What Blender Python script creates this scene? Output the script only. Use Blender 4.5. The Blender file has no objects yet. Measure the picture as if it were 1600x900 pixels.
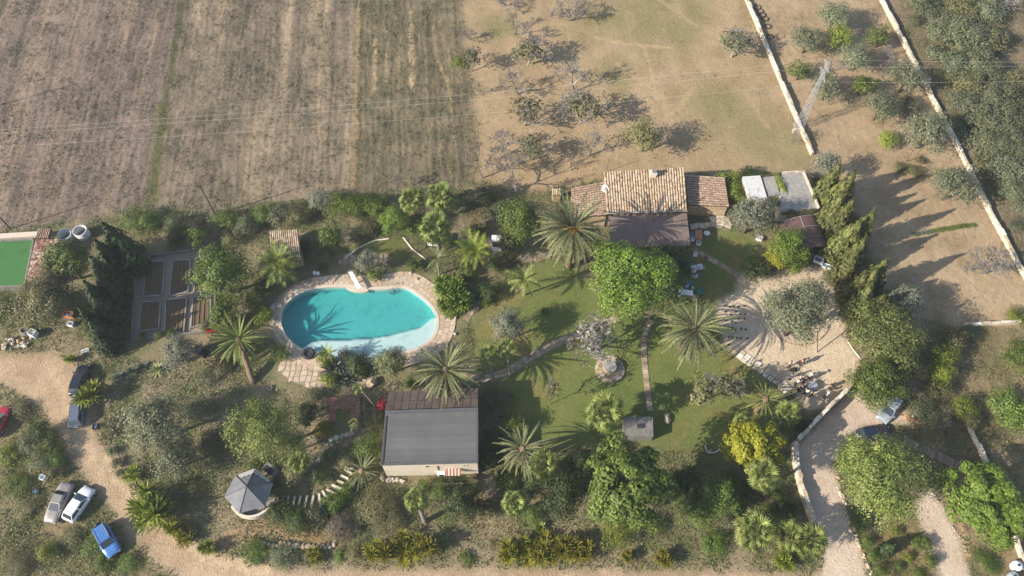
import bpy, math, random
import numpy as np

S = bpy.context.scene
COL = S.collection
rad = math.radians

# ---------------------------------------------------------------- camera, sky, sun, exposure
CAM_H, PITCH, FPX = 95.0, 59.7, 1256.0
cam = bpy.data.cameras.new('camera')
cam.sensor_width = 36.0
cam.lens = FPX / 1600.0 * 36.0
cam.clip_end = 6000
camo = bpy.data.objects.new('camera', cam)
COL.objects.link(camo)
camo.location = (0, 0, CAM_H)
camo.rotation_euler = (rad(90 - PITCH), 0, 0)
S.camera = camo

SUN_AZ, SUN_EL = 23.0, 28.5          # direction the shadows fall (from +x), height of the sun
W = bpy.data.worlds.new('World')
S.world = W
W.use_nodes = True
_n = W.node_tree.nodes
_bg = _n['Background']
_sky = _n.new('ShaderNodeTexSky')
_sky.sky_type = 'NISHITA'
_sky.sun_disc = False
_sky.sun_elevation = rad(SUN_EL)
_sky.sun_rotation = rad(90 - (SUN_AZ + 180))
_bg.inputs[1].default_value = 0.115
W.node_tree.links.new(_sky.outputs[0], _bg.inputs[0])
sl = bpy.data.lights.new('sun', 'SUN')
sl.energy = 4.6
sl.angle = rad(0.5)
sl.color = (1.0, 0.93, 0.82)
so = bpy.data.objects.new('sun', sl)
COL.objects.link(so)
so.rotation_euler = (rad(90 - SUN_EL), 0, rad(SUN_AZ - 90))
S.view_settings.view_transform = 'Standard'
S.view_settings.look = 'None'
S.view_settings.gamma = 1.0
S.view_settings.exposure = 1.0

# ---------------------------------------------------------------- geometry of the view: photo pixel -> place
_c, _s = math.cos(rad(PITCH)), math.sin(rad(PITCH))
def G(px, py, z=0.0):
    u, v = (px - 800) / FPX, (450 - py) / FPX
    d = (u, _c + v * _s, -_s + v * _c)
    t = (z - CAM_H) / d[2]
    return (d[0] * t, d[1] * t, z)
def mpp(px, py, z=0.0):
    x, y, _ = G(px, py, z)
    return (y * _c - (z - CAM_H) * _s) / FPX
def GP(pts, z=0.0):
    return [G(p[0], p[1], z)[:2] for p in pts]

# ---------------------------------------------------------------- materials
def lin(c):
    return tuple(((v / 255.0) / 12.92 if v / 255.0 <= .04045 else ((v / 255.0 + .055) / 1.055) ** 2.4) for v in c)
KA = 1 / 1.5
def alb(r, g, b, k=KA):
    return tuple(min(.8, v * k) for v in lin((r, g, b)))

def new_mat(name):
    m = bpy.data.materials.new(name)
    m.use_nodes = True
    nt = m.node_tree
    return m, nt, nt.nodes['Principled BSDF']

def ramp(nt, stops):
    r = nt.nodes.new('ShaderNodeValToRGB')
    el = r.color_ramp.elements
    while len(el) < len(stops):
        el.new(0.5)
    for e, (p, c) in zip(el, stops):
        e.position = p
        e.color = (*c, 1)
    return r

def mat_noise(name, c1, c2, scale=4.0, rough=.8, bump=0.0, metal=0.0, spec=.3, detail=6, c3=None):
    """solid surface with mottled colour from object-space noise"""
    m, nt, b = new_mat(name)
    tc = nt.nodes.new('ShaderNodeTexCoord')
    nz = nt.nodes.new('ShaderNodeTexNoise')
    nz.inputs['Scale'].default_value = scale
    nz.inputs['Detail'].default_value = detail
    nz.inputs['Roughness'].default_value = .65
    st = [(.3, c1), (.7, c2)] if c3 is None else [(.28, c1), (.5, c2), (.72, c3)]
    r = ramp(nt, st)
    L = nt.links.new
    L(tc.outputs['Object'], nz.inputs['Vector'])
    L(nz.outputs[0], r.inputs[0])
    L(r.outputs[0], b.inputs['Base Color'])
    b.inputs['Roughness'].default_value = rough
    b.inputs['Metallic'].default_value = metal
    b.inputs['Specular IOR Level'].default_value = spec
    if bump:
        bp = nt.nodes.new('ShaderNodeBump')
        bp.inputs['Strength'].default_value = bump
        bp.inputs['Distance'].default_value = .05
        L(nz.outputs[0], bp.inputs['Height'])
        L(bp.outputs[0], b.inputs['Normal'])
    return m

def mat_island(name, cols, rough=.8, spec=.3, scale=5.0, amt=.35):
    """every separate piece its own shade, with fine mottling on top"""
    m, nt, b = new_mat(name)
    L = nt.links.new
    ge = nt.nodes.new('ShaderNodeNewGeometry')
    oi = nt.nodes.new('ShaderNodeObjectInfo')
    ad = nt.nodes.new('ShaderNodeMath'); ad.operation = 'ADD'
    fr = nt.nodes.new('ShaderNodeMath'); fr.operation = 'FRACT'
    L(ge.outputs['Random Per Island'], ad.inputs[0]); L(oi.outputs['Random'], ad.inputs[1]); L(ad.outputs[0], fr.inputs[0])
    r = ramp(nt, [(i / max(1, len(cols) - 1), c) for i, c in enumerate(cols)])
    L(fr.outputs[0], r.inputs[0])
    tc = nt.nodes.new('ShaderNodeTexCoord')
    nz = nt.nodes.new('ShaderNodeTexNoise'); nz.inputs['Scale'].default_value = scale; nz.inputs['Detail'].default_value = 6
    L(tc.outputs['Object'], nz.inputs['Vector'])
    mr = nt.nodes.new('ShaderNodeMapRange')
    mr.inputs[1].default_value = .3; mr.inputs[2].default_value = .7
    mr.inputs[3].default_value = 1 - amt; mr.inputs[4].default_value = 1 + amt
    L(nz.outputs[0], mr.inputs[0])
    mx = nt.nodes.new('ShaderNodeMix'); mx.data_type = 'RGBA'; mx.blend_type = 'MULTIPLY'; mx.inputs[0].default_value = 1
    L(r.outputs[0], mx.inputs[6]); L(mr.outputs[0], mx.inputs[7])
    L(mx.outputs[2], b.inputs['Base Color'])
    b.inputs['Roughness'].default_value = rough
    b.inputs['Specular IOR Level'].default_value = spec
    return m

def mat_leaf(name, dark, mid, light, trans=.22, rough=.55):
    """foliage: shade varies leaf by leaf and plant by plant, some light comes through"""
    m, nt, b = new_mat(name)
    L = nt.links.new
    ge = nt.nodes.new('ShaderNodeNewGeometry')
    r = ramp(nt, [(0, dark), (.55, mid), (1, light)])
    tc = nt.nodes.new('ShaderNodeTexCoord')
    nz = nt.nodes.new('ShaderNodeTexNoise'); nz.inputs['Scale'].default_value = 2.6; nz.inputs['Detail'].default_value = 3
    L(tc.outputs['Object'], nz.inputs['Vector'])
    mr = nt.nodes.new('ShaderNodeMapRange'); mr.inputs[1].default_value = .32; mr.inputs[2].default_value = .68; mr.inputs[3].default_value = -.32; mr.inputs[4].default_value = .32
    L(nz.outputs[0], mr.inputs[0])
    ad = nt.nodes.new('ShaderNodeMath'); ad.operation = 'ADD'
    L(ge.outputs['Random Per Island'], ad.inputs[0]); L(mr.outputs[0], ad.inputs[1]); L(ad.outputs[0], r.inputs[0])
    oi = nt.nodes.new('ShaderNodeObjectInfo')
    hs = nt.nodes.new('ShaderNodeHueSaturation')
    h1 = nt.nodes.new('ShaderNodeMapRange'); h1.inputs[3].default_value = .484; h1.inputs[4].default_value = .504
    v1 = nt.nodes.new('ShaderNodeMapRange'); v1.inputs[3].default_value = .78; v1.inputs[4].default_value = 1.2
    L(oi.outputs['Random'], h1.inputs[0]); L(oi.outputs['Random'], v1.inputs[0])
    L(h1.outputs[0], hs.inputs['Hue']); L(v1.outputs[0], hs.inputs['Value'])
    L(r.outputs[0], hs.inputs['Color'])
    L(hs.outputs[0], b.inputs['Base Color'])
    b.inputs['Roughness'].default_value = rough
    b.inputs['Specular IOR Level'].default_value = .25
    tr = nt.nodes.new('ShaderNodeBsdfTranslucent')
    L(hs.outputs[0], tr.inputs[0])
    mx = nt.nodes.new('ShaderNodeMixShader'); mx.inputs[0].default_value = trans
    out = nt.nodes['Material Output']
    L(b.outputs[0], mx.inputs[1]); L(tr.outputs[0], mx.inputs[2]); L(mx.outputs[0], out.inputs[0])
    return m

def mat_paint(name, c, rough=.28, metal=.0, coat=.6):
    m, nt, b = new_mat(name)
    nz = nt.nodes.new('ShaderNodeTexNoise'); nz.inputs['Scale'].default_value = 3.0; nz.inputs['Detail'].default_value = 5
    r = ramp(nt, [(.3, tuple(v * .86 for v in c)), (.7, c)])
    tc = nt.nodes.new('ShaderNodeTexCoord')
    nt.links.new(tc.outputs['Object'], nz.inputs['Vector'])
    nt.links.new(nz.outputs[0], r.inputs[0]); nt.links.new(r.outputs[0], b.inputs['Base Color'])
    b.inputs['Roughness'].default_value = rough
    b.inputs['Metallic'].default_value = metal
    b.inputs['Coat Weight'].default_value = coat
    b.inputs['Coat Roughness'].default_value = .12
    return m

def mat_wall_stone(name, cols, mortar, scale=2.2):
    """rubble masonry: irregular cells with paler joints"""
    m, nt, b = new_mat(name)
    L = nt.links.new
    tc = nt.nodes.new('ShaderNodeTexCoord')
    vo = nt.nodes.new('ShaderNodeTexVoronoi'); vo.inputs['Scale'].default_value = scale
    ve = nt.nodes.new('ShaderNodeTexVoronoi'); ve.feature = 'DISTANCE_TO_EDGE'; ve.inputs['Scale'].default_value = scale
    L(tc.outputs['Object'], vo.inputs['Vector']); L(tc.outputs['Object'], ve.inputs['Vector'])
    sx = nt.nodes.new('ShaderNodeSeparateColor')
    L(vo.outputs['Color'], sx.inputs[0])
    r = ramp(nt, [(i / (len(cols) - 1), c) for i, c in enumerate(cols)])
    L(sx.outputs[0], r.inputs[0])
    mr = nt.nodes.new('ShaderNodeMapRange'); mr.inputs[1].default_value = .02; mr.inputs[2].default_value = .09
    L(ve.outputs[0], mr.inputs[0])
    mx = nt.nodes.new('ShaderNodeMix'); mx.data_type = 'RGBA'
    L(mr.outputs[0], mx.inputs[0]); mx.inputs[6].default_value = (*mortar, 1); L(r.outputs[0], mx.inputs[7])
    nz = nt.nodes.new('ShaderNodeTexNoise'); nz.inputs['Scale'].default_value = 7; nz.inputs['Detail'].default_value = 6
    L(tc.outputs['Object'], nz.inputs['Vector'])
    m2 = nt.nodes.new('ShaderNodeMapRange'); m2.inputs[1].default_value = .3; m2.inputs[2].default_value = .7; m2.inputs[3].default_value = .7; m2.inputs[4].default_value = 1.2
    L(nz.outputs[0], m2.inputs[0])
    mm = nt.nodes.new('ShaderNodeMix'); mm.data_type = 'RGBA'; mm.blend_type = 'MULTIPLY'; mm.inputs[0].default_value = 1
    L(mx.outputs[2], mm.inputs[6]); L(m2.outputs[0], mm.inputs[7])
    L(mm.outputs[2], b.inputs['Base Color'])
    b.inputs['Roughness'].default_value = .9
    bp = nt.nodes.new('ShaderNodeBump'); bp.inputs['Strength'].default_value = .6; bp.inputs['Distance'].default_value = .04
    L(mr.outputs[0], bp.inputs['Height']); L(bp.outputs[0], b.inputs['Normal'])
    return m

M = {}
def A(*c): return alb(*c)
# foliage albedos (linear), dark / mid / light
LEAF = {
    'bright':  ((.050, .078, .010), (.088, .130, .016), (.130, .178, .026)),
    'green':   ((.036, .058, .010), (.068, .100, .017), (.110, .148, .028)),
    'deep':    ((.028, .046, .008), (.058, .088, .014), (.100, .136, .024)),
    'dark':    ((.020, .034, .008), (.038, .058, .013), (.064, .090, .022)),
    'yellow':  ((.150, .160, .010), (.255, .262, .018), (.345, .345, .028)),
    'lime':    ((.080, .110, .012), (.140, .175, .020), (.190, .220, .030)),
    'olive':   ((.070, .078, .040), (.118, .126, .068), (.168, .174, .100)),
    'silver':  ((.090, .098, .064), (.145, .152, .100), (.205, .208, .145)),
    'cypress': ((.042, .050, .013), (.086, .096, .026), (.142, .148, .046)),
    'cypress_dark': ((.014, .026, .010), (.028, .046, .016), (.050, .075, .024)),
    'scrub':   ((.058, .066, .032), (.098, .106, .052), (.140, .146, .078)),
    'pepper':  ((.065, .090, .018), (.120, .150, .032), (.175, .200, .052)),
    'drygreen': ((.080, .080, .030), (.120, .118, .045), (.165, .150, .070)),
    'brown':   ((.100, .082, .050), (.150, .122, .078), (.200, .165, .110)),
    'palm':    ((.085, .094, .036), (.150, .160, .066), (.225, .230, .110)),
    'palm_fresh': ((.072, .094, .018), (.125, .154, .034), (.195, .220, .062)),
    'palm_dry': ((.150, .115, .065), (.210, .165, .095), (.270, .215, .130)),
    'yucca':   ((.090, .095, .010), (.165, .160, .016), (.240, .215, .028)),
    'agave':   ((.060, .085, .055), (.100, .130, .085), (.160, .185, .130)),
    'agave_pale': ((.22, .24, .10), (.32, .33, .15), (.42, .42, .22)),
    'red':     ((.30, .012, .012), (.45, .02, .02), (.55, .04, .03)),
    'orange':  ((.42, .20, .02), (.55, .28, .03), (.62, .34, .05)),
    'twig':    ((.110, .098, .085), (.160, .145, .125), (.210, .190, .165)),
    'dry_grass': ((.190, .150, .085), (.270, .215, .125), (.360, .290, .175)),
    'green_grass': ((.050, .060, .018), (.085, .095, .030), (.120, .125, .042)),
    'weed':    ((.075, .072, .035), (.115, .105, .055), (.160, .145, .080)),
}
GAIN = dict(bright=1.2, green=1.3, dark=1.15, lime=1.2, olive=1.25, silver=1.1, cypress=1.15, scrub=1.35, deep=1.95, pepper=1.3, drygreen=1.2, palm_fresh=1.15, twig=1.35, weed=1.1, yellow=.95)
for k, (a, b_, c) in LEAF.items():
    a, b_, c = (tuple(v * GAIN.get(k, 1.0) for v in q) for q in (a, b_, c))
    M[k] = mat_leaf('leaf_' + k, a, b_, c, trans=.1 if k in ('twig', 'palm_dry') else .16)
M['bark'] = mat_noise('bark', A(92, 76, 60), A(140, 120, 98), 6, .9, .5)
M['palm_trunk'] = mat_noise('palm_trunk', A(110, 92, 70), A(160, 138, 108), 9, .9, .6)
M['grey_trunk'] = mat_noise('grey_trunk', A(128, 118, 104), A(172, 160, 144), 8, .9, .4)
M['tile'] = mat_island('clay_tile', [A(178, 150, 122), A(206, 180, 148), A(216, 194, 164), A(198, 168, 136), A(226, 206, 178), A(168, 138, 112)], .85, .2, 3)
M['tile_red'] = mat_island('red_tile', [A(164, 136, 114), A(192, 164, 140), A(178, 148, 126), A(206, 180, 156)], .85, .2, 3)
M['brick'] = mat_island('brick_tile', [A(120, 70, 58), A(146, 92, 76), A(190, 150, 130), A(112, 66, 54), A(222, 200, 180), A(134, 80, 66)], .9, .2, 5)
M['under'] = mat_noise('roof_bed', A(88, 66, 52), A(116, 90, 70), 4)
M['plaster'] = mat_noise('cream_plaster', A(222, 204, 176), A(240, 226, 202), .8, .85, .1, c3=A(236, 220, 196))
M['stone_wall'] = mat_wall_stone('rubble_stone', [A(180, 150, 110), A(222, 192, 146), A(205, 172, 128), A(232, 208, 168)], A(200, 180, 150))
M['white_wall'] = mat_wall_stone('pale_block_wall', [A(226, 208, 180), A(248, 236, 216), A(240, 224, 198), A(216, 194, 160)], A(214, 196, 168), 1.6)
M['coping'] = mat_island('pale_coping', [A(224, 206, 178), A(250, 240, 222), A(236, 220, 196), A(206, 184, 150)], .9, .2, 2.5, .3)
M['paver'] = mat_island('sandstone_paver', [A(208, 182, 154), A(220, 196, 168), A(202, 176, 148), A(226, 204, 178), A(214, 186, 158)], .85, .2, 4, .16)
M['flag'] = mat_island('flagstone', [A(170, 150, 124), A(200, 180, 152), A(150, 130, 106), A(214, 196, 170)], .9, .2, 4, .3)
M['boulder'] = mat_island('limestone', [A(190, 168, 136), A(222, 204, 176), A(168, 140, 108), A(236, 222, 200), A(206, 160, 116)], .9, .2, 3, .35)
M['pale_rock'] = mat_island('pale_rock', [A(200, 188, 170), A(224, 214, 198), A(168, 152, 132)], .9, .2, 3, .25)
M['coping_pool'] = mat_noise('pool_coping', A(222, 200, 178), A(236, 218, 198), 3, .7)
M['basin'] = mat_noise('pool_plaster', (.40, .45, .43), (.56, .58, .55), .55, .8, c3=(.50, .53, .50))
M['mortar'] = mat_noise('mortar_bed', A(150, 132, 112), A(184, 165, 142), 5, .95)
M['concrete'] = mat_noise('concrete', A(150, 146, 140), A(190, 184, 176), 1.5, .9, .2)
M['dark_concrete'] = mat_noise('weathered_shaded_concrete', A(120, 116, 110), A(156, 150, 142), 1.5, .9, .2)
M['roof_grey'] = mat_island('grey_roofing', [A(106, 105, 104), A(118, 117, 115), A(110, 109, 108), A(122, 121, 119)], .9, .2, .6, .09)
M['roof_trim'] = mat_noise('grey_flashing', A(92, 93, 96), A(112, 113, 116), 2, .8)
M['roof_brown'] = mat_island('brown_roofing', [A(92, 79, 72), A(108, 94, 86), A(98, 85, 78)], .85, .2, 1.2, .22)
M['mesh_brown'] = mat_noise('brown_awning', A(128, 108, 98), A(150, 130, 118), .9, .85)
M['vault'] = mat_noise('brown_vault_sheet', A(112, 84, 78), A(132, 102, 96), .9, .55)
M['slate'] = mat_noise('grey_shingle', A(116, 116, 118), A(138, 138, 140), 1.2, .8)
M['pale_underlay'] = mat_noise('pale_underlay', A(206, 194, 186), A(226, 216, 208), 3, .9)
M['white'] = mat_noise('white_paint', (.70, .70, .68), (.80, .80, .78), 2, .6)
M['offwhite'] = mat_noise('weathered_white', A(196, 192, 186), A(240, 238, 234), 2.2, .8, c3=A(150, 140, 128))
M['black'] = mat_noise('black_rubber', (.012, .012, .013), (.03, .03, .032), 5, .6)
M['dark_metal'] = mat_noise('dark_metal', (.03, .028, .026), (.06, .055, .05), 5, .5)
M['steel'] = mat_noise('galvanised_steel', (.22, .22, .22), (.32, .32, .31), 4, .55)
M['wood'] = mat_island('weathered_wood', [A(130, 112, 94), A(164, 146, 124), A(148, 128, 108), A(180, 162, 140)], .9, .2, 6, .25)
M['dark_wood'] = mat_noise('dark_wood', A(52, 40, 32), A(84, 66, 52), 6, .85)
M['pole_wood'] = mat_noise('pole_wood', A(86, 74, 62), A(120, 104, 88), 6, .9)
M['terracotta'] = mat_noise('terracotta', A(186, 108, 66), A(222, 140, 90), 5, .85)
M['terracotta_paving'] = mat_island('terracotta_paving', [A(160, 116, 96), A(180, 134, 112), A(148, 106, 88)], .85, .2, 3, .2)
M['red_plastic'] = mat_noise('red_plastic', (.50, .03, .02), (.62, .05, .03), 4, .5)
M['blue_cloth'] = mat_noise('blue_cloth', (.10, .20, .36), (.18, .30, .46), 4, .8)
M['teal'] = mat_noise('teal_plastic', (.02, .30, .24), (.03, .40, .32), 4, .5)
M['green_plastic'] = mat_noise('green_plastic', (.10, .24, .06), (.16, .32, .10), 4, .6)
M['orange_cloth'] = mat_noise('orange_cloth', (.40, .16, .07), (.50, .22, .10), 5, .85)
M['cable'] = mat_noise('aluminium_cable', (.42, .40, .36), (.52, .50, .45), 3, .5)
M['glass'] = mat_paint('tinted_glass', (.030, .038, .045), .08, 0, 1.0)
M['rim'] = mat_noise('wheel_rim', (.40, .40, .42), (.55, .55, .57), 5, .35, metal=.6)
M['lamp_clear'] = mat_paint('lamp_clear', (.65, .65, .66), .1)
M['lamp_red'] = mat_paint('lamp_red', (.40, .012, .012), .15)
M['skin'] = mat_noise('skin', (.42, .25, .17), (.50, .31, .22), 9, .6)
M['hair'] = mat_noise('dark_hair', (.018, .012, .009), (.04, .028, .02), 14, .6)

# pool water: clear surface over a tinted body
def mat_water(name, col, dens):
    m, nt, b = new_mat(name)
    L = nt.links.new
    nt.nodes.remove(b)
    out = nt.nodes['Material Output']
    tr = nt.nodes.new('ShaderNodeBsdfTransparent')
    gl = nt.nodes.new('ShaderNodeBsdfGlossy'); gl.inputs['Roughness'].default_value = .06
    lw = nt.nodes.new('ShaderNodeLayerWeight'); lw.inputs[0].default_value = .5
    fr = nt.nodes.new('ShaderNodeMath'); fr.operation = 'MULTIPLY_ADD'; fr.inputs[1].default_value = .12; fr.inputs[2].default_value = .01
    L(lw.outputs['Facing'], fr.inputs[0])
    mx = nt.nodes.new('ShaderNodeMixShader')
    nz = nt.nodes.new('ShaderNodeTexNoise'); nz.inputs['Scale'].default_value = 1.6
    tc = nt.nodes.new('ShaderNodeTexCoord'); L(tc.outputs['Object'], nz.inputs['Vector'])
    bp = nt.nodes.new('ShaderNodeBump'); bp.inputs['Strength'].default_value = .08; bp.inputs['Distance'].default_value = .05
    L(nz.outputs[0], bp.inputs['Height']); L(bp.outputs[0], gl.inputs['Normal'])
    L(fr.outputs[0], mx.inputs[0]); L(tr.outputs[0], mx.inputs[1]); L(gl.outputs[0], mx.inputs[2])
    L(mx.outputs[0], out.inputs['Surface'])
    ab = nt.nodes.new('ShaderNodeVolumeAbsorption')
    ab.inputs[0].default_value = (*col, 1); ab.inputs[1].default_value = dens
    L(ab.outputs[0], out.inputs['Volume'])
    return m
M['water'] = mat_water('pool_water', (.28, .815, .815), .95)
M['pond_water'] = mat_paint('pond_water', (.105, .090, .012), .35, 0, .0)
M['tank_water'] = mat_noise('green_tank_water', (.030, .100, .024), (.055, .150, .036), .35, .35, spec=.4, c3=(.040, .125, .030))

# ---------------------------------------------------------------- mesh and object helpers
def tag(o, label=None, cat=None, group=None, kind=None):
    if label: o['label'] = label
    if cat: o['category'] = cat
    if group: o['group'] = group
    if kind: o['kind'] = kind
    return o

def link(o, parent=None):
    COL.objects.link(o)
    if parent is not None: o.parent = parent
    return o

def empty(name, loc, label=None, cat=None, group=None, rotz=0.0):
    o = bpy.data.objects.new(name, None)
    o.empty_display_size = .3
    o.location = loc
    o.rotation_euler = (0, 0, rotz)
    link(o)
    return tag(o, label, cat, group)

def mobj(name, me, parent=None, mat=None, loc=(0, 0, 0), rot=(0, 0, 0), scale=(1, 1, 1)):
    o = bpy.data.objects.new(name, me)
    link(o, parent)
    o.location = loc; o.rotation_euler = rot; o.scale = scale
    if mat is not None:
        o.material_slots[0].link = 'OBJECT'
        o.material_slots[0].material = mat
    return o

def npmesh(name, V, F, mats, midx=None, smooth=False):
    """V (n,3), F (m,k) equal-sized faces"""
    me = bpy.data.meshes.new(name)
    V = np.asarray(V, dtype=np.float32); F = np.asarray(F, dtype=np.int32)
    n, k = F.shape
    me.vertices.add(len(V)); me.vertices.foreach_set('co', V.ravel())
    me.loops.add(n * k); me.loops.foreach_set('vertex_index', F.ravel())
    me.polygons.add(n); me.polygons.foreach_set('loop_start', np.arange(0, n * k, k, dtype=np.int32))
    if midx is not None: me.polygons.foreach_set('material_index', np.asarray(midx, dtype=np.int32))
    me.polygons.foreach_set('use_smooth', np.full(n, smooth))
    for m in (mats if isinstance(mats, (list, tuple)) else [mats]): me.materials.append(m)
    me.update(calc_edges=True)
    return me

class MB:
    """collects shapes for ONE mesh"""
    def __init__(s): s.v = []; s.f = []; s.m = []
    def add(s, vs, fs, m=0):
        o = len(s.v); s.v += [tuple(p) for p in vs]
        for f in fs: s.f.append(tuple(i + o for i in f)); s.m.append(m)
        return s
    def box(s, c, size, rz=0.0, m=0, taper=1.0):
        x, y, z = size[0] / 2, size[1] / 2, size[2] / 2
        cs, sn = math.cos(rz), math.sin(rz)
        vs = []
        for k in (-1, 1):
            t = taper if k > 0 else 1
            for a, b in ((-1, -1), (1, -1), (1, 1), (-1, 1)):
                px, py = a * x * t, b * y * t
                vs.append((c[0] + px * cs - py * sn, c[1] + px * sn + py * cs, c[2] + k * z))
        return s.add(vs, [(0, 3, 2, 1), (4, 5, 6, 7), (0, 1, 5, 4), (1, 2, 6, 5), (2, 3, 7, 6), (3, 0, 4, 7)], m)
    def hexa(s, b4, t4, m=0):
        return s.add(list(b4) + list(t4), [(0, 3, 2, 1), (4, 5, 6, 7), (0, 1, 5, 4), (1, 2, 6, 5), (2, 3, 7, 6), (3, 0, 4, 7)], m)
    def slab(s, quad, th, m=0):
        """a plate through four points, thickness downwards"""
        return s.hexa([(p[0], p[1], p[2] - th) for p in quad], quad, m)
    def prism(s, poly, z0, z1, m=0):
        n = len(poly)
        ar = sum(poly[i][0] * poly[(i + 1) % n][1] - poly[(i + 1) % n][0] * poly[i][1] for i in range(n))
        if ar < 0: poly = poly[::-1]
        vs = [(p[0], p[1], z0) for p in poly] + [(p[0], p[1], z1) for p in poly]
        fs = [tuple(range(n - 1, -1, -1)), tuple(range(n, 2 * n))] + [(i, (i + 1) % n, n + (i + 1) % n, n + i) for i in range(n)]
        return s.add(vs, fs, m)
    def tube(s, pts, rads, n=6, m=0, cap=True):
        P_ = [np.array(p, float) for p in pts]
        if not isinstance(rads, (list, tuple)): rads = [rads] * len(P_)
        vs = []
        for i, p in enumerate(P_):
            d = P_[min(i + 1, len(P_) - 1)] - P_[max(i - 1, 0)]
            d /= (np.linalg.norm(d) + 1e-9)
            a = np.cross(d, (0, 0, 1.0) if abs(d[2]) < .9 else (1.0, 0, 0)); a /= np.linalg.norm(a)
            b = np.cross(d, a)
            for k in range(n):
                t = 2 * math.pi * k / n
                vs.append(p + rads[i] * (a * math.cos(t) + b * math.sin(t)))
        fs = []
        for i in range(len(P_) - 1):
            for k in range(n):
                fs.append((i * n + k, i * n + (k + 1) % n, (i + 1) * n + (k + 1) % n, (i + 1) * n + k))
        if cap:
            fs.append(tuple(range(n - 1, -1, -1))); fs.append(tuple(range((len(P_) - 1) * n, len(P_) * n)))
        return s.add(vs, fs, m)
    def lathe(s, prof, c=(0, 0, 0), n=16, m=0, cap=True, sx=1, sy=1):
        vs = []
        for r, z in prof:
            for k in range(n):
                t = 2 * math.pi * k / n
                vs.append((c[0] + sx * r * math.cos(t), c[1] + sy * r * math.sin(t), c[2] + z))
        fs = []
        for i in range(len(prof) - 1):
            for k in range(n):
                fs.append((i * n + k, i * n + (k + 1) % n, (i + 1) * n + (k + 1) % n, (i + 1) * n + k))
        if cap:
            fs.append(tuple(range(n - 1, -1, -1))); fs.append(tuple(range((len(prof) - 1) * n, len(prof) * n)))
        return s.add(vs, fs, m)
    def torus(s, c, R, r, n=20, k=8, m=0):
        vs = []
        for i in range(n):
            a = 2 * math.pi * i / n
            for j in range(k):
                b = 2 * math.pi * j / k
                q = R + r * math.cos(b)
                vs.append((c[0] + q * math.cos(a), c[1] + q * math.sin(a), c[2] + r * math.sin(b)))
        fs = [(i * k + j, ((i + 1) % n) * k + j, ((i + 1) % n) * k + (j + 1) % k, i * k + (j + 1) % k) for i in range(n) for j in range(k)]
        return s.add(vs, fs, m)
    def mesh(s, name, mats, off=(0, 0, 0), smooth=False):
        me = bpy.data.meshes.new(name)
        me.from_pydata([(p[0] - off[0], p[1] - off[1], p[2] - off[2]) for p in s.v], [], s.f)
        for m in (mats if isinstance(mats, (list, tuple)) else [mats]): me.materials.append(m)
        me.polygons.foreach_set('material_index', np.array(s.m, dtype=np.int32))
        me.polygons.foreach_set('use_smooth', np.full(len(s.f), smooth))
        me.update()
        return me
    def build(s, name, mats, parent=None, smooth=False, world=True):
        """as an object; with world=True the points are places and are made relative to the parent"""
        off = tuple(parent.matrix_local.translation) if (parent is not None and world) else (0, 0, 0)
        if parent is not None and world: off = tuple(parent.location)
        return mobj(name, s.mesh(name, mats, off, smooth), parent)

def clone(root, name=None, **kw):
    """a copy of a thing with copies of its parts and sub-parts (mesh data shared)"""
    c = root.copy(); COL.objects.link(c)
    for ch in root.children:
        d = ch.copy(); COL.objects.link(d); d.parent = c
        for g in ch.children:
            e = g.copy(); COL.objects.link(e); e.parent = d
    return c

rnd = random.Random(7)

# ---------------------------------------------------------------- noise and areas
def _hash(ix, iy, seed):
    h = (ix.astype(np.int64) * 374761393 + iy.astype(np.int64) * 668265263 + seed * 1442695041) & 0x7fffffff
    h = ((h ^ (h >> 13)) * 1274126177) & 0x7fffffff
    return ((h ^ (h >> 16)) & 0xffff) / 65535.0
def vnoise(x, y, seed=0):
    ix, iy = np.floor(x), np.floor(y)
    fx, fy = x - ix, y - iy
    fx = fx * fx * (3 - 2 * fx); fy = fy * fy * (3 - 2 * fy)
    a = _hash(ix, iy, seed); b = _hash(ix + 1, iy, seed); c = _hash(ix, iy + 1, seed); d = _hash(ix + 1, iy + 1, seed)
    return (a * (1 - fx) + b * fx) * (1 - fy) + (c * (1 - fx) + d * fx) * fy
def fbm(x, y, seed=0, o=4):
    r = 0; a = .5; t = 0
    for i in range(o):
        r = r + a * vnoise(x * 2 ** i, y * 2 ** i, seed + i * 17); t += a; a *= .55
    return r / t
def inpoly(x, y, poly):
    ins = np.zeros(x.shape, bool)
    n = len(poly)
    for i in range(n):
        x1, y1 = poly[i]; x2, y2 = poly[(i + 1) % n]
        if y1 == y2: continue
        c = (y1 > y) != (y2 > y)
        ins ^= c & (x < (x2 - x1) * (y - y1) / (y2 - y1) + x1)
    return ins
def segdist(x, y, pts):
    d = np.full(x.shape, 1e9)
    for (x1, y1), (x2, y2) in zip(pts[:-1], pts[1:]):
        dx, dy = x2 - x1, y2 - y1
        t = np.clip(((x - x1) * dx + (y - y1) * dy) / (dx * dx + dy * dy), 0, 1)
        d = np.minimum(d, np.hypot(x - x1 - t * dx, y - y1 - t * dy))
    return d
def blur(a, k):
    for _ in range(2):
        for ax in (0, 1):
            p = np.pad(a, [(k + 1, k) if i == ax else (0, 0) for i in (0, 1)], mode='edge')
            c = np.cumsum(p, axis=ax)
            a = (np.take(c, range(2 * k + 1, c.shape[ax]), axis=ax) - np.take(c, range(0, c.shape[ax] - 2 * k - 1), axis=ax)) / (2 * k + 1)
    return a
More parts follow.
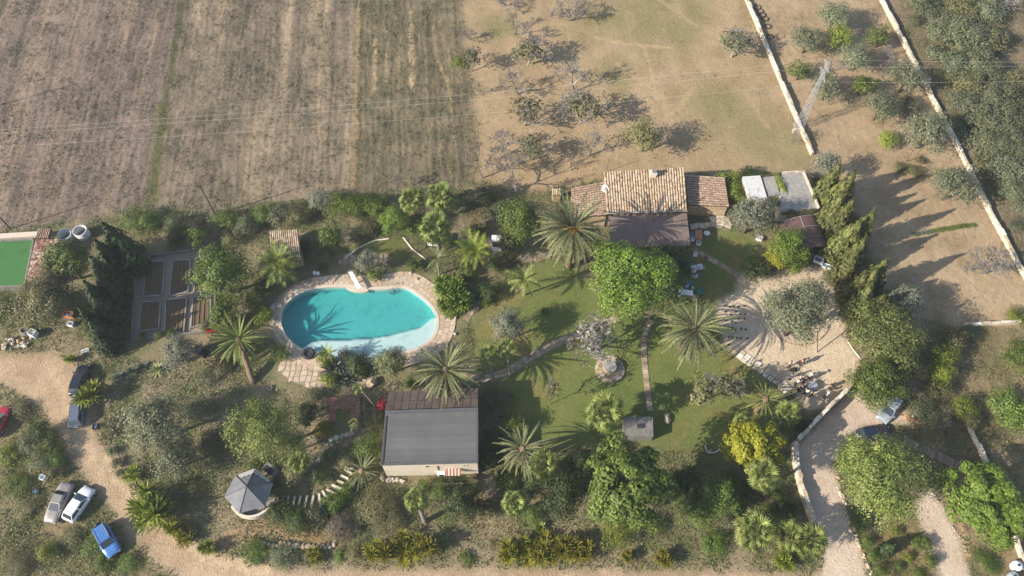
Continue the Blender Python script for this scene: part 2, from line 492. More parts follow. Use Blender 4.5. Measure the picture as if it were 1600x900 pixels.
def smooth_loop(pts, n=8):
    """closed Catmull-Rom curve"""
    out = []; N = len(pts)
    for i in range(N):
        p0, p1, p2, p3 = (np.array(pts[(i + j - 1) % N]) for j in range(4))
        for k in range(n):
            t = k / n
            out.append(tuple(.5 * (2 * p1 + (p2 - p0) * t + (2 * p0 - 5 * p1 + 4 * p2 - p3) * t * t + (3 * p1 - p0 - 3 * p2 + p3) * t ** 3)))
    return out
def offset_loop(pts, d):
    """move a closed outline along its outward normals (d > 0 outwards)"""
    P_ = np.array(pts); n = len(P_)
    ar = sum(P_[i][0] * P_[(i + 1) % n][1] - P_[(i + 1) % n][0] * P_[i][1] for i in range(n))
    t = np.roll(P_, -1, 0) - np.roll(P_, 1, 0)
    nr = np.stack([t[:, 1], -t[:, 0]], 1); nr /= np.linalg.norm(nr, axis=1)[:, None] + 1e-9
    if ar < 0: nr = -nr
    dd = np.asarray(d).reshape(-1, 1) if np.ndim(d) else d
    return P_ + nr * dd
# ---------------------------------------------------------------- the ground
POOL_PX = [(439, 500), (445, 478), (468, 459), (500, 450), (540, 448.5), (575, 452), (605, 451.5), (633, 450), (652, 460),
           (671, 476), (681, 493), (682, 510), (675, 527), (657, 541), (633, 550), (598, 557.5), (568, 561), (531, 560), (495, 556), (472, 546), (453, 531), (442, 515)]
POOL = smooth_loop(GP(POOL_PX), 5)
ZPX = {
 'ploughed_field': [(-90, -60), (296, -60), (283, 0), (262, 120), (245, 200), (232, 322), (120, 345), (0, 362), (-90, 370)],
 'stubble_field': [(296, -60), (562, -60), (556, 300), (430, 318), (330, 335), (232, 322), (245, 200), (262, 120), (283, 0)],
 'weedy_field': [(562, -60), (716, -60), (728, 60), (742, 150), (750, 240), (745, 280), (700, 298), (556, 300)],
 'orchard_ground': [(716, -60), (1140, -60), (1165, 0), (1268, 242), (1285, 272), (1140, 275), (1070, 270), (940, 280), (860, 300), (745, 300), (750, 240), (742, 150), (728, 60)],
 'bare_field': [(1140, -60), (1345, -60), (1375, 0), (1430, 105), (1500, 240), (1600, 435), (1640, 512), (1500, 512), (1440, 500), (1400, 480), (1370, 430), (1330, 300), (1285, 272), (1268, 242), (1165, 0)],
 'scrub_ground': [(1345, -60), (1900, -60), (1900, 512), (1640, 512), (1600, 435), (1500, 240), (1430, 105), (1375, 0)],
 'dry_paddock': [(1500, 512), (1900, 512), (1900, 1000), (1560, 1000), (1530, 880), (1490, 780), (1430, 680), (1440, 600)],
 'meadow': [(-90, 595), (0, 605), (40, 640), (70, 690), (100, 730), (130, 760), (165, 815), (205, 850), (245, 885), (290, 925), (290, 1000), (-90, 1000)],
 'lawn': [(790, 440), (850, 405), (900, 415), (935, 455), (975, 495), (1010, 505), (1060, 470), (1085, 380), (1130, 358), (1190, 375), (1185, 400), (1150, 440), (1128, 480), (1150, 540), (1190, 585), (1235, 640), (1200, 690), (1130, 720), (1040, 705), (960, 690), (900, 705), (840, 700), (795, 655), (785, 600), (745, 570), (735, 500), (770, 470)],
 'pool_lawn': [(545, 385), (590, 372), (630, 375), (652, 395), (620, 407), (550, 404)],
 'planting_bed': [(1360, 835), (1430, 800), (1450, 850), (1475, 930), (1385, 940)],
 'dirt_track': [(-90, 552), (0, 552), (50, 550), (115, 562), (142, 585), (148, 640), (152, 690), (172, 725), (202, 765), (237, 802), (292, 842), (345, 870), (420, 884), (600, 891), (800, 887), (1000, 889), (1150, 893), (1290, 893), (1330, 940), (1330, 1000), (320, 1000), (295, 915), (248, 880), (208, 845), (176, 808), (155, 775), (128, 742), (106, 715), (88, 670), (58, 632), (30, 612), (0, 602), (-90, 594)],
 'gravel_court': [(1155, 425), (1200, 430), (1250, 412), (1300, 420), (1312, 450), (1325, 490), (1322, 530), (1344, 560), (1335, 592), (1318, 612), (1290, 642), (1262, 640), (1238, 606), (1200, 585), (1165, 556), (1132, 545), (1118, 472), (1148, 455)],
 'driveway': [(1335, 607), (1400, 640), (1425, 645), (1420, 662), (1345, 668), (1322, 690), (1305, 728), (1312, 762), (1326, 810), (1346, 860), (1362, 940), (1278, 940), (1285, 860), (1268, 810), (1252, 760), (1238, 700), (1292, 648)],
 'side_drive': [(1428, 785), (1455, 765), (1478, 800), (1500, 840), (1516, 900), (1526, 960), (1482, 960), (1470, 900), (1450, 850), (1438, 818)],
}
STEP = .25
gx = np.arange(-96, 96.01, STEP); gy = np.arange(3, 126.01, STEP)
GX, GY = np.meshgrid(gx, gy)
wx = GX + (fbm(GX * .9, GY * .9, 3, 4) - .5) * 1.6
wy = GY + (fbm(GX * .9, GY * .9, 9, 4) - .5) * 1.6
fine = fbm(GX * 2.2, GY * 2.2, 21, 4) - .5
mid_ = fbm(GX * .35, GY * .35, 31, 4) - .5
big = fbm(GX * .07, GY * .07, 41, 3) - .5
ca, sa = math.cos(rad(4.85)), math.sin(rad(4.85))
UX = GX * ca + GY * sa; UY = -GX * sa + GY * ca          # across / along the plough lines
stripe = vnoise(UX * 1.1, UY * .05, 51) * .6 + vnoise(UX * 2.6, UY * .12, 52) * .4 - .5
stripe2 = vnoise(UX * .45, UY * .025, 53) - .5
fur = vnoise(UX * 3.6, UY * .22, 54) - .5
clod = fbm(GX * 1.3, GY * 1.3, 61, 3) - .5
def C(r, g, b): return np.array(alb(r, g, b))
def mixc(a, b, t): return a[None, None, :] * (1 - t[..., None]) + b[None, None, :] * t[..., None]
def cl(x): return np.clip(x, 0, 1)
# garden soil: dry earth with weeds
col = mixc(C(160, 143, 114), C(116, 117, 78), cl(.56 + mid_ * 2.4 + fine * 1.2 + big))
col = col * (1 + fine * .5)[..., None]
relief = fine * .10 + mid_ * .12
zone = np.zeros(GX.shape, np.int32)
ZN = ['garden_soil']
masks = {}
for zn, px in ZPX.items():
    p = GP(px)
    hard = zn in ('gravel_court', 'driveway', 'side_drive')
    k_ = .35 if hard else 1.0
    m_ = inpoly(GX + (wx - GX) * k_, GY + (wy - GY) * k_, p)
    masks[zn] = m_
    w = blur(m_.astype(float), 1 if hard else 3)
    r_ = relief * 0
    if zn == 'ploughed_field':
        c = mixc(C(140, 122, 108), C(122, 107, 95), cl(.5 + mid_ * 1.6 + big * 1.5))
        c = c * (1 + stripe * .20 + fur * .42 + fine * .6 + clod * .15)[..., None] + (C(196, 164, 120) * 1)[None, None, :] * (cl(stripe2 * 2.2 - .25) * .22)[..., None]
        r_ = stripe * .06 + fur * .10 + fine * .2
    elif zn == 'stubble_field':
        c = mixc(C(146, 129, 108), C(120, 110, 91), cl(.45 + mid_ * 2.2 + fine * .8))
        c = c * (1 + stripe * .22 + fur * .42 + fine * .6 + clod * .2)[..., None] + C(198, 168, 132)[None, None, :] * (cl(stripe2 * 2.4 - .2) * .35)[..., None]
        r_ = stripe * .06 + fur * .10 + fine * .2
    elif zn == 'weedy_field':
        c = mixc(C(142, 126, 100), C(114, 107, 82), cl(.6 + mid_ * 2.0 + fine))
        c = c * (1 + stripe * .22 + fur * .45 + fine * .6 + clod * .25)[..., None] + C(210, 178, 136)[None, None, :] * (cl(stripe * 3.0 - .9) * .5)[..., None]
        r_ = stripe * .06 + fur * .12 + fine * .24
    elif zn == 'orchard_ground':
        gpatch = np.zeros(GX.shape)
        for qx, qy, qr in ((950, 30, 9), (1010, 20, 10), (1060, 45, 7), (1000, 60, 6), (1130, 170, 7), (1180, 205, 7), (1240, 225, 6), (1100, 160, 5), (960, 115, 5), (780, 40, 5), (1200, 235, 6), (1080, 15, 5)):
            x0, y0, _z = G(qx, qy); gpatch = np.maximum(gpatch, np.exp(-(((GX - x0) / (qr * .75)) ** 2 + ((GY - y0) / (qr * .8)) ** 2)))
        g = cl(gpatch * 1.15 + fine * .7 + mid_ * .8 - .12)
        c = mixc(C(190, 163, 128), C(174, 149, 114), cl(.5 + mid_ * 2))
        c = c * (1 - g * .75)[..., None] + C(146, 136, 92)[None, None, :] * (g * .75)[..., None]
        c = c * (1 + fine * .32 + stripe * .10)[..., None]
        r_ = fine * .06
    elif zn == 'bare_field':
        c = mixc(C(192, 166, 132), C(174, 148, 116), cl(.5 + mid_ * 2 + big)) * (1 + fine * .38)[..., None]
        g = cl(mid_ * 2.5 + fine - .25); c = c * (1 - g * .5)[..., None] + C(140, 128, 84)[None, None, :] * (g * .5)[..., None]
        r_ = fine * .14
    elif zn == 'scrub_ground':
        c = mixc(C(150, 130, 108), C(118, 108, 82), cl(.5 + mid_ * 2.5)) * (1 + fine * .5)[..., None]
    elif zn == 'dry_paddock':
        c = mixc(C(164, 142, 108), C(118, 110, 76), cl(.5 + mid_ * 2.6 + big)) * (1 + fine * .5)[..., None]
    elif zn == 'meadow':
        c = mixc(C(150, 134, 100), C(104, 104, 62), cl(.55 + mid_ * 2.6 + fine * .8)) * (1 + fine * .5)[..., None]
    elif zn == 'lawn':
        c = mixc(C(128, 132, 74), C(106, 120, 62), cl(.5 + mid_ * 2)) * (1 + fine * .25)[..., None]
        g = cl(mid_ * 2.6 + big * 2.2 + fine * .8 - .22); c = c * (1 - g * .7)[..., None] + C(168, 140, 96)[None, None, :] * (g * .7)[..., None]
        r_ = fine * .03
    elif zn == 'pool_lawn':
        c = mixc(C(128, 122, 72), C(110, 114, 62), cl(.5 + mid_ * 2)) * (1 + fine * .25)[..., None]
    elif zn == 'planting_bed':
        c = mixc(C(160, 134, 98), C(122, 114, 74), cl(.5 + mid_ * 3 + fine)) * (1 + fine * .4)[..., None]
    elif zn == 'dirt_track':
        tr = cl(.5 + mid_ * 1.8 + big)
        c = mixc(C(208, 178, 146), C(180, 152, 122), cl(tr + clod * .8)) * (1 + fine * .30 + clod * .2)[..., None]
        r_ = fine * .05
    elif zn == 'gravel_court':
        c = mixc(C(234, 212, 182), C(218, 194, 162), cl(.5 + mid_ * 2)) * (1 + fine * .3)[..., None]
        r_ = fine * .05
    else:
        c = mixc(C(228, 206, 182), C(212, 188, 162), cl(.5 + mid_ * 2)) * (1 + fine * .18)[..., None]
        r_ = fine * .03
    if zn not in ('scrub_ground', 'dry_paddock', 'meadow'):
        relief = relief * (1 - w) + r_ * w
    col = col * (1 - w[..., None]) + c * w[..., None]
    ZN.append(zn); zone[m_] = len(ZN) - 1
def streak(pxs, width, c, amt, edge=.4):
    """a worn, overgrown or just recoloured line on the ground"""
    global col
    d = segdist(wx * .5 + GX * .5, wy * .5 + GY * .5, GP(pxs))
    w = cl((width - d) / edge + .5) * amt * cl(.75 + fine * 1.6)
    col = col * (1 - w[..., None]) + C(*c)[None, None, :] * w[..., None]
streak([(290, -40), (278, 50), (268, 110), (258, 160), (248, 230), (236, 318)], .55, (74, 80, 44), .9, .6)
streak([(252, 170), (246, 230), (240, 310)], 1.1, (104, 104, 60), .6, .9)
streak([(8, 0), (0, 25), (-12, 60)], .35, (80, 78, 56), .8)
streak([(53, -5), (38, 46), (24, 100)], .35, (86, 84, 60), .6)
streak([(561, -40), (557, 150), (554, 298)], .40, (186, 156, 116), .9)
streak([(566, -40), (562, 150), (559, 298)], .30, (78, 78, 54), .8)
streak([(585, 60), (586, 140)], .25, (216, 186, 146), .7); streak([(640, 20), (642, 80), (643, 135)], .4, (216, 184, 144), .75)
streak([(635, 0), (636, 60), (638, 140)], .2, (80, 78, 54), .7); streak([(604, 50), (605, 130)], .2, (210, 180, 138), .6)
streak([(676, 40), (682, 90), (700, 130), (706, 190), (712, 225)], .2, (206, 176, 132), .7)
streak([(752, 330), (640, 312), (430, 330), (340, 350), (100, 372)], 1.4, (112, 108, 72), .45, 1.5)
streak([(1030, 0), (1065, 22), (1088, 42)], .3, (200, 172, 128), .8)
streak([(930, 60), (965, 66), (1010, 72), (1050, 74)], .3, (206, 176, 132), .8)
streak([(965, 98), (990, 120), (1020, 140), (1040, 155)], .3, (206, 176, 132), .7)
streak([(1008, 75), (1014, 100), (1022, 128)], .3, (206, 176, 132), .6); streak([(1080, 140), (1060, 170), (1040, 185)], .35, (206, 176, 132), .6)
streak([(1165, 145), (1190, 185), (1200, 200)], .35, (204, 172, 128), .5); streak([(1000, 145), (1015, 160), (1020, 175)], .3, (206, 176, 132), .6)
streak([(800, 290), (850, 285), (900, 270), (940, 268)], 1.6, (196, 162, 124), .5, 1.4)
for off in (-.9, .9):
    q = [(175 + off * 9, 715), (200 + off * 9, 762), (245, 812 + off * 6), (320, 868 + off * 7), (420, 894 + off * 5)]
    streak(q, .4, (228, 198, 160), .75, .4)
streak([(85, 580), (110, 640), (140, 715)], .8, (224, 192, 152), .5, .8)
streak([(70, 730), (60, 760), (50, 800), (70, 830), (85, 840)], .12, (70, 58, 44), .8, .2)
streak([(345, 850), (425, 820), (520, 850)], 1.0, (206, 160, 116), .6, 1.0)
streak([(470, 880), (800, 875), (1250, 885)], .7, (150, 134, 108), .5, 1.2)
streak([(1515, 870), (1498, 815), (1470, 775)], .35, (226, 186, 140), .8, .4)
streak([(700, 760), (760, 820), (900, 850), (1000, 870)], 1.2, (166, 138, 108), .45, 1.5)
streak([(225, 560), (330, 525), (330, 545), (400, 600)], .8, (158, 138, 104), .6, 1.0)
streak([(560, 330), (650, 340), (760, 330)], 1.2, (150, 124, 96), .5, 1.4)
streak([(1045, 745), (1100, 720)], 2.4, (96, 88, 60), .4, 2.0)  # wide, faint darker patch right of the big clumpy tree
col = np.clip(col, .012, .75)
# level ground under the deck, paths, court and buildings
flat = np.minimum.reduce([segdist(GX, GY, [tuple(p) for p in POOL] + [POOL[0]]) - 3.2, segdist(GX, GY, GP([(735, 592), (795, 580), (865, 538), (968, 497)])) - 1, segdist(GX, GY, GP([(1017, 500), (1006, 545), (1016, 642)])) - 1,
    segdist(GX, GY, GP([(440, 575), (505, 580)])) - 2.2, segdist(GX, GY, GP([(953, 577), (954, 577)])) - 2.2, segdist(GX, GY, GP([(270, 410), (265, 515)])) - 5])
relief = relief * cl(flat / 1.5 + .25)
keep = ~inpoly(GX, GY, [tuple(p) for p in offset_loop(POOL, .15)])
Z = relief.copy()
edge_px = np.minimum.reduce([GX + 96, 96 - GX, GY - 3, 126 - GY])
Z = np.where(edge_px < 1.5, -.6 * (1 - edge_px / 1.5) + Z * edge_px / 1.5, Z)

def ground_material():
    m, nt, b = new_mat('earth')
    L = nt.links.new
    at = nt.nodes.new('ShaderNodeAttribute'); at.attribute_name = 'soil'
    tc = nt.nodes.new('ShaderNodeTexCoord')
    n1 = nt.nodes.new('ShaderNodeTexNoise'); n1.inputs['Scale'].default_value = 2.6; n1.inputs['Detail'].default_value = 8; n1.inputs['Roughness'].default_value = .75
    n2 = nt.nodes.new('ShaderNodeTexVoronoi'); n2.inputs['Scale'].default_value = 5.5
    L(tc.outputs['Object'], n1.inputs['Vector']); L(tc.outputs['Object'], n2.inputs['Vector'])
    mr = nt.nodes.new('ShaderNodeMapRange'); mr.inputs[1].default_value = .28; mr.inputs[2].default_value = .72; mr.inputs[3].default_value = .74; mr.inputs[4].default_value = 1.24
    L(n1.outputs[0], mr.inputs[0])
    mx = nt.nodes.new('ShaderNodeMix'); mx.data_type = 'RGBA'; mx.blend_type = 'MULTIPLY'; mx.inputs[0].default_value = 1
    L(at.outputs['Color'], mx.inputs[6]); L(mr.outputs[0], mx.inputs[7])
    L(mx.outputs[2], b.inputs['Base Color'])
    b.inputs['Roughness'].default_value = 1.0
    b.inputs['Specular IOR Level'].default_value = .1
    ad = nt.nodes.new('ShaderNodeMath'); ad.operation = 'ADD'
    L(n1.outputs[0], ad.inputs[0]); L(n2.outputs['Distance'], ad.inputs[1])
    bp = nt.nodes.new('ShaderNodeBump'); bp.inputs['Strength'].default_value = .35; bp.inputs['Distance'].default_value = .12
    L(ad.outputs[0], bp.inputs['Height']); L(bp.outputs[0], b.inputs['Normal'])
    return m
M['earth'] = ground_material()
NX = len(gx)
fi, fj = np.meshgrid(np.arange(len(gy) - 1), np.arange(NX - 1), indexing='ij')
quad = np.stack([fi * NX + fj, fi * NX + fj + 1, (fi + 1) * NX + fj + 1, (fi + 1) * NX + fj], -1).reshape(-1, 4)
qzone = zone[:-1, :-1].ravel()
qkeep = (keep[:-1, :-1] & keep[1:, :-1] & keep[:-1, 1:] & keep[1:, 1:]).ravel()
allv = np.stack([GX, GY, Z], -1).reshape(-1, 3)
allc = np.concatenate([col, np.ones(GX.shape + (1,))], -1).reshape(-1, 4).astype(np.float32)
for zi, zn in enumerate(ZN):
    q = quad[(qzone == zi) & qkeep]
    if not len(q): continue
    ids, inv = np.unique(q, return_inverse=True)
    me = npmesh(zn, allv[ids], inv.reshape(-1, 4), M['earth'], smooth=True)
    ca_ = me.color_attributes.new('soil', 'FLOAT_COLOR', 'POINT')
    ca_.data.foreach_set('color', allc[ids].ravel())
    o = mobj(zn, me); o['kind'] = 'structure'
def hgt(x, y):
    j = int(round((x - gx[0]) / STEP)); i = int(round((y - gy[0]) / STEP))
    if 0 <= i < len(gy) and 0 <= j < NX: return float(Z[i, j])
    return 0.0
# land beyond, out to the horizon
tm = mat_noise('far_land', C(176, 150, 118) * 1, C(140, 126, 94) * 1, .02, 1.0, c3=tuple(C(158, 138, 106)))
b = MB()
for x0, x1, y0, y1 in ((-4000, -95, -4000, 4000), (95, 4000, -4000, 4000), (-95, 95, -4000, 4), (-95, 95, 125, 4000)):
    b.add([(x0, y0, -.5), (x1, y0, -.5), (x1, y1, -.5), (x0, y1, -.5)], [(0, 1, 2, 3)])
tag(b.build('land', tm), kind='structure')

# low growth on the ground: blades and stalks
def tufts(name, mat, zones, density, hmin, hmax, spread, seed, blades=4, w=.05, thr=None, extra=None, cap=60000):
    if 'garden_soil' in zones: extra = flat > .4
    r = np.random.default_rng(seed)
    ok = np.zeros(GX.shape, bool)
    for z_ in zones: ok |= (zone == ZN.index(z_))
    if thr is not None: ok &= (mid_ + fine * .5 + r.normal(0, .08, GX.shape) > thr)
    if extra is not None: ok &= extra
    ok &= keep
    inv_ = (np.abs(GX) < .5 + 0.64 * 1.18 * (GY * _c + CAM_H * _s)) & (GY < 125) & (GY > 12)
    ok &= inv_
    ii, jj = np.nonzero(ok)
    n = min(cap, int(len(ii) * STEP * STEP * density))
    if n < 1: return
    pick = r.integers(0, len(ii), n)
    bx = gx[jj[pick]] + r.uniform(-.5, .5, n) * STEP; by = gy[ii[pick]] + r.uniform(-.5, .5, n) * STEP
    bz = Z[ii[pick], jj[pick]]
    bx, by, bz = (np.repeat(a, blades) for a in (bx, by, bz)); n *= blades
    a = r.uniform(0, 2 * np.pi, n); l = r.uniform(hmin, hmax, n); t = r.uniform(.25, 1.15, n)
    dx, dy, dz = np.cos(a) * np.sin(t), np.sin(a) * np.sin(t), np.cos(t)
    ox = bx + r.normal(0, spread, n); oy = by + r.normal(0, spread, n); oz = bz - .03
    pw = w * r.uniform(.6, 1.4, n)
    V = np.empty((n, 3, 3))
    V[:, 0] = np.stack([ox - np.sin(a) * pw, oy + np.cos(a) * pw, oz], -1)
    V[:, 1] = np.stack([ox + np.sin(a) * pw, oy - np.cos(a) * pw, oz], -1)
    V[:, 2] = np.stack([ox + dx * l, oy + dy * l, oz + dz * l], -1)
    me = npmesh(name, V.reshape(-1, 3), np.arange(n * 3).reshape(-1, 3), M[mat])
    tag(mobj(name, me), kind='stuff')
tufts('dry_stubble', 'dry_grass', ['ploughed_field', 'stubble_field'], 5, .06, .20, .10, 1, 4, .045, None, None, 26000)
tufts('field_weeds', 'weed', ['weedy_field', 'stubble_field', 'ploughed_field'], 6, .10, .30, .18, 2, 5, .06, .0, None, 24000)
tufts('rank_grass', 'dry_grass', ['weedy_field', 'garden_soil', 'meadow', 'dry_paddock', 'scrub_ground'], 3, .06, .22, .14, 3, 4, .05, None, None, 26000)
tufts('meadow_weeds', 'drygreen', ['meadow', 'garden_soil', 'dry_paddock', 'scrub_ground'], 7, .06, .24, .20, 4, 5, .08, -.05, None, 40000)
tufts('green_weeds', 'green_grass', ['meadow', 'garden_soil', 'planting_bed'], 7, .06, .24, .20, 5, 5, .08, .02, None, 24000)
tufts('lawn_grass', 'green_grass', ['lawn', 'pool_lawn', 'orchard_ground'], 5, .03, .08, .10, 6, 4, .04, .03, None, 12000)
tufts('orchard_weeds', 'drygreen', ['orchard_ground', 'bare_field'], 2, .06, .2, .12, 8, 4, .05, .06, None, 9000)

def undergrowth(name, mat, zones, density, size, h, seed, thr, cap):
    """low mixed leafy growth that hugs the ground in patches"""
    r = np.random.default_rng(seed)
    pat = fbm(GX * .42 + seed * 7, GY * .42 - seed * 3, 70 + seed, 4) - .5
    ok = np.zeros(GX.shape, bool)
    for z_ in zones: ok |= (zone == ZN.index(z_))
    ok &= keep & (flat > .6) & (pat > thr) & (GY < 112) & (GY > 12) & (np.abs(GX) < 2 + .76 * (GY * _c + CAM_H * _s))
    ii, jj = np.nonzero(ok); n = min(cap, int(len(ii) * STEP * STEP * density))
    k = r.integers(0, len(ii), n)
    top = h * np.clip((pat[ii[k], jj[k]] - thr) / .14, .12, 1)
    P_ = np.stack([gx[jj[k]] + r.uniform(-.5, .5, n) * STEP, gy[ii[k]] + r.uniform(-.5, .5, n) * STEP, Z[ii[k], jj[k]] + top * r.uniform(.1, 1, n) ** .6], -1)
    N_ = r.normal(0, .45, (n, 3)) + np.array([0, 0, 1.1]); N_ /= np.linalg.norm(N_, axis=1)[:, None]
    t = r.normal(0, 1, (n, 3)); t1 = t - (t * N_).sum(1, keepdims=True) * N_; t1 /= np.linalg.norm(t1, axis=1)[:, None]; t2 = np.cross(N_, t1)
    s = (size * r.uniform(.5, 1.5, n))[:, None]
    V = np.stack([P_ - t1 * s, P_ - t2 * s * .5, P_ + t1 * s, P_ + t2 * s * .5], 1).reshape(-1, 3)
    tag(mobj(name, npmesh(name, V, np.arange(n * 4).reshape(-1, 4), M[mat])), kind='stuff')
undergrowth('undergrowth', 'drygreen', ['garden_soil', 'meadow', 'dry_paddock', 'scrub_ground'], 9, .12, .22, 1, .04, 50000)
undergrowth('undergrowth', 'green', ['garden_soil', 'meadow', 'planting_bed'], 14, .11, .28, 2, .07, 42000)
undergrowth('undergrowth', 'scrub', ['garden_soil', 'scrub_ground', 'meadow'], 10, .11, .30, 3, .10, 26000)
undergrowth('undergrowth', 'brown', ['garden_soil', 'meadow', 'dry_paddock', 'scrub_ground'], 10, .11, .2, 4, .09, 26000)
# ---------------------------------------------------------------- helpers for built things
def solve_h(base, top):
    """height of a vertical edge seen from its foot to its head"""
    b = G(*base); best = (1e9, 0)
    for i in range(1, 400):
        h = i * .05
        g = G(top[0], top[1], h)
        e = abs(g[1] - b[1])
        if e < best[0]: best = (e, h)
    return best[1]
def lerp(a, b, t): return tuple(a[i] + (b[i] - a[i]) * t for i in range(len(a)))
def bil(q, u, v): return np.array(lerp(lerp(q[0], q[1], u), lerp(q[3], q[2], u), v))
def tile_field(mb, q, ncol, nrow, m=0, r=None, wob=.02, lift=.02, width=.42):
    """rows of barrel tiles on the plane through q = far-left, far-right, near-right, near-left"""
    r = r or rnd
    nrm = np.cross(bil(q, 1, .5) - bil(q, 0, .5), bil(q, .5, 0) - bil(q, .5, 1)); nrm /= np.linalg.norm(nrm)
    if nrm[2] < 0: nrm = -nrm
    for i in range(ncol):
        for j in range(nrow):
            u = (i + .5) / ncol; v0 = j / nrow; v1 = (j + 1.12) / nrow
            a = bil(q, u, v0); b = bil(q, u, min(v1, 1.01))
            ax = (bil(q, (i + 1) / ncol, v0) - bil(q, i / ncol, v0)) * width
            o = np.array([r.uniform(-wob, wob), r.uniform(-wob, wob), 0])
            hgt_ = np.linalg.norm(ax) * .9
            vs = []
            for p, k, dz in ((a, .88, lift), (b, 1.0, lift + .035)):
                for t in (-1, -.5, .5, 1):
                    hh = hgt_ * k * (1 - t * t) * 1.1
                    vs.append(p + o + ax * k * t + nrm * (dz + hh))
            mb.add(vs, [(0, 1, 5, 4), (1, 2, 6, 5), (2, 3, 7, 6), (4, 5, 6, 7)], m)
def body_under(mb, q, drop=.12, inset=.2, m=0, zb=-.1):
    """walls from the ground to the underside of a roof plate"""
    c = sum(np.array(p) for p in q) / 4
    t4 = []
    for p in q:
        d = np.array(p[:2]) - c[:2]; L_ = np.linalg.norm(d)
        d = d * (1 - inset / L_)
        t4.append((c[0] + d[0], c[1] + d[1], p[2] - drop))
    return mb.hexa([(p[0], p[1], zb) for p in (t4[3], t4[2], t4[1], t4[0])], [t4[3], t4[2], t4[1], t4[0]], m)
def jit_stones(poly, size, r, gap=.05, jit=.22, rot=0.0):
    """irregular paving stones filling an outline"""
    P_ = np.array(poly); c = P_.mean(0); cs, sn = math.cos(rot), math.sin(rot)
    Q = (P_ - c) @ np.array([[cs, -sn], [sn, cs]])
    lo, hi = Q.min(0), Q.max(0)
    nx, ny = max(1, int(round((hi[0] - lo[0]) / size))), max(1, int(round((hi[1] - lo[1]) / size)))
    g = {}
    for i in range(nx + 1):
        for j in range(ny + 1):
            g[i, j] = (lo[0] + (hi[0] - lo[0]) * i / nx + r.uniform(-jit, jit) * size, lo[1] + (hi[1] - lo[1]) * (j + .25 * (i % 2)) / ny + r.uniform(-jit, jit) * size)
    out = []
    for i in range(nx):
        for j in range(ny):
            q = np.array([g[i, j], g[i + 1, j], g[i + 1, j + 1], g[i, j + 1]]); m_ = q.mean(0)
            if not inpoly(np.array([m_[0]]), np.array([m_[1]]), [tuple(p) for p in Q])[0]: continue
            q = m_ + (q - m_) * (1 - gap / size * 2)
            out.append([tuple(p) for p in (q @ np.array([[cs, sn], [-sn, cs]])) + c])
    return out
def strip_stones(pts, width, size, r, across=2, gap=.05):
    """stones along a path"""
    P_ = [np.array(p) for p in pts]; out = []
    segs = []; tot = 0
    for a, b in zip(P_[:-1], P_[1:]):
        segs.append((tot, np.linalg.norm(b - a), a, b)); tot += segs[-1][1]
    def at(s):
        for s0, l, a, b in segs:
            if s <= s0 + l or (s0, l) == segs[-1][:2]:
                t = (b - a) / l; return a + t * (s - s0), np.array([-t[1], t[0]])
    n = int(tot / size)
    for i in range(n):
        js = [-.5] + sorted(r.uniform(-.15, .15) + (k / across - .5) for k in range(1, across)) + [.5]
        for k in range(across):
            q = []
            for s, w in ((i, js[k]), (i + 1, js[k]), (i + 1, js[k + 1]), (i, js[k + 1])):
                p, nn = at(s * tot / n + r.uniform(-.1, .1) * size); q.append(p + nn * w * width * r.uniform(.86, 1.1))
            q = np.array(q); m_ = q.mean(0); q = m_ + (q - m_) * (1 - gap / size * 2)
            out.append([tuple(p) for p in q])
    return out
def lay(parent, name, stones, mat, z0, z1, jz=.015):
    for st in stones:
        b = MB(); b.prism(st, z0, z1 + rnd.uniform(-jz, jz)); b.build(name, mat, parent)
import bmesh
_rock = []
for k in range(8):
    r = np.random.default_rng(k + 50); bm = bmesh.new()
    for p in r.normal(0, 1, (16, 3)):
        p = p / np.linalg.norm(p) * r.uniform(.38, .56); bm.verts.new((p[0], p[1] * .8, p[2] * .9))
    bmesh.ops.convex_hull(bm, input=list(bm.verts))
    me = bpy.data.meshes.new('boulder'); bm.to_mesh(me); bm.free(); me.materials.append(M['boulder']); _rock.append(me)
def rock(name, mat, loc, sz, parent=None, flat=.7):
    o = mobj(name, rnd.choice(_rock), parent, M[mat], loc, (0, 0, rnd.uniform(0, 6.28)), (sz * rnd.uniform(.8, 1.25), sz * rnd.uniform(.8, 1.2), sz * flat))
    return o

# ---------------------------------------------------------------- swimming pool
pc = np.array(POOL).mean(0)
pool = empty('swimming_pool', (pc[0], pc[1], 0), 'kidney shaped turquoise swimming pool with pale shelf along one side', 'swimming pool')
SHELF = GP([(466, 545), (490, 531), (517, 529), (575, 528), (610, 522), (657, 510), (676, 495), (740, 490), (740, 620), (450, 620)], -.5)
x0, x1 = min(p[0] for p in POOL) - .5, max(p[0] for p in POOL) + .5
y0, y1 = min(p[1] for p in POOL) - .5, max(p[1] for p in POOL) + .5
fx_ = np.arange(x0, x1, .2); fy_ = np.arange(y0, y1, .2)
FX, FY = np.meshgrid(fx_, fy_)
sh = blur(inpoly(FX, FY, SHELF).astype(float), 1)
dp = np.where(sh > .5, .42, 1.0) * 0 + (1.2 * (1 - sh) + .30 * sh) + .15 * cl((pc[0] - FX) / 9) * (1 - sh)
ins = inpoly(FX, FY, [tuple(p) for p in offset_loop(POOL, .35)])
fi, fj = np.meshgrid(np.arange(len(fy_) - 1), np.arange(len(fx_) - 1), indexing='ij')
qd = np.stack([fi * len(fx_) + fj, fi * len(fx_) + fj + 1, (fi + 1) * len(fx_) + fj + 1, (fi + 1) * len(fx_) + fj], -1).reshape(-1, 4)
kp = (ins[:-1, :-1] & ins[1:, 1:] & ins[1:, :-1] & ins[:-1, 1:]).ravel(); qd = qd[kp]
V = np.stack([FX - pc[0], FY - pc[1], -dp], -1).reshape(-1, 3)
ids, inv = np.unique(qd, return_inverse=True)
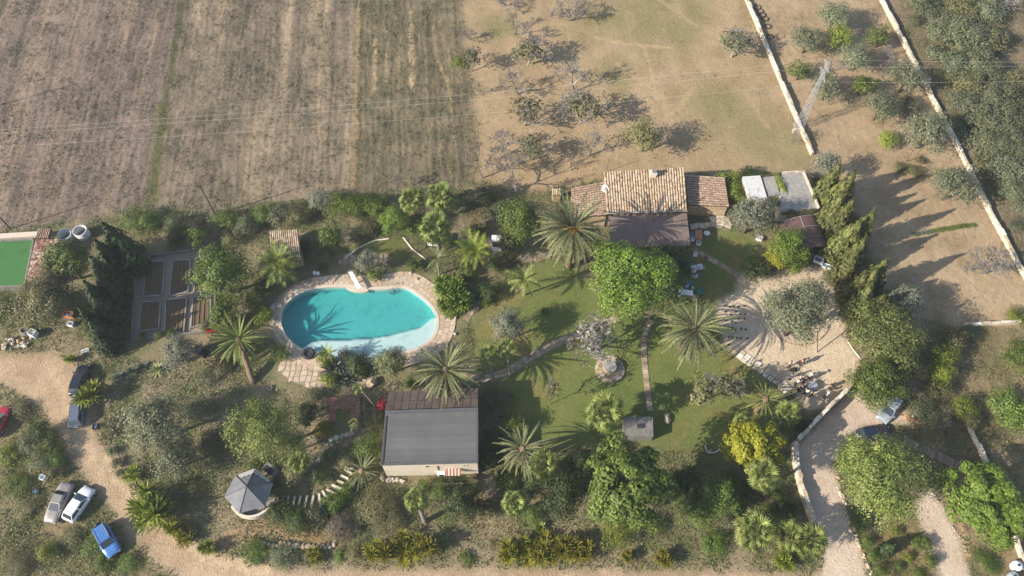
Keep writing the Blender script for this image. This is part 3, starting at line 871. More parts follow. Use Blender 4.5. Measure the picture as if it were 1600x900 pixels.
mobj('basin_floor', npmesh('basin_floor', V[ids], inv.reshape(-1, 4), M['basin'], smooth=True), pool)
b = MB(); n = len(POOL)
b.add([(x, y, .02) for x, y in POOL] + [(x, y, -2.9) for x, y in POOL], [(i, (i + 1) % n, n + (i + 1) % n, n + i) for i in range(n)])
b.build('basin_wall', M['basin'], pool)
b = MB(); b.prism([tuple(p) for p in offset_loop(POOL, -.012)], -2.88, -.13); b.build('water', M['water'], pool)
o1, o2 = offset_loop(POOL, -.06), offset_loop(POOL, .34)
b = MB()
for i in range(n):
    j = (i + 1) % n
    b.hexa([(*o1[i], -.1), (*o1[j], -.1), (*o2[j], -.1), (*o2[i], -.1)], [(*o1[i], .13), (*o1[j], .13), (*o2[j], .13), (*o2[i], .13)])
b.build('coping', M['coping_pool'], pool)
deck = empty('pool_deck', (pc[0], pc[1], 0)); deck['kind'] = 'structure'
def deckw(p):
    a = math.degrees(math.atan2(p[1] - pc[1], p[0] - pc[0])) % 360
    tab = [(0, 2.2), (40, 2.3), (70, 2.0), (110, 1.7), (150, 1.4), (180, 1.2), (215, 1.5), (240, 1.7), (270, 1.3), (310, 1.5), (335, 1.9), (360, 2.2)]
    for (a0, w0), (a1, w1) in zip(tab[:-1], tab[1:]):
        if a0 <= a <= a1: return w0 + (w1 - w0) * (a - a0) / (a1 - a0)
dw = np.array([deckw(p) for p in POOL])
bo = offset_loop(POOL, .34 + dw)
b = MB()
for i in range(n):
    j = (i + 1) % n
    b.hexa([(*o2[i], -.15), (*o2[j], -.15), (*bo[j], -.15), (*bo[i], -.15)], [(*o2[i], .06), (*o2[j], .06), (*bo[j], .06), (*bo[i], .06)])
b.build('mortar_bed', M['mortar'], deck)
seg = np.linalg.norm(np.roll(np.array(POOL), -1, 0) - np.array(POOL), axis=1); cum = np.concatenate([[0], np.cumsum(seg)])
def ringpt(s, f):
    s = s % cum[-1]; i = int(np.searchsorted(cum, s, side='right') - 1) % n; t = (s - cum[i]) / seg[i]; j = (i + 1) % n
    a = o2[i] + (o2[j] - o2[i]) * t; c = bo[i] + (bo[j] - bo[i]) * t
    return a + (c - a) * f
NP = 78
for ring in range(3):
    for k in range(NP):
        off = .5 * (ring % 2)
        if ring == 2 and dw[int(np.searchsorted(cum, (k + .5) / NP * cum[-1]) - 1) % n] < 1.45: continue
        g_ = .035
        q = [ringpt((k + off + a) / NP * cum[-1], (ring + f) / 3) for a, f in ((g_, .03), (1 - g_, .03), (1 - g_, .975), (g_, .975))]
        b = MB(); b.prism([tuple(p) for p in q], .0, .09 + rnd.uniform(-.008, .008)); b.build('paver', M['paver'], deck)
terr = empty('crazy_paving', G(470, 580)); terr['kind'] = 'structure'
pp = GP([(438, 560), (470, 556), (505, 566), (500, 590), (512, 602), (488, 606), (455, 596), (436, 580)])
b = MB(); b.prism(pp, -.1, .04); b.build('mortar_bed', M['mortar'], terr)
lay(terr, 'flagstone', jit_stones(pp, .72, rnd), M['paver'], 0, .08)
terr = empty('crazy_paving', G(660, 560)); terr['kind'] = 'structure'
pp = GP([(556, 585), (575, 586), (590, 590), (583, 606), (560, 604)])
b = MB(); b.prism(pp, -.1, .04); b.build('mortar_bed', M['mortar'], terr)
lay(terr, 'flagstone', jit_stones(pp, .7, rnd), M['paver'], 0, .08)
# diving board
a, c = G(548, 426, .9), G(560.5, 449, .75)
t = empty('diving_board', (*G(560, 452)[:2], 0), 'white diving board on a rounded pale plinth at the pool edge', 'diving board')
d = np.array(c[:2]) - np.array(a[:2]); ang = math.atan2(d[1], d[0]); L_ = np.linalg.norm(d)
b = MB(); b.box(((a[0] + c[0]) / 2, (a[1] + c[1]) / 2, .86), (L_ + .5, .55, .07), ang); b.build('board', M['white'], t)
for f in (.12, .55):
    p = lerp(a, c, f); b = MB(); b.box((p[0], p[1], .42), (.14, .44, .84), ang); b.build('support', M['offwhite'], t)
pl = smooth_loop(GP([(541, 449), (552, 446), (562, 446), (575, 453), (574, 456), (560, 456.5), (548, 454)]), 4)
b = MB(); b.prism(pl, -.3, .17); b.build('plinth', M['coping_pool'], t)
b = MB()
t = empty('pool_ladder', (*G(610, 453)[:2], 0), 'steel pool ladder with curved handrails on the far pool edge', 'ladder')
for dx in (-.25, .25):
    x, y, _z = G(611, 452); b = MB()
    b.tube([(x + dx, y + .6, .1), (x + dx, y + .6, .75), (x + dx, y + .4, .95), (x + dx, y + .05, .85), (x + dx, y - .12, .3), (x + dx, y - .12, -1.2)], .03, 6); b.build('handrail', M['steel'], t)
for k in range(3):
    b = MB(); b.box((x, y - .12, -.35 - .35 * k), (.5, .12, .03)); b.build('tread', M['steel'], t)
x, y, _z = G(482.5, 553, .25)
t = empty('inner_tube', (x, y, .12), 'large black rubber ring lying on the pool edge', 'rubber ring')
b = MB(); b.torus((x, y, .32), .62, .22, 24, 10); b.build('tube', M['black'], t, True)
b = MB(); b.torus((x, y, .30), .30, .09, 18, 8); b.build('inner_lip', M['dark_metal'], t, True)
# rocks and sheets along the left rim
for i, (px, py, s_, lb) in enumerate([(437, 478, .9, 'largest white rock above the left end of the pool'), (427, 480, .8, 'tan rock beside the largest white poolside rock'), (441, 492, .3, 'small white stone at the left pool edge'),
        (447, 469, .6, 'flat white rock under the feathery palm by the pool'), (455, 462, .7, 'second white rock under the feathery palm by the pool'), (432, 500, .6, 'grey white rock halfway down the left pool edge'),
        (426, 507, .5, 'low grey rock in the yucca bed by the pool'), (420, 520, .5, 'grey rock at the edge of the dark paving by the pool'), (463, 455, .55, 'white rock nearest the diving board on the left rim')]):
    tag(rock('poolside_rock', 'pale_rock', G(px, py, .1), s_ * 1.5, None, .6 * s_ * 1.2), lb, 'rock', 'white rocks round the left end of the pool')
for px, py, lb in ((492.5, 428, 'left one of two small white urns above the pool'), (498, 429, 'right one of two small white urns above the pool')):
    t = empty('urn', (*G(px, py)[:2], .0), lb, 'urn', 'white urns above the pool')
    b = MB(); b.lathe([(.16, 0), (.10, .12), (.26, .4), (.22, .52)], G(px, py), 10); b.build('bowl', M['white'], t, True)
    b = MB(); b.box((*G(px, py)[:2], .02), (.4, .4, .12)); b.build('foot', M['offwhite'], t)
for px, py, lb in ((641, 426, 'pale stone block at the far corner of the pool deck'), (651, 436, 'small dark stone on the far pool deck'), (711, 522, 'white stone post beside the deck at the right end of the pool'), (711, 497, 'white stone at the tip of the palm lily bed')):
    tag(rock('deck_stone', 'pale_rock' if 'white' in lb or 'pale' in lb else 'boulder', G(px, py, .15), .6, None, .6), lb, 'stone', 'stones on the pool deck')

# ---------------------------------------------------------------- stone paths
def stone_path(px, width, size, across, mat='flag'):
    p = GP(px)
    t = empty('stone_path', (*p[0], 0)); t['kind'] = 'structure'
    q = [np.array(a) for a in p]
    b = MB(); off = width * .52
    for a, c in zip(q[:-1], q[1:]):
        d = (c - a) / np.linalg.norm(c - a); nn = np.array([-d[1], d[0]]) * off
        b.prism([tuple(a - nn), tuple(c - nn), tuple(c + nn), tuple(a + nn)], -.12, .03 + rnd.uniform(0, .008))
    b.build('mortar_bed', M['mortar'], t)
    lay(t, 'flagstone', strip_stones(p, width, size, rnd, across), M[mat], 0, .075)
    return t
stone_path([(735, 592), (765, 590), (795, 580), (830, 558), (865, 538), (905, 522), (940, 506), (968, 497)], 1.05, .62, 2)
stone_path([(1017, 500), (1008, 520), (1006, 545), (1008, 575), (1012, 610), (1016, 642)], .75, .62, 1)
stone_path([(1080, 386), (1105, 402), (1130, 416), (1155, 432)], .8, .7, 1)
stone_path([(748, 470), (738, 485), (728, 500)], .9, .7, 1)
stone_path([(812, 402), (840, 404), (862, 396)], 1.0, .7, 2)
t = empty('stepping_path', G(590, 368)); t['kind'] = 'structure'
b = MB()
for a, c in (((543, 401), (560, 388)), ((560, 388), (585, 376)), ((585, 376), (608, 373)), ((630, 371), (645, 390)), ((645, 390), (665, 405))):
    a, c = G(*a), G(*c); b.tube([(a[0], a[1], .05), (c[0], c[1], .05)], .10, 5)
b.build('kerb_edging', M['coping'], t)
cp = GP([(547, 398), (560, 401), (612, 400), (616, 407), (600, 410), (560, 409), (535, 414), (518, 412)])
t = empty('rock_garden', G(560, 405)); t['kind'] = 'structure'
lay(t, 'flagstone', jit_stones(cp, .8, rnd), M['flag'], -.05, .06)
# edge slabs of the court and the paved corner by the lawn
t = empty('court_edging', G(1180, 570)); t['kind'] = 'structure'
lay(t, 'flagstone', strip_stones(GP([(1146, 546), (1170, 563), (1195, 580), (1218, 596), (1232, 612)]), 1.5, .75, rnd, 2), M['coping'], 0, .09)
t = empty('court_kerb', G(1225, 535)); t['kind'] = 'structure'
b = MB()
ring = [G(1250 + 47 * math.cos(a), 500 + 40 * math.sin(a)) for a in np.linspace(.15, 3.6, 22)]
for a, c in zip(ring[:-1], ring[1:]): b.tube([(a[0], a[1], .02), (c[0], c[1], .02)], .10, 5)
b.build('kerb_edging', M['flag'], t)
b = MB()
for px in ([(1322, 530), (1334, 548), (1344, 560)], [(1300, 420), (1312, 450), (1325, 490)]):
    for a, c in zip(px[:-1], px[1:]):
        a, c = G(*a), G(*c); b.tube([(a[0], a[1], .06), (c[0], c[1], .06)], .09, 5)
b.build('kerb_edging', M['coping'], t)

# ---------------------------------------------------------------- boundary walls
def stone_wall(px, h, th, label, body='white_wall', cop='coping', step=1.25, name='boundary_wall', group='pale stone boundary walls', heights=None):
    p = [np.array(a) for a in GP(px)]
    t = empty(name, (*p[0], 0), label, 'wall', group)
    b = MB(); r = random.Random(len(label))
    for si, (a, c) in enumerate(zip(p[:-1], p[1:])):
        hh = heights[si] if heights else h
        L_ = np.linalg.norm(c - a); d = (c - a) / L_; nn = np.array([-d[1], d[0]]); k = max(1, int(round(L_ / step)))
        for i in range(k):
            a0, a1 = a + d * (L_ * i / k), a + d * (L_ * (i + 1) / k)
            z = hh + r.uniform(-.05, .05); w0 = th / 2
            b.hexa([(*(a0 - nn * w0 * 1.1), -.15), (*(a1 - nn * w0 * 1.1), -.15), (*(a1 + nn * w0 * 1.1), -.15), (*(a0 + nn * w0 * 1.1), -.15)],
                   [(*(a0 - nn * w0), z), (*(a1 - nn * w0), z), (*(a1 + nn * w0), z), (*(a0 + nn * w0), z)])
            g_ = .03; e0, e1 = a0 + d * g_, a1 - d * g_; w1 = w0 + .05; zt = z + .09 + r.uniform(-.05, .06); zo = z + .003
            jn = nn * r.uniform(-.07, .07); w1 *= r.uniform(.82, 1.15)
            if r.random() < .05: continue
            cb = MB(); cb.hexa([(*(e0 - nn * w1 + jn), zo), (*(e1 - nn * w1 + jn), zo), (*(e1 + nn * w1 + jn), zo), (*(e0 + nn * w1 + jn), zo)],
                               [(*(e0 - nn * w1 * .9 + jn), zt), (*(e1 - nn * w1 * .9 + jn), zt + r.uniform(-.02, .02)), (*(e1 + nn * w1 * .9 + jn), zt), (*(e0 + nn * w1 * .9 + jn), zt)])
            cb.build('coping_stone', M[cop], t)
    b.build('masonry', M[body], t)
    return t
stone_wall([(1152, -32), (1165, 0), (1200, 83), (1235, 168), (1268, 243)], .7, .34, 'long pale stone wall between the orchard and the olive field beside the pylon')
stone_wall([(1360, -32), (1375, 0), (1430, 106), (1466, 178), (1500, 241), (1548, 340), (1603, 440)], .7, .34, 'long pale stone wall between the bare field and the mastic scrub')
stone_wall([(1502, 511), (1530, 508), (1592, 505)], .6, .3, 'short white wall running off to the right below the bare field')
stone_wall([(1510, 664), (1525, 695), (1540, 728)], .6, .32, 'short pale wall beside the end of the boardwalk')
stone_wall([(1582, 838), (1592, 865), (1606, 905)], .6, .32, 'short pale wall in the bottom right corner under the big tree')
stone_wall([(1238, 207), (1250, 206)], .5, .5, 'stub of cut stone against the wall at the foot of the pylon', name='wall_stub')
stone_wall([(1326, 606), (1312, 621), (1296, 637), (1276, 657), (1258, 676), (1243, 692)], 1.4, .40, 'stepped cream masonry wall at the entrance between court and driveway', body='stone_wall', name='entrance_wall', group='masonry walls along the driveway', heights=[1.25, 1.35, 1.9, 1.55, 1.35])
stone_wall([(1239, 694), (1241, 725), (1248, 760), (1258, 790), (1268, 816)], 1.1, .45, 'white rubble wall curving along the left side of the driveway', body='white_wall', step=.7, name='driveway_wall', group='masonry walls along the driveway')
def stone_row(px, nper, s_, label, group, name='edging_stone', mat='boulder'):
    p = GP(px)
    t = empty(name if False else 'stone_edging', (*p[0], 0), label, 'stone edging', group)
    for a, c in zip(p[:-1], p[1:]):
        for i in range(nper):
            q = lerp(a, c, (i + rnd.uniform(.2, .8)) / nper)
            rock('stone', mat, (q[0] + rnd.uniform(-.2, .2) - p[0][0], q[1] + rnd.uniform(-.2, .2) - p[0][1], .08), s_ * rnd.uniform(.6, 1.3), t)
    return t
stone_row([(1307, 740), (1312, 765), (1320, 790), (1328, 815), (1338, 840), (1352, 875), (1362, 900)], 6, .55, 'row of orange tan stones along the right edge of the driveway', 'stone edgings')
stone_row([(402, 848), (425, 852), (450, 850), (475, 855), (500, 855), (524, 853)], 8, .7, 'rough line of tan rocks on the bank above the bottom road', 'stone edgings')
stone_row([(516, 686), (530, 684), (545, 679), (552, 676)], 6, .65, 'white rocks along the lower rim of the murky pond', 'stone edgings', mat='pale_rock')
stone_row([(497, 722), (503, 712), (512, 700), (520, 690)], 5, .5, 'pale rocks stepping down from the murky pond', 'stone edgings', mat='pale_rock')
stone_row([(598, 748), (612, 751), (630, 752)], 6, .8, 'white rocks heaped at the foot of the cream wall of the grey roofed building', 'stone edgings', mat='pale_rock')
stone_row([(1430, 782), (1458, 770), (1480, 805), (1500, 840), (1512, 870)], 5, .35, 'low tan stones along the right side drive', 'stone edgings')
t = empty('rubble_heap', G(187, 655), 'low heap of dry rubble and stalks above the grey parked car', 'rubble heap')
for k in range(26): rock('stone', 'boulder', (rnd.uniform(-1.4, 1.4), rnd.uniform(-2.2, 2.2), .05), rnd.uniform(.2, .5), t)
t = empty('rubble_heap', G(203, 470), 'broken stones lying in shade beside the dark cypresses', 'rubble heap')
for k in range(22): rock('stone', 'boulder', (rnd.uniform(-.9, .7), rnd.uniform(-4.2, 4.2), .05), rnd.uniform(.3, .6), t)
# ---------------------------------------------------------------- farmhouse
def Q(pts): return [G(*p) for p in pts]
q = Q([(943, 269, 4.9), (1069, 262, 4.9), (1074, 328, 3.6), (948, 332, 3.6)])
fh = empty('farmhouse', (*G(1008, 345)[:2], 0), 'stone farmhouse with long barrel tiled roof and brown awning terrace', 'house')
b = MB(); body_under(b, q, .18, .22); b.build('wall', M['stone_wall'], fh)
b = MB(); b.slab(q, .16); rf = b.build('roof', M['under'], fh)
b = MB(); tile_field(b, q, 31, 15, wob=.025)
ti = MB(); ti.v = [(x - fh.location.x, y - fh.location.y, z) for x, y, z in b.v]; ti.f = b.f; ti.m = b.m
tag(ti.build('roof_tiles', M['tile'], rf, world=False), kind='stuff')
def subpart(mb, name, mat, part, thing_):
    """points are places; the part sits at its thing's origin"""
    return mobj(name, mb.mesh(name, mat, tuple(thing_.location)), part)
x, y, z = G(1020, 273, 5.0)
b = MB(); b.box((x, y, 5.0), (.9, .7, 1.0)); b.box((x, y, 5.56), (1.05, .85, .10)); subpart(b, 'chimney', M['plaster'], rf, fh)
b = MB(); b.box((x + .1, y, 5.80), (.55, .4, .38)); subpart(b, 'chimney_cap', M['dark_concrete'], rf, fh)
b = MB()
for f in np.linspace(0, 1, 14): 
    p = lerp(q[3], q[2], f); b.box((p[0], p[1] - .02, p[2] - .28), (.22, .5, .16))
b.build('rafter_end', M['dark_wood'], fh)
# terrace awning
q2 = Q([(951, 337, 3.1), (1073, 333, 3.1), (1079, 384, 2.7), (955, 386, 2.7)])
b = MB(); b.slab(q2, .06); aw = b.build('terrace_awning', M['mesh_brown'], fh)
for k in range(7):
    a, c = bil(q2, k / 6, 0), bil(q2, k / 6, 1)
    b = MB(); b.tube([(a[0], a[1], a[2] - .10), (c[0], c[1], c[2] - .10)], .035, 5); subpart(b, 'awning_beam', M['dark_metal'], aw, fh)
for k in range(5):
    c = bil(q2, .02 + .96 * k / 4, .98); b = MB(); b.box((c[0], c[1], c[2] / 2 - .06), (.12, .12, c[2] - .1)); b.build('post', M['dark_wood'], fh)
b = MB()
a, c = q[3], q[2]; b.tube([(a[0], a[1] - .08, a[2] - .12), (c[0], c[1] - .08, c[2] - .12)], .09, 6); b.build('gutter', M['steel'], fh)
# left wing
q = Q([(892, 294, 3.4), (943, 284, 3.7), (949, 336, 3.3), (896, 340, 3.0)])
b = MB(); body_under(b, q, .18, .2); b.build('wing_wall', M['stone_wall'], fh)
b = MB(); b.slab(q, .14); rf2 = b.build('wing_roof', M['under'], fh)
qq = [q[3], q[0], q[1], q[2]]
b = MB(); tile_field(b, qq, 14, 12, wob=.02); tag(subpart(b, 'roof_tiles', M['tile_red'], rf2, fh), kind='stuff')
# satellite dish on the wing
x, y, z = G(944, 294, 4.3)
t = empty('satellite_dish', (x, y, 3.6), 'white round satellite dish on the left end of the farmhouse roof', 'satellite dish')
b = MB(); b.lathe([(.001, .0), (.25, .03), (.42, .10), (.52, .17)], (0, 0, 0), 18, cap=False)
b.v = [(px, py * .64 - pz * .77, pz * .64 + py * .77) for px, py, pz in b.v]
b.v = [(px + x, py + y, pz + 4.35) for px, py, pz in b.v]
b.build('dish', M['white'], t, True)
b = MB(); b.tube([(x, y + .1, 3.3), (x, y + .05, 4.3)], .035, 6); b.build('mast', M['steel'], t)
b = MB(); b.tube([(x, y, 4.25), (x, y - .5, 4.55)], .015, 5); b.box((x, y - .52, 4.57), (.09, .09, .09)); b.build('feed_arm', M['steel'], t)
# little tiled oven hut left of the house
q = Q([(862, 295, 2.0), (876, 294, 2.0), (877, 305, 1.6), (863, 306, 1.6)])
t = empty('oven_hut', (*G(869, 312)[:2], 0), 'tiny tiled hut left of the farmhouse behind the big palm', 'hut')
b = MB(); body_under(b, q, .1, .1); b.build('wall', M['stone_wall'], t)
b = MB(); b.slab(q, .1); r_ = b.build('roof', M['under'], t)
b = MB(); tile_field(b, q, 5, 4); tag(subpart(b, 'roof_tiles', M['tile'], r_, t), kind='stuff')
# stone shed right of the house
q = Q([(1070, 273, 3.2), (1131, 277, 3.2), (1138, 323, 2.5), (1075, 320, 2.5)])
t = empty('stone_shed', (*G(1105, 335)[:2], 0), 'stone shed with rosy tiled roof joined to the right side of the farmhouse', 'shed')
b = MB(); body_under(b, q, .14, .12); b.build('wall', M['stone_wall'], t)
b = MB(); b.slab(q, .12); r_ = b.build('roof', M['under'], t)
qq = [q[3], q[0], q[1], q[2]]
b = MB(); tile_field(b, qq, 13, 14, wob=.02); tag(subpart(b, 'roof_tiles', M['tile_red'], r_, t), kind='stuff')
t = empty('house_terrace', G(1115, 350)); t['kind'] = 'structure'
lay(t, 'flagstone', jit_stones(GP([(1080, 348), (1135, 340), (1142, 352), (1110, 358), (1080, 357)]), .9, rnd, .02), M['coping'], 0, .09)

# ---------------------------------------------------------------- white annexe with grey roof panels, ivy and slab
def flat_building(name, label, cat, pts, z, wallmat, roofmat, par=.0):
    q = Q([(a, b_, z) for a, b_ in pts]); c = np.mean(q, axis=0)
    t = empty(name, (c[0], c[1], 0), label, cat)
    b = MB(); body_under(b, q, .15, .05); b.build('wall', M[wallmat], t)
    b = MB(); b.slab(q, .14); b.build('roof', M[roofmat], t)
    return t, q
t, q = flat_building('flat_roofed_annexe', 'flat roofed annexe with pale concrete roof hemmed by clipped ivy', 'building', [(1222, 271), (1255, 269), (1279, 326), (1219, 331)], 2.6, 'plaster', 'concrete')
b = MB()
for a, c in ((q[0], q[1]), (q[1], q[2])):
    d = np.array(c) - np.array(a); L_ = np.linalg.norm(d[:2]); ang = math.atan2(d[1], d[0]); m_ = (np.array(a) + np.array(c)) / 2
    b.box((m_[0], m_[1], 2.75), (L_, .22, .32), ang)
b.build('parapet', M['white_wall'], t)
t, q = flat_building('white_roofed_hut', 'hut with peeling white sheet roof next to the yellow green climber', 'hut', [(1160, 276), (1188, 274), (1199, 310), (1172, 312)], 2.5, 'plaster', 'offwhite')
t, q = flat_building('grey_roofed_hut', 'narrow hut with grey sheet roof between the ivy strips', 'hut', [(1191, 277), (1210, 275), (1219, 304), (1202, 307)], 2.3, 'plaster', 'concrete')

# ---------------------------------------------------------------- barrel vaulted carport
L0, R0, L1, R1 = G(1216, 352, 2.0), G(1275, 340, 2.0), G(1236, 402, 2.0), G(1294, 388, 2.0)
t = empty('vaulted_carport', (*lerp(L0, R1, .5)[:2], 0), 'carport with curved brown sheet roof beside the gravel court', 'carport')
NA = 10
def vault(f, a):
    l, r_ = np.array(lerp(L0, L1, f)), np.array(lerp(R0, R1, f)); m_ = (l + r_) / 2; h = (r_ - l) / 2
    return m_ + h * math.cos(math.pi - a) + np.array([0, 0, 1.25 * math.sin(a)])
for k in range(3):
    f0, f1 = k / 3, (k + 1) / 3
    b = MB(); vs = []
    for i in range(NA + 1):
        a = math.pi * i / NA; vs += [vault(f0, a), vault(f1, a)]
    b.add(vs, [(2 * i, 2 * i + 1, 2 * i + 3, 2 * i + 2) for i in range(NA)])
    b.add([np.array(v) - np.array([0, 0, .05]) for v in vs], [(2 * i, 2 * i + 2, 2 * i + 3, 2 * i + 1) for i in range(NA)])
    b.build('roof_sheet', M['vault'], t, True)
for f in (.003, .34, .67, .997):
    b = MB(); b.tube([vault(f, math.pi * i / NA) + np.array([0, 0, .02]) for i in range(NA + 1)], .045, 5); b.build('rib', M['concrete'] if 0 < f < .9 else M['dark_metal'], t)
b = MB(); b.tube([vault(f, math.pi * .5) + np.array([0, 0, .03]) for f in (0, .34)], .045, 5); b.build('ridge_seam', M['concrete'], t)
for f in (.02, .5, .98):
    for a in (0.02, math.pi - .02):
        p = vault(f, a); b = MB(); b.box((p[0], p[1], 1.0), (.12, .12, 2.0)); b.build('post', M['dark_metal'], t)
b = MB(); p0, p1 = vault(.02, 0), vault(.02, math.pi); b.prism([(p0[0], p0[1]), (p1[0], p1[1]), (p1[0], p1[1] + .15), (p0[0], p0[1] + .15)], 0, 2.0); b.build('back_wall', M['plaster'], t)

# ---------------------------------------------------------------- grey roofed building by the lawn
H0 = max(2.5, min(5.0, solve_h((748, 742), (747, 724))))
q = Q([(602, 642, H0), (747, 637, H0), (747, 723, H0), (595, 727, H0)])
gb = empty('garden_house', (*G(672, 690)[:2], 0), 'cream garden house with wide flat grey roof and brown rear canopy', 'house')
b = MB(); body_under(b, q, .18, .12); b.build('wall', M['plaster'], gb)
b = MB(); b.slab([(p[0], p[1], p[2] - .02) for p in q], .18); r_ = b.build('roof', M['roof_trim'], gb)
NS = 8
for k in range(NS):
    qa = [bil(q, u, v) for u, v in ((.03, .06 + .9 * k / NS), (.985, .06 + .9 * k / NS), (.985, .06 + .9 * (k + .985) / NS), (.03, .06 + .9 * (k + .985) / NS))]
    b = MB(); b.slab([(p[0], p[1], p[2] + .03 + .006 * (k % 2)) for p in qa], .05); subpart(b, 'roof_panel', M['roof_grey'], r_, gb)
for u0, u1, v0, v1, mt in ((.012, .026, .1, .985, 'dark_metal'), (.012, .99, .965, .985, 'roof_trim'), (.0, 1, .0, .045, 'roof_trim'), (.988, 1.0, .06, .985, 'roof_trim')):
    qa = [bil(q, u, v) for u, v in ((u0, v0), (u1, v0), (u1, v1), (u0, v1))]
    b = MB(); b.slab([(p[0], p[1], p[2] + .10) for p in qa], .118); subpart(b, 'parapet', M[mt], r_, gb)
q2 = Q([(608, 612, H0 - .5), (747, 606, H0 - .5), (747, 638, H0 - .3), (601, 643, H0 - .3)])
b = MB(); b.slab([(p[0], p[1], p[2] - .05) for p in q2], .08); cn = b.build('rear_canopy', M['dark_wood'], gb)
for i in range(12):
    for j in range(2):
        qa = [bil(q2, u, v) for u, v in (((i + .03) / 12, j / 2 + .01), ((i + .97) / 12, j / 2 + .01), ((i + .97) / 12, j / 2 + .49), ((i + .03) / 12, j / 2 + .49))]
        b = MB(); b.slab([(p[0], p[1], p[2] + rnd.uniform(0, .025)) for p in qa], .04); subpart(b, 'canopy_panel', M['roof_brown'], cn, gb)
for u in (.02, .35, .65, .98):
    p = bil(q2, u, .05); b = MB(); b.box((p[0], p[1], p[2] / 2 - .08), (.14, .14, p[2] - .1)); b.build('post', M['dark_wood'], gb)
fl, fr = bil(q, 0, 1), bil(q, 1, 1)
fd = np.array([fr[0] - fl[0], fr[1] - fl[1], 0]); fL = np.linalg.norm(fd); fd /= fL; fn = np.array([fd[1], -fd[0], 0])
def onwall(u, z, out=.0): 
    p = fl + fd * (u * fL) + fn * (out - .085); return np.array([p[0], p[1], z])
wang = math.atan2(fd[1], fd[0])
for u, w_ in ((.855, .25), (.89, .25)):
    p = onwall(u, H0 - 1.0, 0); b = MB(); b.box(p, (w_, .06, .4), wang); wf = b.build('window', M['white'], gb)
    p = onwall(u, H0 - 1.0, .035); b = MB(); b.box(p, (w_ * .7, .02, .28), wang); subpart(b, 'pane', M['glass'], wf, gb)
p = onwall(.47, H0 - 1.0, .05); b = MB(); b.box(p, (.35, .16, .12), wang); b.build('flue', M['dark_metal'], gb)
p = onwall(.575, H0 - .9, .06); b = MB(); b.tube([p, p - np.array([0, 0, 1.6])], .05, 6); b.build('drainpipe', M['dark_metal'], gb)
pa = onwall(.665, 2.3, 0); aw = MB(); aw.box(onwall(.735, 2.32, .45), (1.75, .9, .04), wang); awo = aw.build('door_awning', M['offwhite'], gb)
for k in range(9):
    if k % 2 == 0:
        b = MB(); b.box(onwall(.735, 2.36, .45) + fd * ((k - 4) * .195), (.15, .92, .035), wang); subpart(b, 'awning_slat', M['terracotta'], awo, gb)
b = MB(); b.box(onwall(.735, 1.1, .04), (1.3, .08, 2.2), wang); b.build('door', M['dark_wood'], gb)
for u, w_, h_ in ((.735, 1.9, .5), (.60, 3.0, .55)):
    b = MB(); b.box(onwall(u, h_ / 2 - .05, 1.3), (w_, .25, h_), wang); b.build('low_wall', M['plaster'], gb)
p = onwall(.60, 1.2, .28); t = empty('air_conditioner', (p[0], p[1], .9), 'white air conditioner box on the front of the cream garden house', 'air conditioner')
b = MB(); b.box(p, (.95, .38, .7), wang); b.build('casing', M['white'], t)
b = MB(); b.box(p + fn * .2, (.55, .03, .5), wang); b.build('grille', M['dark_metal'], t)
t = empty('wood_pile', (*onwall(.95, 0, .5)[:2], 0), 'small dark wood pile at the right front corner of the garden house', 'wood pile')
for k in range(9):
    c = onwall(.93 + .006 * (k % 3), .12 + .2 * (k // 3), .35 + .2 * (k % 3)); b = MB(); b.tube([c - fd * .45, c + fd * .45], .09, 6); b.build('log', M['bark'], t)

# ---------------------------------------------------------------- gazebo
ap = G(385, 760, 4.0); ev = [G(a, b_, 2.6) for a, b_ in ((368, 743), (399, 732), (427, 755), (414, 791), (374, 802), (350, 776))]
cg = np.mean([p[:2] for p in ev], axis=0)
t = empty('gazebo', (cg[0], cg[1], 0), 'six sided gazebo with grey shingle roof and torn pale flap', 'gazebo')
for i in range(6):
    a, c = ev[i], ev[(i + 1) % 6]
    b = MB(); b.add([a, c, ap, (a[0], a[1], a[2] - .08), (c[0], c[1], c[2] - .08), (ap[0], ap[1], ap[2] - .1)], [(0, 1, 2), (5, 4, 3), (0, 3, 4, 1), (1, 4, 5, 2), (2, 5, 3, 0)] )
    po = b.build('roof_panel', M['slate'], t)
    b = MB(); b.tube([(a[0], a[1], a[2] + .02), (ap[0], ap[1], ap[2] + .02)], .05, 5); b.build('hip_ridge', M['roof_trim'], t)
    inn = lerp(a, (cg[0], cg[1], 0), .14); b = MB(); b.box((inn[0], inn[1], 1.25), (.14, .14, 2.5)); b.build('post', M['dark_wood'], t)
a, c, e = ev[0], ev[1], ev[2]
def onp(p, q_, f, up=.05): 
    m_ = np.array(lerp(p, q_, f)); return m_ + np.array([0, 0, up])
fl_ = [onp(a, c, .15), onp(a, c, 1.0), np.array(ap) * .55 + np.array(c) * .45 + np.array([0, 0, .06])]
pts = [onp(a, c, .12, .05), onp(c, c, 0, .07)]
inner = [np.array(onp(a, c, .12 + .88 * k / 6)) * (1 - (.26 + .06 * (k % 2))) + np.array(ap) * (.26 + .06 * (k % 2)) + np.array([0, 0, .05]) for k in range(7)]
b = MB(); outer = [onp(a, c, .12 + .88 * k / 6, .06) for k in range(7)]
b.add(outer + inner, [(k, k + 1, 8 + k, 7 + k) for k in range(6)])
inner2 = [np.array(onp(c, e, .85 * k / 5)) * (1 - (.20 + .06 * (k % 2) - .02 * k)) + np.array(ap) * (.20 + .06 * (k % 2) - .02 * k) + np.array([0, 0, .06]) for k in range(6)]
outer2 = [onp(c, e, .85 * k / 5, .06) for k in range(6)]
b.add(outer2 + inner2, [(k, k + 1, 7 + k, 6 + k) for k in range(5)])
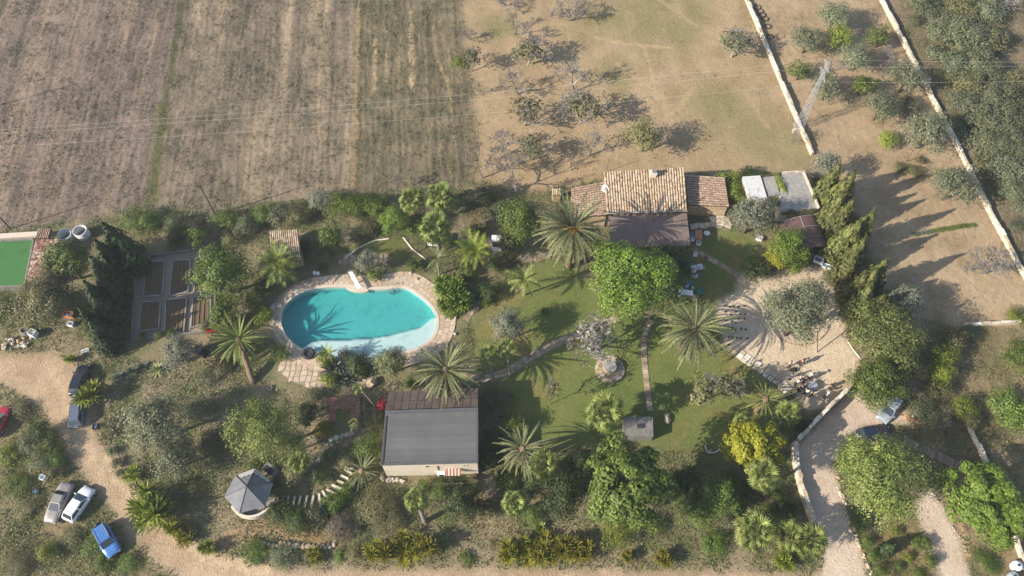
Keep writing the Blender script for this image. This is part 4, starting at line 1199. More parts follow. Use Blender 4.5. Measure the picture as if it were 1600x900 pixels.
low = [(p[0], p[1], p[2] - .03) for p in b.v]; nb = len(b.v); b.add(low, [tuple(reversed(f)) for f in b.f[:11]])
b.build('torn_underlay', M['pale_underlay'], t)
# low curved wall round its lower side
b = MB(); ringo = []
for k in range(15):
    a_ = rad(212 + 128 * k / 14); ringo.append((cg[0] + 2.75 * math.cos(a_), cg[1] + 2.75 * math.sin(a_)))
for p, q_ in zip(ringo[:-1], ringo[1:]):
    pi_, qi_ = (np.array(p) - cg) * .90 + cg, (np.array(q_) - cg) * .90 + cg
    b.hexa([(*p, -.1), (*q_, -.1), (*qi_, -.1), (*pi_, -.1)], [(*p, 1.05), (*q_, 1.05), (*qi_, 1.05), (*pi_, 1.05)])
b.build('base_wall', M['plaster'], t)
b = MB(); b.lathe([(2.5, .0), (2.5, .1)], (cg[0], cg[1], 0), 24); b.build('floor', M['concrete'], t)
x, y, z = G(427, 738); t = empty('barbecue', (x, y, 0), 'concrete barbecue block with dark opening beside the gazebo', 'barbecue')
b = MB(); b.box((x, y, .6), (2.0, 1.0, 1.2), -.6); b.build('block', M['dark_concrete'], t)
b = MB(); b.box((x - .25, y - .1, 1.16), (1.3, .7, .12), -.6); b.build('grate', M['black'], t)

# ---------------------------------------------------------------- timber steps beside the gazebo
t = empty('garden_steps', G(500, 770), 'curving flight of pale timber garden steps between gazebo and garden house', 'steps')
for (a, c) in [((441, 788), (443, 777)), ((450, 788), (451, 777)), ((459, 789), (461, 778)), ((467, 790), (470, 777)), ((477, 791), (480, 777)), ((487, 793), (490, 777)), ((501, 792), (499, 774)), ((514, 784), (505, 769)),
               ((526, 773), (512, 766)), ((533, 764), (521, 759)), ((536, 755), (529, 752)), ((543, 748), (535, 744)), ((549, 740), (540, 735)), ((551, 733), (541, 731))]:
    a, c = G(*a), G(*c); d = np.array(c) - np.array(a); b = MB(); b.box(((a[0] + c[0]) / 2, (a[1] + c[1]) / 2, .10), (np.linalg.norm(d) + .3, .24, .3), math.atan2(d[1], d[0])); b.build('step', M['coping'], t)

# ---------------------------------------------------------------- tiled pool shed
q = Q([(421, 361, 3.0), (465, 359, 3.0), (470, 402, 2.5), (424, 404, 2.5)])
t = empty('pool_shed', (*G(450, 395)[:2], 0), 'small shed with striped barrel tile roof behind the pool', 'shed')
b = MB(); body_under(b, q, .14, .12); b.build('wall', M['stone_wall'], t)
b = MB(); b.slab(q, .12); r_ = b.build('roof', M['under'], t)
b = MB(); tile_field(b, q, 14, 9); tag(subpart(b, 'roof_tiles', M['tile'], r_, t), kind='stuff')
b = MB(); m_ = bil(q, .5, 1); b.box((m_[0], m_[1] + .12, 1.0), (.9, .06, 2.0)); b.build('door', M['dark_wood'], t)

# ---------------------------------------------------------------- water tank with tiled roof, concrete rings
t = empty('irrigation_tank', G(20, 405), 'open irrigation tank of green water behind the cypresses', 'water tank')
zt = 1.2
tp = [G(-40, 378, zt), G(52, 373, zt), G(37, 446, zt), G(-60, 450, zt)]
b = MB()
for a, c, w_ in ((tp[0], tp[1], .2), (tp[1], tp[2], .2), (tp[2], tp[3], .2), (tp[3], tp[0], .2)):
    d = np.array(c[:2]) - np.array(a[:2]); L_ = np.linalg.norm(d); b.box(((a[0] + c[0]) / 2, (a[1] + c[1]) / 2, zt / 2 - .05), (L_ + w_, w_, zt + .1), math.atan2(d[1], d[0]))
b.build('tank_wall', M['dark_concrete'], t)
b = MB(); b.prism([(p[0], p[1]) for p in tp], .2, zt - .25); b.build('water', M['tank_water'], t)
a, c = G(-40, 371, 1.3), G(57, 365, 1.3)
b = MB(); b.box(((a[0] + c[0]) / 2, (a[1] + c[1]) / 2, .65), (np.linalg.norm(np.array(c) - np.array(a)), .8, 1.3), math.atan2(c[1] - a[1], c[0] - a[0])); b.build('ledge', M['coping_pool'], t)
q = Q([(56, 374, 2.1), (92, 374, 2.1), (78, 437, 1.7), (41, 436, 1.7)])
t = empty('pump_house', (*G(65, 410)[:2], 0), 'low pump house with flat brick red tile roof beside the green tank', 'pump house')
b = MB(); body_under(b, q, .12, .05); b.build('wall', M['plaster'], t)
b = MB(); b.slab(q, .1); r_ = b.build('roof', M['mortar'], t)
b = MB()
for i in range(8):
    for j in range(24):
        u0, u1 = (i + .06 + .4 * (j % 2)) / 8.4, (i + .92 + .4 * (j % 2)) / 8.4
        qa = [bil(q, u, v) for u, v in ((u0, (j + .1) / 24), (u1, (j + .1) / 24), (u1, (j + .9) / 24), (u0, (j + .9) / 24))]
        b.slab([(p[0], p[1], p[2] + .05 + rnd.uniform(0, .03)) for p in qa], .05)
tag(subpart(b, 'roof_tiles', M['brick'], r_, t), kind='stuff')
q3 = Q([(59, 358, 2.5), (80, 357, 2.5), (76, 372, 2.1), (55, 372, 2.1)])
b = MB(); b.slab(q3, .35); r3 = b.build('upper_roof', M['under'], t)
b = MB(); tile_field(b, q3, 7, 3); tag(subpart(b, 'roof_tiles', M['tile_red'], r3, t), kind='stuff')
for px, py, lb in ((107, 374, 'concrete well ring nearer the green tank'), (131, 368, 'concrete well ring leaning by the cypress tops')):
    x, y, _z = G(px, py); t = empty('concrete_ring', (x, y, 0), lb, 'concrete ring', 'concrete well rings behind the cypresses')
    b = MB(); b.lathe([(.98, 0), (.98, 1.3), (.86, 1.3), (.86, .15)], (x, y, 0), 28, cap=False); b.build('ring', M['offwhite'], t, True)
    b = MB(); b.lathe([(.86, .0), (.86, .16)], (x, y, 0), 24); b.build('bottom', M['dark_concrete'], t)

# ---------------------------------------------------------------- vegetable beds with concrete kerbs
vg = empty('vegetable_beds', G(268, 462), 'vegetable plot of six beds framed by concrete kerbs', 'vegetable plot')
for px in ([(228, 411.5), (258.5, 408.7), (254.8, 462.5), (225.5, 464.5)], [(270.8, 408.7), (298.2, 406.8), (294.5, 457), (266, 464.5)], [(308.6, 406), (334, 398), (331, 455), (304, 459)],
           [(222.7, 473), (252, 472), (249, 515.5), (218, 519)], [(260.5, 470), (292.6, 466.4), (287.9, 521), (258.6, 521)], [(303, 465.4), (330, 464), (329.4, 504), (299, 514)]):
    p = GP(px); b = MB()
    for a, c in zip(p, p[1:] + p[:1]):
        d = np.array(c) - np.array(a); b.box(((a[0] + c[0]) / 2, (a[1] + c[1]) / 2, .12), (np.linalg.norm(d) + .16, .16, .45), math.atan2(d[1], d[0]))
    kb = b.build('bed_kerb', M['concrete'], vg); p = [q_[:2] for q_ in p]
    for k in range(4):
        u = (k + .5) / 4; a, c = lerp(p[0], p[1], u), lerp(p[3], p[2], u); a, c = lerp(a, c, .04), lerp(a, c, .96)
        b = MB(); b.tube([(a[0], a[1], .17), (c[0], c[1], .17)], .13, 6); subpart(b, 'soil_row', M['soil_row'] if 'soil_row' in M else M.setdefault('soil_row', mat_noise('soil_row', A(112, 92, 70), A(140, 116, 88), 5, 1, .5)), kb, vg)
    b = MB(); b.prism(p, -.1, .2); subpart(b, 'bed_soil', M['bed_soil'] if 'bed_soil' in M else M.setdefault('bed_soil', mat_noise('bed_soil', A(104, 86, 66), A(130, 108, 84), 4, 1, .6)), kb, vg)
p = GP([(214, 405), (300, 393), (334, 386), (340, 392), (336, 512), (330, 520), (208, 530)])
b = MB()
for a, c in zip(p, p[1:] + p[:1]):
    d = np.array(c) - np.array(a); b.box(((a[0] + c[0]) / 2, (a[1] + c[1]) / 2, .2), (np.linalg.norm(d) + .2, .2, .6), math.atan2(d[1], d[0]))
b.build('outer_kerb', M['dark_concrete'], vg)
b = MB(); b.prism(p, -.1, .06); b.build('walkway', M['mortar'], vg)

# ---------------------------------------------------------------- pond with terracotta paving
x, y, _z = G(525, 662)
t = empty('garden_pond', (x, y, 0), 'murky yellow green garden pond edged by terracotta paving', 'pond')
pw = GP([(524, 641), (548, 640), (548, 676), (524, 685), (497, 688), (486, 676), (498, 660), (513, 661), (524, 661)])
b = MB(); b.prism(pw, -.3, .05); b.build('water', M['pond_water'], t)
for px in ([(510, 622), (563, 622), (562, 640), (524, 641), (510, 641)], [(548, 640), (562, 640), (560, 668), (548, 666)], [(510, 641), (524, 641), (524, 660), (512, 660)]):
    lay(t, 'paving_tile', jit_stones(GP(px), .62, rnd, .02, .02), M['terracotta_paving'], -.05, .12, .004)
a, c = G(564.7, 620.5, 1.0), G(565.4, 664, 1.0)
t = empty('timber_screen', (*lerp(a, c, .5)[:2], 0), 'thin dark timber rail on posts beside the terracotta paving', 'rail')
b = MB(); b.box(((a[0] + c[0]) / 2, (a[1] + c[1]) / 2, 1.0), (.12, np.linalg.norm(np.array(c) - np.array(a)), .12), math.atan2(c[1] - a[1], c[0] - a[0]) - math.pi / 2); b.build('rail', M['black'], t)
for f in (.02, .5, .98):
    p = lerp(a, c, f); b = MB(); b.box((p[0], p[1], .45), (.1, .1, 1.0)); b.build('post', M['dark_wood'], t)

# ---------------------------------------------------------------- well, hut on the lawn, boardwalk
x, y, _z = G(953, 577)
t = empty('stone_well', (x, y, 0), 'round stone well head with grey slab on a paved disc in the lawn', 'well')
b = MB(); b.lathe([(1.95, -.1), (1.9, .10)], (x, y, 0), 28); b.build('base_disc', M['mortar'], t)
for R_, n_ in ((1.72, 22), (1.35, 17), (.98, 12)):
    for k in range(n_):
        a0, a1 = 2 * math.pi * (k + .06) / n_, 2 * math.pi * (k + .94) / n_
        b = MB(); b.prism([(x + r_ * math.cos(a_), y + r_ * math.sin(a_)) for r_, a_ in ((R_ - .17, a0), (R_ + .17, a0), (R_ + .17, a1), (R_ - .17, a1))], .05, .14 + rnd.uniform(-.02, .03)); b.build('stone', M['boulder'], t)
b = MB(); b.lathe([(.78, .0), (.74, .7), (.5, .7), (.5, .2)], (x, y, .05), 20, cap=False); b.build('well_wall', M['stone_wall'], t)
b = MB(); b.lathe([(.80, .76), (.86, .80), (.86, .90), (.8, .94), (.001, .95)], (x - .05, y, .02), 22, cap=False); b.build('slab', M['concrete'], t)
tag(rock('white_stone', 'pale_rock', (x + .98, y - .25, .3), .5), 'single white stone against the well on the lawn', 'stone')
t, q = flat_building('pump_hut', 'small flat roofed grey hut at the lower edge of the lawn', 'hut', [(974, 651), (1020, 651), (1021, 682), (974, 682)], 1.6, 'dark_concrete', 'dark_concrete')  # roof colour darkened to carry the shade of the big tree over it
b = MB(); m_ = bil(q, .5, .5); b.box((m_[0] + .2, m_[1], 1.72), (.7, .5, .2)); b.build('hatch', M['dark_metal'], t)
a, c = G(1411, 688), G(1513, 736)
d = np.array(c[:2]) - np.array(a[:2]); L_ = np.linalg.norm(d); ang = math.atan2(d[1], d[0])
t = empty('boardwalk', (a[0], a[1], 0), 'weathered timber boardwalk crossing the dry ground on the right', 'boardwalk')
for k in range(30):
    p = lerp(a, c, (k + .5) / 30); b = MB(); b.box((p[0], p[1], .14 + rnd.uniform(-.01, .01)), (L_ / 30 * .86, 1.15, .06), ang + rnd.uniform(-.03, .03)); b.build('plank', M['wood'], t)
for s_ in (-.4, .4):
    nn = np.array([-math.sin(ang), math.cos(ang)]) * s_; b = MB(); b.box(((a[0] + c[0]) / 2 + nn[0], (a[1] + c[1]) / 2 + nn[1], .05), (L_, .1, .1), ang); b.build('joist', M['dark_wood'], t)

# ---------------------------------------------------------------- pylon, poles, wires
def strut(b, p, q_, r_=.03): b.tube([p, q_], r_, 4, cap=False)
PB = G(1248, 199); PH = 13.5
TOPX = G(1277, 102, PH)
t = empty('pylon', (PB[0], PB[1], 0), 'galvanised lattice pylon beside the long stone wall', 'pylon')
def pw_(z): return .55 - .38 * min(1, z / 10.5)
def pxy(z): f = z / PH; return (PB[0], PB[1])
leg = MB(); lat = MB()
lv = [0, 1.4, 2.8, 4.2, 5.5, 6.8, 8, 9.2, 10.4, 11.4, 12.4, 13.5]
for k in range(len(lv) - 1):
    w0, w1 = pw_(lv[k]), pw_(lv[k + 1]); 
    c0 = [(PB[0] + a_ * w0, PB[1] + b_ * w0, lv[k]) for a_, b_ in ((-1, -1), (1, -1), (1, 1), (-1, 1))]
    c1 = [(PB[0] + a_ * w1, PB[1] + b_ * w1, lv[k + 1]) for a_, b_ in ((-1, -1), (1, -1), (1, 1), (-1, 1))]
    for i in range(4):
        strut(leg, c0[i], c1[i], .028); strut(lat, c0[i], c1[(i + 1) % 4], .02); strut(lat, c0[(i + 1) % 4], c1[i], .02); strut(lat, c1[i], c1[(i + 1) % 4], .02)
leg.build('leg_frame', M['steel'], t); lat.build('lattice', M['steel'], t)
ARM = []
for z, l in ((12.9, 1.25), (11.2, 1.5)):
    for s_ in (-1, 1):
        b = MB(); tip = (PB[0], PB[1] + s_ * l, z); 
        for a_ in (-1, 1): strut(b, (PB[0] + a_ * .17, PB[1] + s_ * .17, z + .25), tip, .03); strut(b, (PB[0] + a_ * .17, PB[1] + s_ * .17, z - .25), tip, .03)
        b.build('crossarm', M['steel'], t); ARM.append(tip)
        b = MB(); b.lathe([(.03, 0), (.09, -.08), (.05, -.16), (.09, -.24), (.05, -.32), (.03, -.4)], tip, 8, cap=False); b.build('insulator', M['dark_concrete'], t)
b = MB(); b.box((PB[0], PB[1], .1), (1.5, 1.5, .4)); b.build('footing', M['concrete'], t)
def wire(p0, p1, sag, label):
    b = MB(); pts = [tuple(np.array(p0) + (np.array(p1) - np.array(p0)) * f - np.array([0, 0, sag * 4 * f * (1 - f)])) for f in np.linspace(0, 1, 25)]
    b.tube(pts, .010, 4); o = b.build('power_line', M['cable']); tag(o, label, 'power line', 'power lines hung from the pylon')
lft = [G(-160, 212, 10.5), G(-160, 218, 10.0), G(-160, 238, 10.0)]
wire(ARM[1], lft[0], 1.2, 'uppermost of the three power lines over the ploughed field')
wire(ARM[3], lft[1], 1.2, 'middle one of the three power lines over the ploughed field')
wire(ARM[2], lft[2], 1.2, 'lowest of the three power lines over the ploughed field')
for k, a in enumerate((ARM[1], ARM[3], ARM[2])):
    wire(a, (a[0] + 75, a[1] + 2.5, 12), 1.2, ('uppermost', 'middle one', 'lowest')[k] + ' of the three power lines running right over the scrub')
def pole(px, py, h, label, r_=.11, lean=(0, 0), wires=True, group='wooden utility poles'):
    x, y, _z = G(px, py); t = empty('utility_pole', (x, y, 0), label, 'pole', group)
    b = MB(); b.tube([(x, y, -.2), (x + lean[0], y + lean[1], h)], [r_, r_ * .7], 8); b.build('shaft', M['pole_wood'], t)
    if wires:
        b = MB(); b.box((x + lean[0], y + lean[1], h - .25), (.7, .08, .08), .5); b.build('crossbar', M['dark_wood'], t)
pole(337, 336, 7.0, 'wooden pole standing at the edge of the stubble field')
pole(16, 357, 6.5, 'wooden pole at the edge of the ploughed field above the green tank')
pole(-48, 178, 9.0, 'wooden pole left of the ploughed field casting a long shadow')
pole(948, 268, 3.2, 'thin pole against the back of the farmhouse', .05, wires=False, group='thin posts')
pole(1415, 253, 4.5, 'thin dark pole in the bare field beside the yellow shrub', .05, wires=False, group='thin posts')
pole(1278, 551, 3.6, 'leaning dark post at the rim of the court olive tree', .07, (-1.0, 1.2), wires=False, group='thin posts')
for k, (px, py) in enumerate([(566, 9), (563, 87), (560, 173), (559, 264), (748, 196)]):
    x, y, _z = G(px, py); 
    o = MB().tube([(x, y, -.1), (x, y, 1.0)], .06, 6).build('fence_post', M['pole_wood'])
    tag(o, 'wooden fence post on the field ridge, ' + ('farthest of the four', 'second from the far end', 'third from the far end', 'nearest the hedge')[k] if k < 4 else 'lone wooden post at the edge of the orchard', 'post', 'fence posts along the field edge')
# ---------------------------------------------------------------- foliage shapes (shared mesh data)
def unit(v): return v / (np.linalg.norm(v, axis=-1, keepdims=True) + 1e-9)
def leaf_quads(P_, N_, size, r, asp=.6, along=None):
    """one small rhombic leaf per point, facing about N_"""
    n = len(P_)
    t = r.normal(0, 1, (n, 3)) if along is None else along + r.normal(0, .35, (n, 3))
    t1 = unit(t - (t * N_).sum(1, keepdims=True) * N_); t2 = np.cross(N_, t1)
    s = (size * r.uniform(.55, 1.45, n))[:, None]
    V = np.stack([P_ - t1 * s, P_ - t2 * s * asp, P_ + t1 * s, P_ + t2 * s * asp], 1).reshape(-1, 3)
    return V, np.arange(n * 4).reshape(-1, 4)
def crown_mesh(kind, n, seed):
    """unit crown: radius 1 across, -1..1 in height"""
    r = np.random.default_rng(seed * 131 + sum(map(ord, kind)) * 7 + n)
    K = dict(dense=(85, .22, .040, .6), clumpy=(90, .175, .050, .7), airy=(95, .25, .042, .45), feather=(85, .24, .042, .34), shrub=(30, .32, .075, .5), sparse=(60, .25, .045, .45))[kind]
    nl, lr, ls, asp = K
    ls = ls * (5500 / n) ** .33 if kind != 'shrub' else ls * (900 / n) ** .4
    d = unit(r.normal(0, 1, (nl, 3))); d[:, 2] = np.where(d[:, 2] < -.35, -d[:, 2] * .5, d[:, 2])
    rr = (1 - lr) * r.uniform(.22, 1.0, nl) ** .6
    # uneven outline: some directions reach farther than others
    az = np.arctan2(d[:, 1], d[:, 0]); ph = r.uniform(0, 6.28, 4)
    am = .5 if kind in ('dense', 'clumpy') else 1.0
    out_ = 1 + am * (.12 * np.sin(2 * az + ph[0]) + .10 * np.sin(3 * az + ph[1]) + .07 * np.sin(5 * az + ph[2]))
    c = d * (rr * out_)[:, None]
    if kind == 'shrub': c[:, 2] = np.abs(c[:, 2]) * 1.1 - .35
    lrs = lr * r.uniform(.65, 1.3, nl)
    w = lrs ** 2 * (1.2 + c[:, 2]); w = np.clip(w, .01, None); w /= w.sum()
    k = r.choice(nl, n, p=w)
    dd = unit(r.normal(0, 1, (n, 3)) + np.array([0, 0, .35]))
    sh = r.uniform(.25 if kind in ('airy', 'sparse', 'feather') else .55, 1.05, n) ** .6
    P_ = c[k] + dd * (lrs[k] * sh)[:, None]
    if kind == 'feather': P_[:, 2] -= .10 * r.uniform(0, 1, n) * np.linalg.norm(P_[:, :2], axis=1)
    for ax in (0, 1):
        P_[:, ax] *= .91 / np.quantile(np.abs(P_[:, ax] - np.median(P_[:, ax])), .985); P_[:, ax] -= np.median(P_[:, ax])
    N_ = unit(dd * .75 + r.normal(0, .38, (n, 3)) + np.array([0, 0, .2]) + unit(P_) * .65)
    al = None
    if kind == 'feather': al = np.tile(np.array([[0, 0, -1.0]]), (n, 1)) + unit(P_) * .5
    V, F = leaf_quads(P_, N_, ls, r, asp, al)
    return npmesh('crown', V, F, M['green'])
def cypress_mesh(n, seed):
    """unit cypress: 0..1 high, radius 1; upright strands with several spires"""
    r = np.random.default_rng(seed)
    sp = [(0, 0, 1.0, 1.0)] + [(r.uniform(-.5, .5), r.uniform(-.5, .5), r.uniform(.6, .88), r.uniform(.45, .7)) for _ in range(7)]
    w = np.array([s[2] * s[3] for s in sp]); w /= w.sum(); k = r.choice(len(sp), n, p=w); sp = np.array(sp)[k]
    f = r.uniform(0, 1, n) ** .85
    prof = np.where(f < .22, .55 + .45 * f / .22, (1 - ((f - .22) / .78) ** 1.25)) * sp[:, 3]
    a = r.uniform(0, 6.283, n); q = r.uniform(.55, 1.05, n) * (1 + .16 * np.sin(a * 4 + f * 9 + sp[:, 0] * 20))
    P_ = np.stack([sp[:, 0] * (1 - f * .5) + np.cos(a) * prof * q, sp[:, 1] * (1 - f * .5) + np.sin(a) * prof * q, .02 + f * sp[:, 2]], -1)
    N_ = unit(np.stack([np.cos(a), np.sin(a), np.full(n, .35)], -1) + r.normal(0, .3, (n, 3)))
    t = np.tile(np.array([[0, 0, 1.0]]), (n, 1)) + r.normal(0, .2, (n, 3))
    t1 = unit(t - (t * N_).sum(1, keepdims=True) * N_); t2 = np.cross(N_, t1)
    s = r.uniform(.6, 1.4, n)[:, None]
    sz1 = np.array([[.17, .17, .034]]); 
    V = np.stack([P_ - t1 * s * sz1, P_ - t2 * s * sz1 * .5, P_ + t1 * s * sz1, P_ + t2 * s * sz1 * .5], 1).reshape(-1, 3)
    return npmesh('crown', V, np.arange(n * 4).reshape(-1, 4), M['cypress'])
_cache = {}
def crown(kind, n, seed):
    k = (kind, n, seed)
    if k not in _cache: _cache[k] = cypress_mesh(n, seed) if kind == 'cypress' else crown_mesh(kind, n, seed)
    return _cache[k]
def branches_mesh(seed, depth=6, spread=.62, twig=.009, up=.30):
    """unit bare tree: 1 high, tapered limbs forking down to twigs"""
    r = np.random.default_rng(seed)
    VV, FF = [], []; cnt = [0]
    def seg(p, q, a, b_):
        d = q - p; d = d / np.linalg.norm(d); s = np.cross(d, [0, 0, 1.0] if abs(d[2]) < .9 else [1.0, 0, 0]); s /= np.linalg.norm(s); t = np.cross(d, s)
        o = cnt[0]
        for c_, rr in ((p, a), (q, b_)):
            for k in range(3): VV.append(c_ + rr * (s * math.cos(k * 2.094) + t * math.sin(k * 2.094)))
        for k in range(3): FF.append((o + k, o + (k + 1) % 3, o + 3 + (k + 1) % 3, o + 3 + k))
        cnt[0] += 6
    def grow(p, d, L_, a, k):
        mid = p + d * L_ * .5 + r.normal(0, .05 * L_, 3); q = p + d * L_ + r.normal(0, .06 * L_, 3)
        seg(p, mid, a, a * .85); seg(mid, q, a * .85, a * .7)
        if k == 0: return
        nb = 3 if k > 2 else (3 if r.random() < .6 else 2)
        for i in range(nb):
            nd = d + r.normal(0, spread, 3) + np.array([0, 0, up * .5]); nd /= np.linalg.norm(nd)
            if nd[2] < -.15: nd[2] *= -.3
            grow(q if i else mid + (q - mid) * r.uniform(.2, 1), nd, L_ * r.uniform(.62, .86), max(a * r.uniform(.5, .68), twig * .45), k - 1)
    grow(np.array([0, 0, -.03]), np.array([r.normal(0, .1), r.normal(0, .1), 1.0]), .25, .026, depth)
    V = np.array(VV); rr = np.quantile(np.hypot(V[:, 0], V[:, 1]), .97); V[:, 2] /= V[:, 2].max(); V[:, :2] *= .62 / rr
    return npmesh('branches', V, np.array(FF), M['twig'])
BR = [branches_mesh(s, 6) for s in (3, 8, 15, 22)]
SKEL = [branches_mesh(s + 90, 3, .5) for s in (1, 2)]
def trunk_mesh(seed):
    r = random.Random(seed); b = MB()
    b.tube([(0, 0, -.05), (r.uniform(-.04, .04), r.uniform(-.04, .04), .35), (r.uniform(-.06, .06), r.uniform(-.06, .06), .7)], [.10, .07, .05], 8)
    for k in range(6):
        a = 6.28 * k / 6 + r.uniform(-.4, .4); b.tube([(0, 0, .4 + .04 * k), (.22 * math.cos(a), .22 * math.sin(a), .68), (.5 * math.cos(a), .5 * math.sin(a), .9 + r.uniform(-.1, .1))], [.045, .03, .012], 5)
    return b.mesh('trunk', M['bark'], smooth=True)
TR = [trunk_mesh(s) for s in range(4)]

def plant(kind, mat, px, py, rpx, label, cat='tree', group=None, asp=.8, hf=1.0, name=None, n=None, trunk=True, seed=None, tilt=0):
    """a leafy plant whose crown is seen centred on (px, py) with radius rpx in the photograph"""
    rpx = rpx * (1.06 if rpx > 28 else 1.14)
    r_ = rpx * mpp(px, py, 0) * .98
    hh = r_ * asp                                   # half height of the crown
    zc = max(hh * hf * (1.2 if cat == 'tree' and rpx > 22 else 1.0), .25)
    x, y, _z = G(px, py, zc); r_ = rpx * mpp(px, py, zc)
    g = empty(name or ('tree' if cat == 'tree' else 'shrub'), (x, y, 0), label, cat, group)
    n = int((n or (8000 if rpx > 42 else 5000 if rpx > 27 else 2400 if rpx > 17 else 1000)) * 1.3)
    sd = (len(label) * 7 + int(px)) % (3 if n < 4000 else 4) if seed is None else seed
    mobj('crown' if cat == 'tree' else 'foliage', crown(kind, n, sd), g, M[mat], (0, 0, zc), (0, 0, rnd.uniform(0, 6.28)), (r_, r_, hh))
    if trunk:
        zt = zc + hh * .3
        mobj('trunk' if cat == 'tree' else 'stem', rnd.choice(TR), g, M['bark'], (0, 0, 0), (0, 0, rnd.uniform(0, 6.28)), (r_ * (.75 if cat == 'tree' else .6), r_ * (.75 if cat == 'tree' else .6), zt))
    return g
def bare(px, py, rpx, tx, ty, label, leaf=None, group='bare almond trees in the orchard', ln=500, mat='twig'):
    x, y, _z = G(tx, ty); h = None; r_ = rpx * mpp(tx, ty)
    # crown middle seen at (px, py): find the height that lifts the foot there
    best = (1e9, 2.0)
    for k in range(10, 90):
        z = k * .05; g_ = G(px, py, z); e = abs(g_[1] - y)
        if e < best[0]: best = (e, z)
    h = min(max(best[1] / .58, 3.2), 7.5)
    g = empty('almond_tree' if 'almond' in label else 'tree', (x, y, 0), label, 'tree', group)
    mobj('branches', rnd.choice(BR), g, M[mat], (0, 0, 0), (0, 0, rnd.uniform(0, 6.28)), (r_ / .50, r_ / .50, h))
    if leaf: mobj('crown', crown('sparse', ln, 1), g, M[leaf], (0, 0, h * .62), (0, 0, rnd.uniform(0, 6)), (r_ * .95, r_ * .95, h * .36))
    return g
def cypress(px, py, h, rm, label, group, mat='cypress'):
    x, y, _z = G(px, py, h); g = empty('cypress_tree', (x, y, 0), label, 'cypress', group)
    mobj('crown', crown('cypress', 4200, rnd.choice((1, 2, 3))), g, M[mat], (0, 0, .0), (0, 0, rnd.uniform(0, 6.28)), (rm, rm, h))
    b = MB(); b.tube([(0, 0, -.2), (0, 0, h * .7)], [.18, .05], 7); b.build('trunk', M['bark'], g, world=False)
    return g

# palms -------------------------------------------------------------------------------------------
def frond_mesh(L_, droop, nleaf, ll, seed, wid=.055, vee=.35, name='frond'):
    """pinnate leaf along +x that bends down; base at the origin"""
    r = np.random.default_rng(seed); V, F = [], []
    S_ = np.linspace(0, 1, 9); pts = np.stack([L_ * (S_ - .18 * droop * S_ ** 3), 0 * S_, -L_ * droop * .55 * S_ ** 2.2], -1)
    def at(s): return np.array([np.interp(s, S_, pts[:, k]) for k in range(3)])
    w = .045 * L_ / 3.5 * 1.2
    for i in range(8):
        a, b_ = pts[i], pts[i + 1]; wa, wb = w * (1 - S_[i] * .8), w * (1 - S_[i + 1] * .8); o = len(V)
        V += [a + [0, -wa, 0], a + [0, wa, 0], b_ + [0, wb, 0], b_ + [0, -wb, 0]]; F += [(o, o + 1, o + 2), (o, o + 2, o + 3)]
    for i in range(nleaf):
        s = .10 + .90 * (i + .5) / nleaf; p = at(s); tn = at(min(1, s + .02)) - at(s - .02); tn /= np.linalg.norm(tn)
        l = ll * (math.sin(math.pi * min(1, .18 + s * .80)) ** .6) * r.uniform(.85, 1.15)
        for sd in (-1, 1):
            d = np.array([0, sd * 1.0, 0]) * .75 + tn * .66 + np.array([0, 0, vee * r.uniform(.2, 1)]); d /= np.linalg.norm(d)
            tip = p + d * l - np.array([0, 0, l * .22]); o = len(V)
            V += [p - tn * wid, p + tn * wid, tip]; F += [(o, o + 1, o + 2)]
    return npmesh(name, np.array(V), np.array(F), M['palm'])
FR = [frond_mesh(3.5, d, 50, .21, s, .042, .6) for d, s in ((.35, 1), (.55, 2), (.8, 3))]
FRY = [frond_mesh(2.2, d, 18, .5, s + 10, .05, .5) for d, s in ((.5, 1), (.8, 2))]
def fan_mesh(R_, seed, nseg=15, pet=.8):
    r = np.random.default_rng(seed); V, F = [], []
    V += [(0, -.025, 0), (0, .025, 0), (pet, .02, 0), (pet, -.02, 0)]; F += [(0, 1, 2), (0, 2, 3)]
    hub = np.array([pet, 0, 0.0]); th = np.linspace(-2.2, 2.2, nseg + 1)
    for i in range(nseg):
        a0, a1 = th[i] + .02, th[i + 1] - .02; am = (a0 + a1) / 2; k = R_ * (1 - .12 * abs(am)) * r.uniform(.9, 1.08); zf = .05 * (-1) ** i
        o = len(V); dro = -.30 * R_ * r.uniform(.5, 1.3)
        V += [tuple(hub), tuple(hub + k * .62 * np.array([math.cos(a0), math.sin(a0), 0]) + [0, 0, .05 * R_]), tuple(hub + k * .62 * np.array([math.cos(a1), math.sin(a1), 0]) + [0, 0, -.05 * R_]), tuple(hub + k * np.array([math.cos(am), math.sin(am), 0]) + [0, 0, dro])]
        F += [(o, o + 1, o + 2), (o + 1, o + 3, o + 2)]
    return npmesh('fan_leaf', np.array(V, float), np.array(F), M['palm_fresh'])
FAN = [fan_mesh(.75, s) for s in (1, 2, 3)]
def ptrunk(h, r0, r1, bend, seed, rough=True):
    b = MB(); n = max(5, int(h / .35)); r = random.Random(seed)
    pts = [(bend[0] * (k / n) ** 1.5, bend[1] * (k / n) ** 1.5, -.2 + (h + .2) * k / n) for k in range(n + 1)]
    b.tube(pts, [(r0 + (r1 - r0) * k / n) * (1.08 if k % 2 else .93) for k in range(n + 1)], 9)
    return b
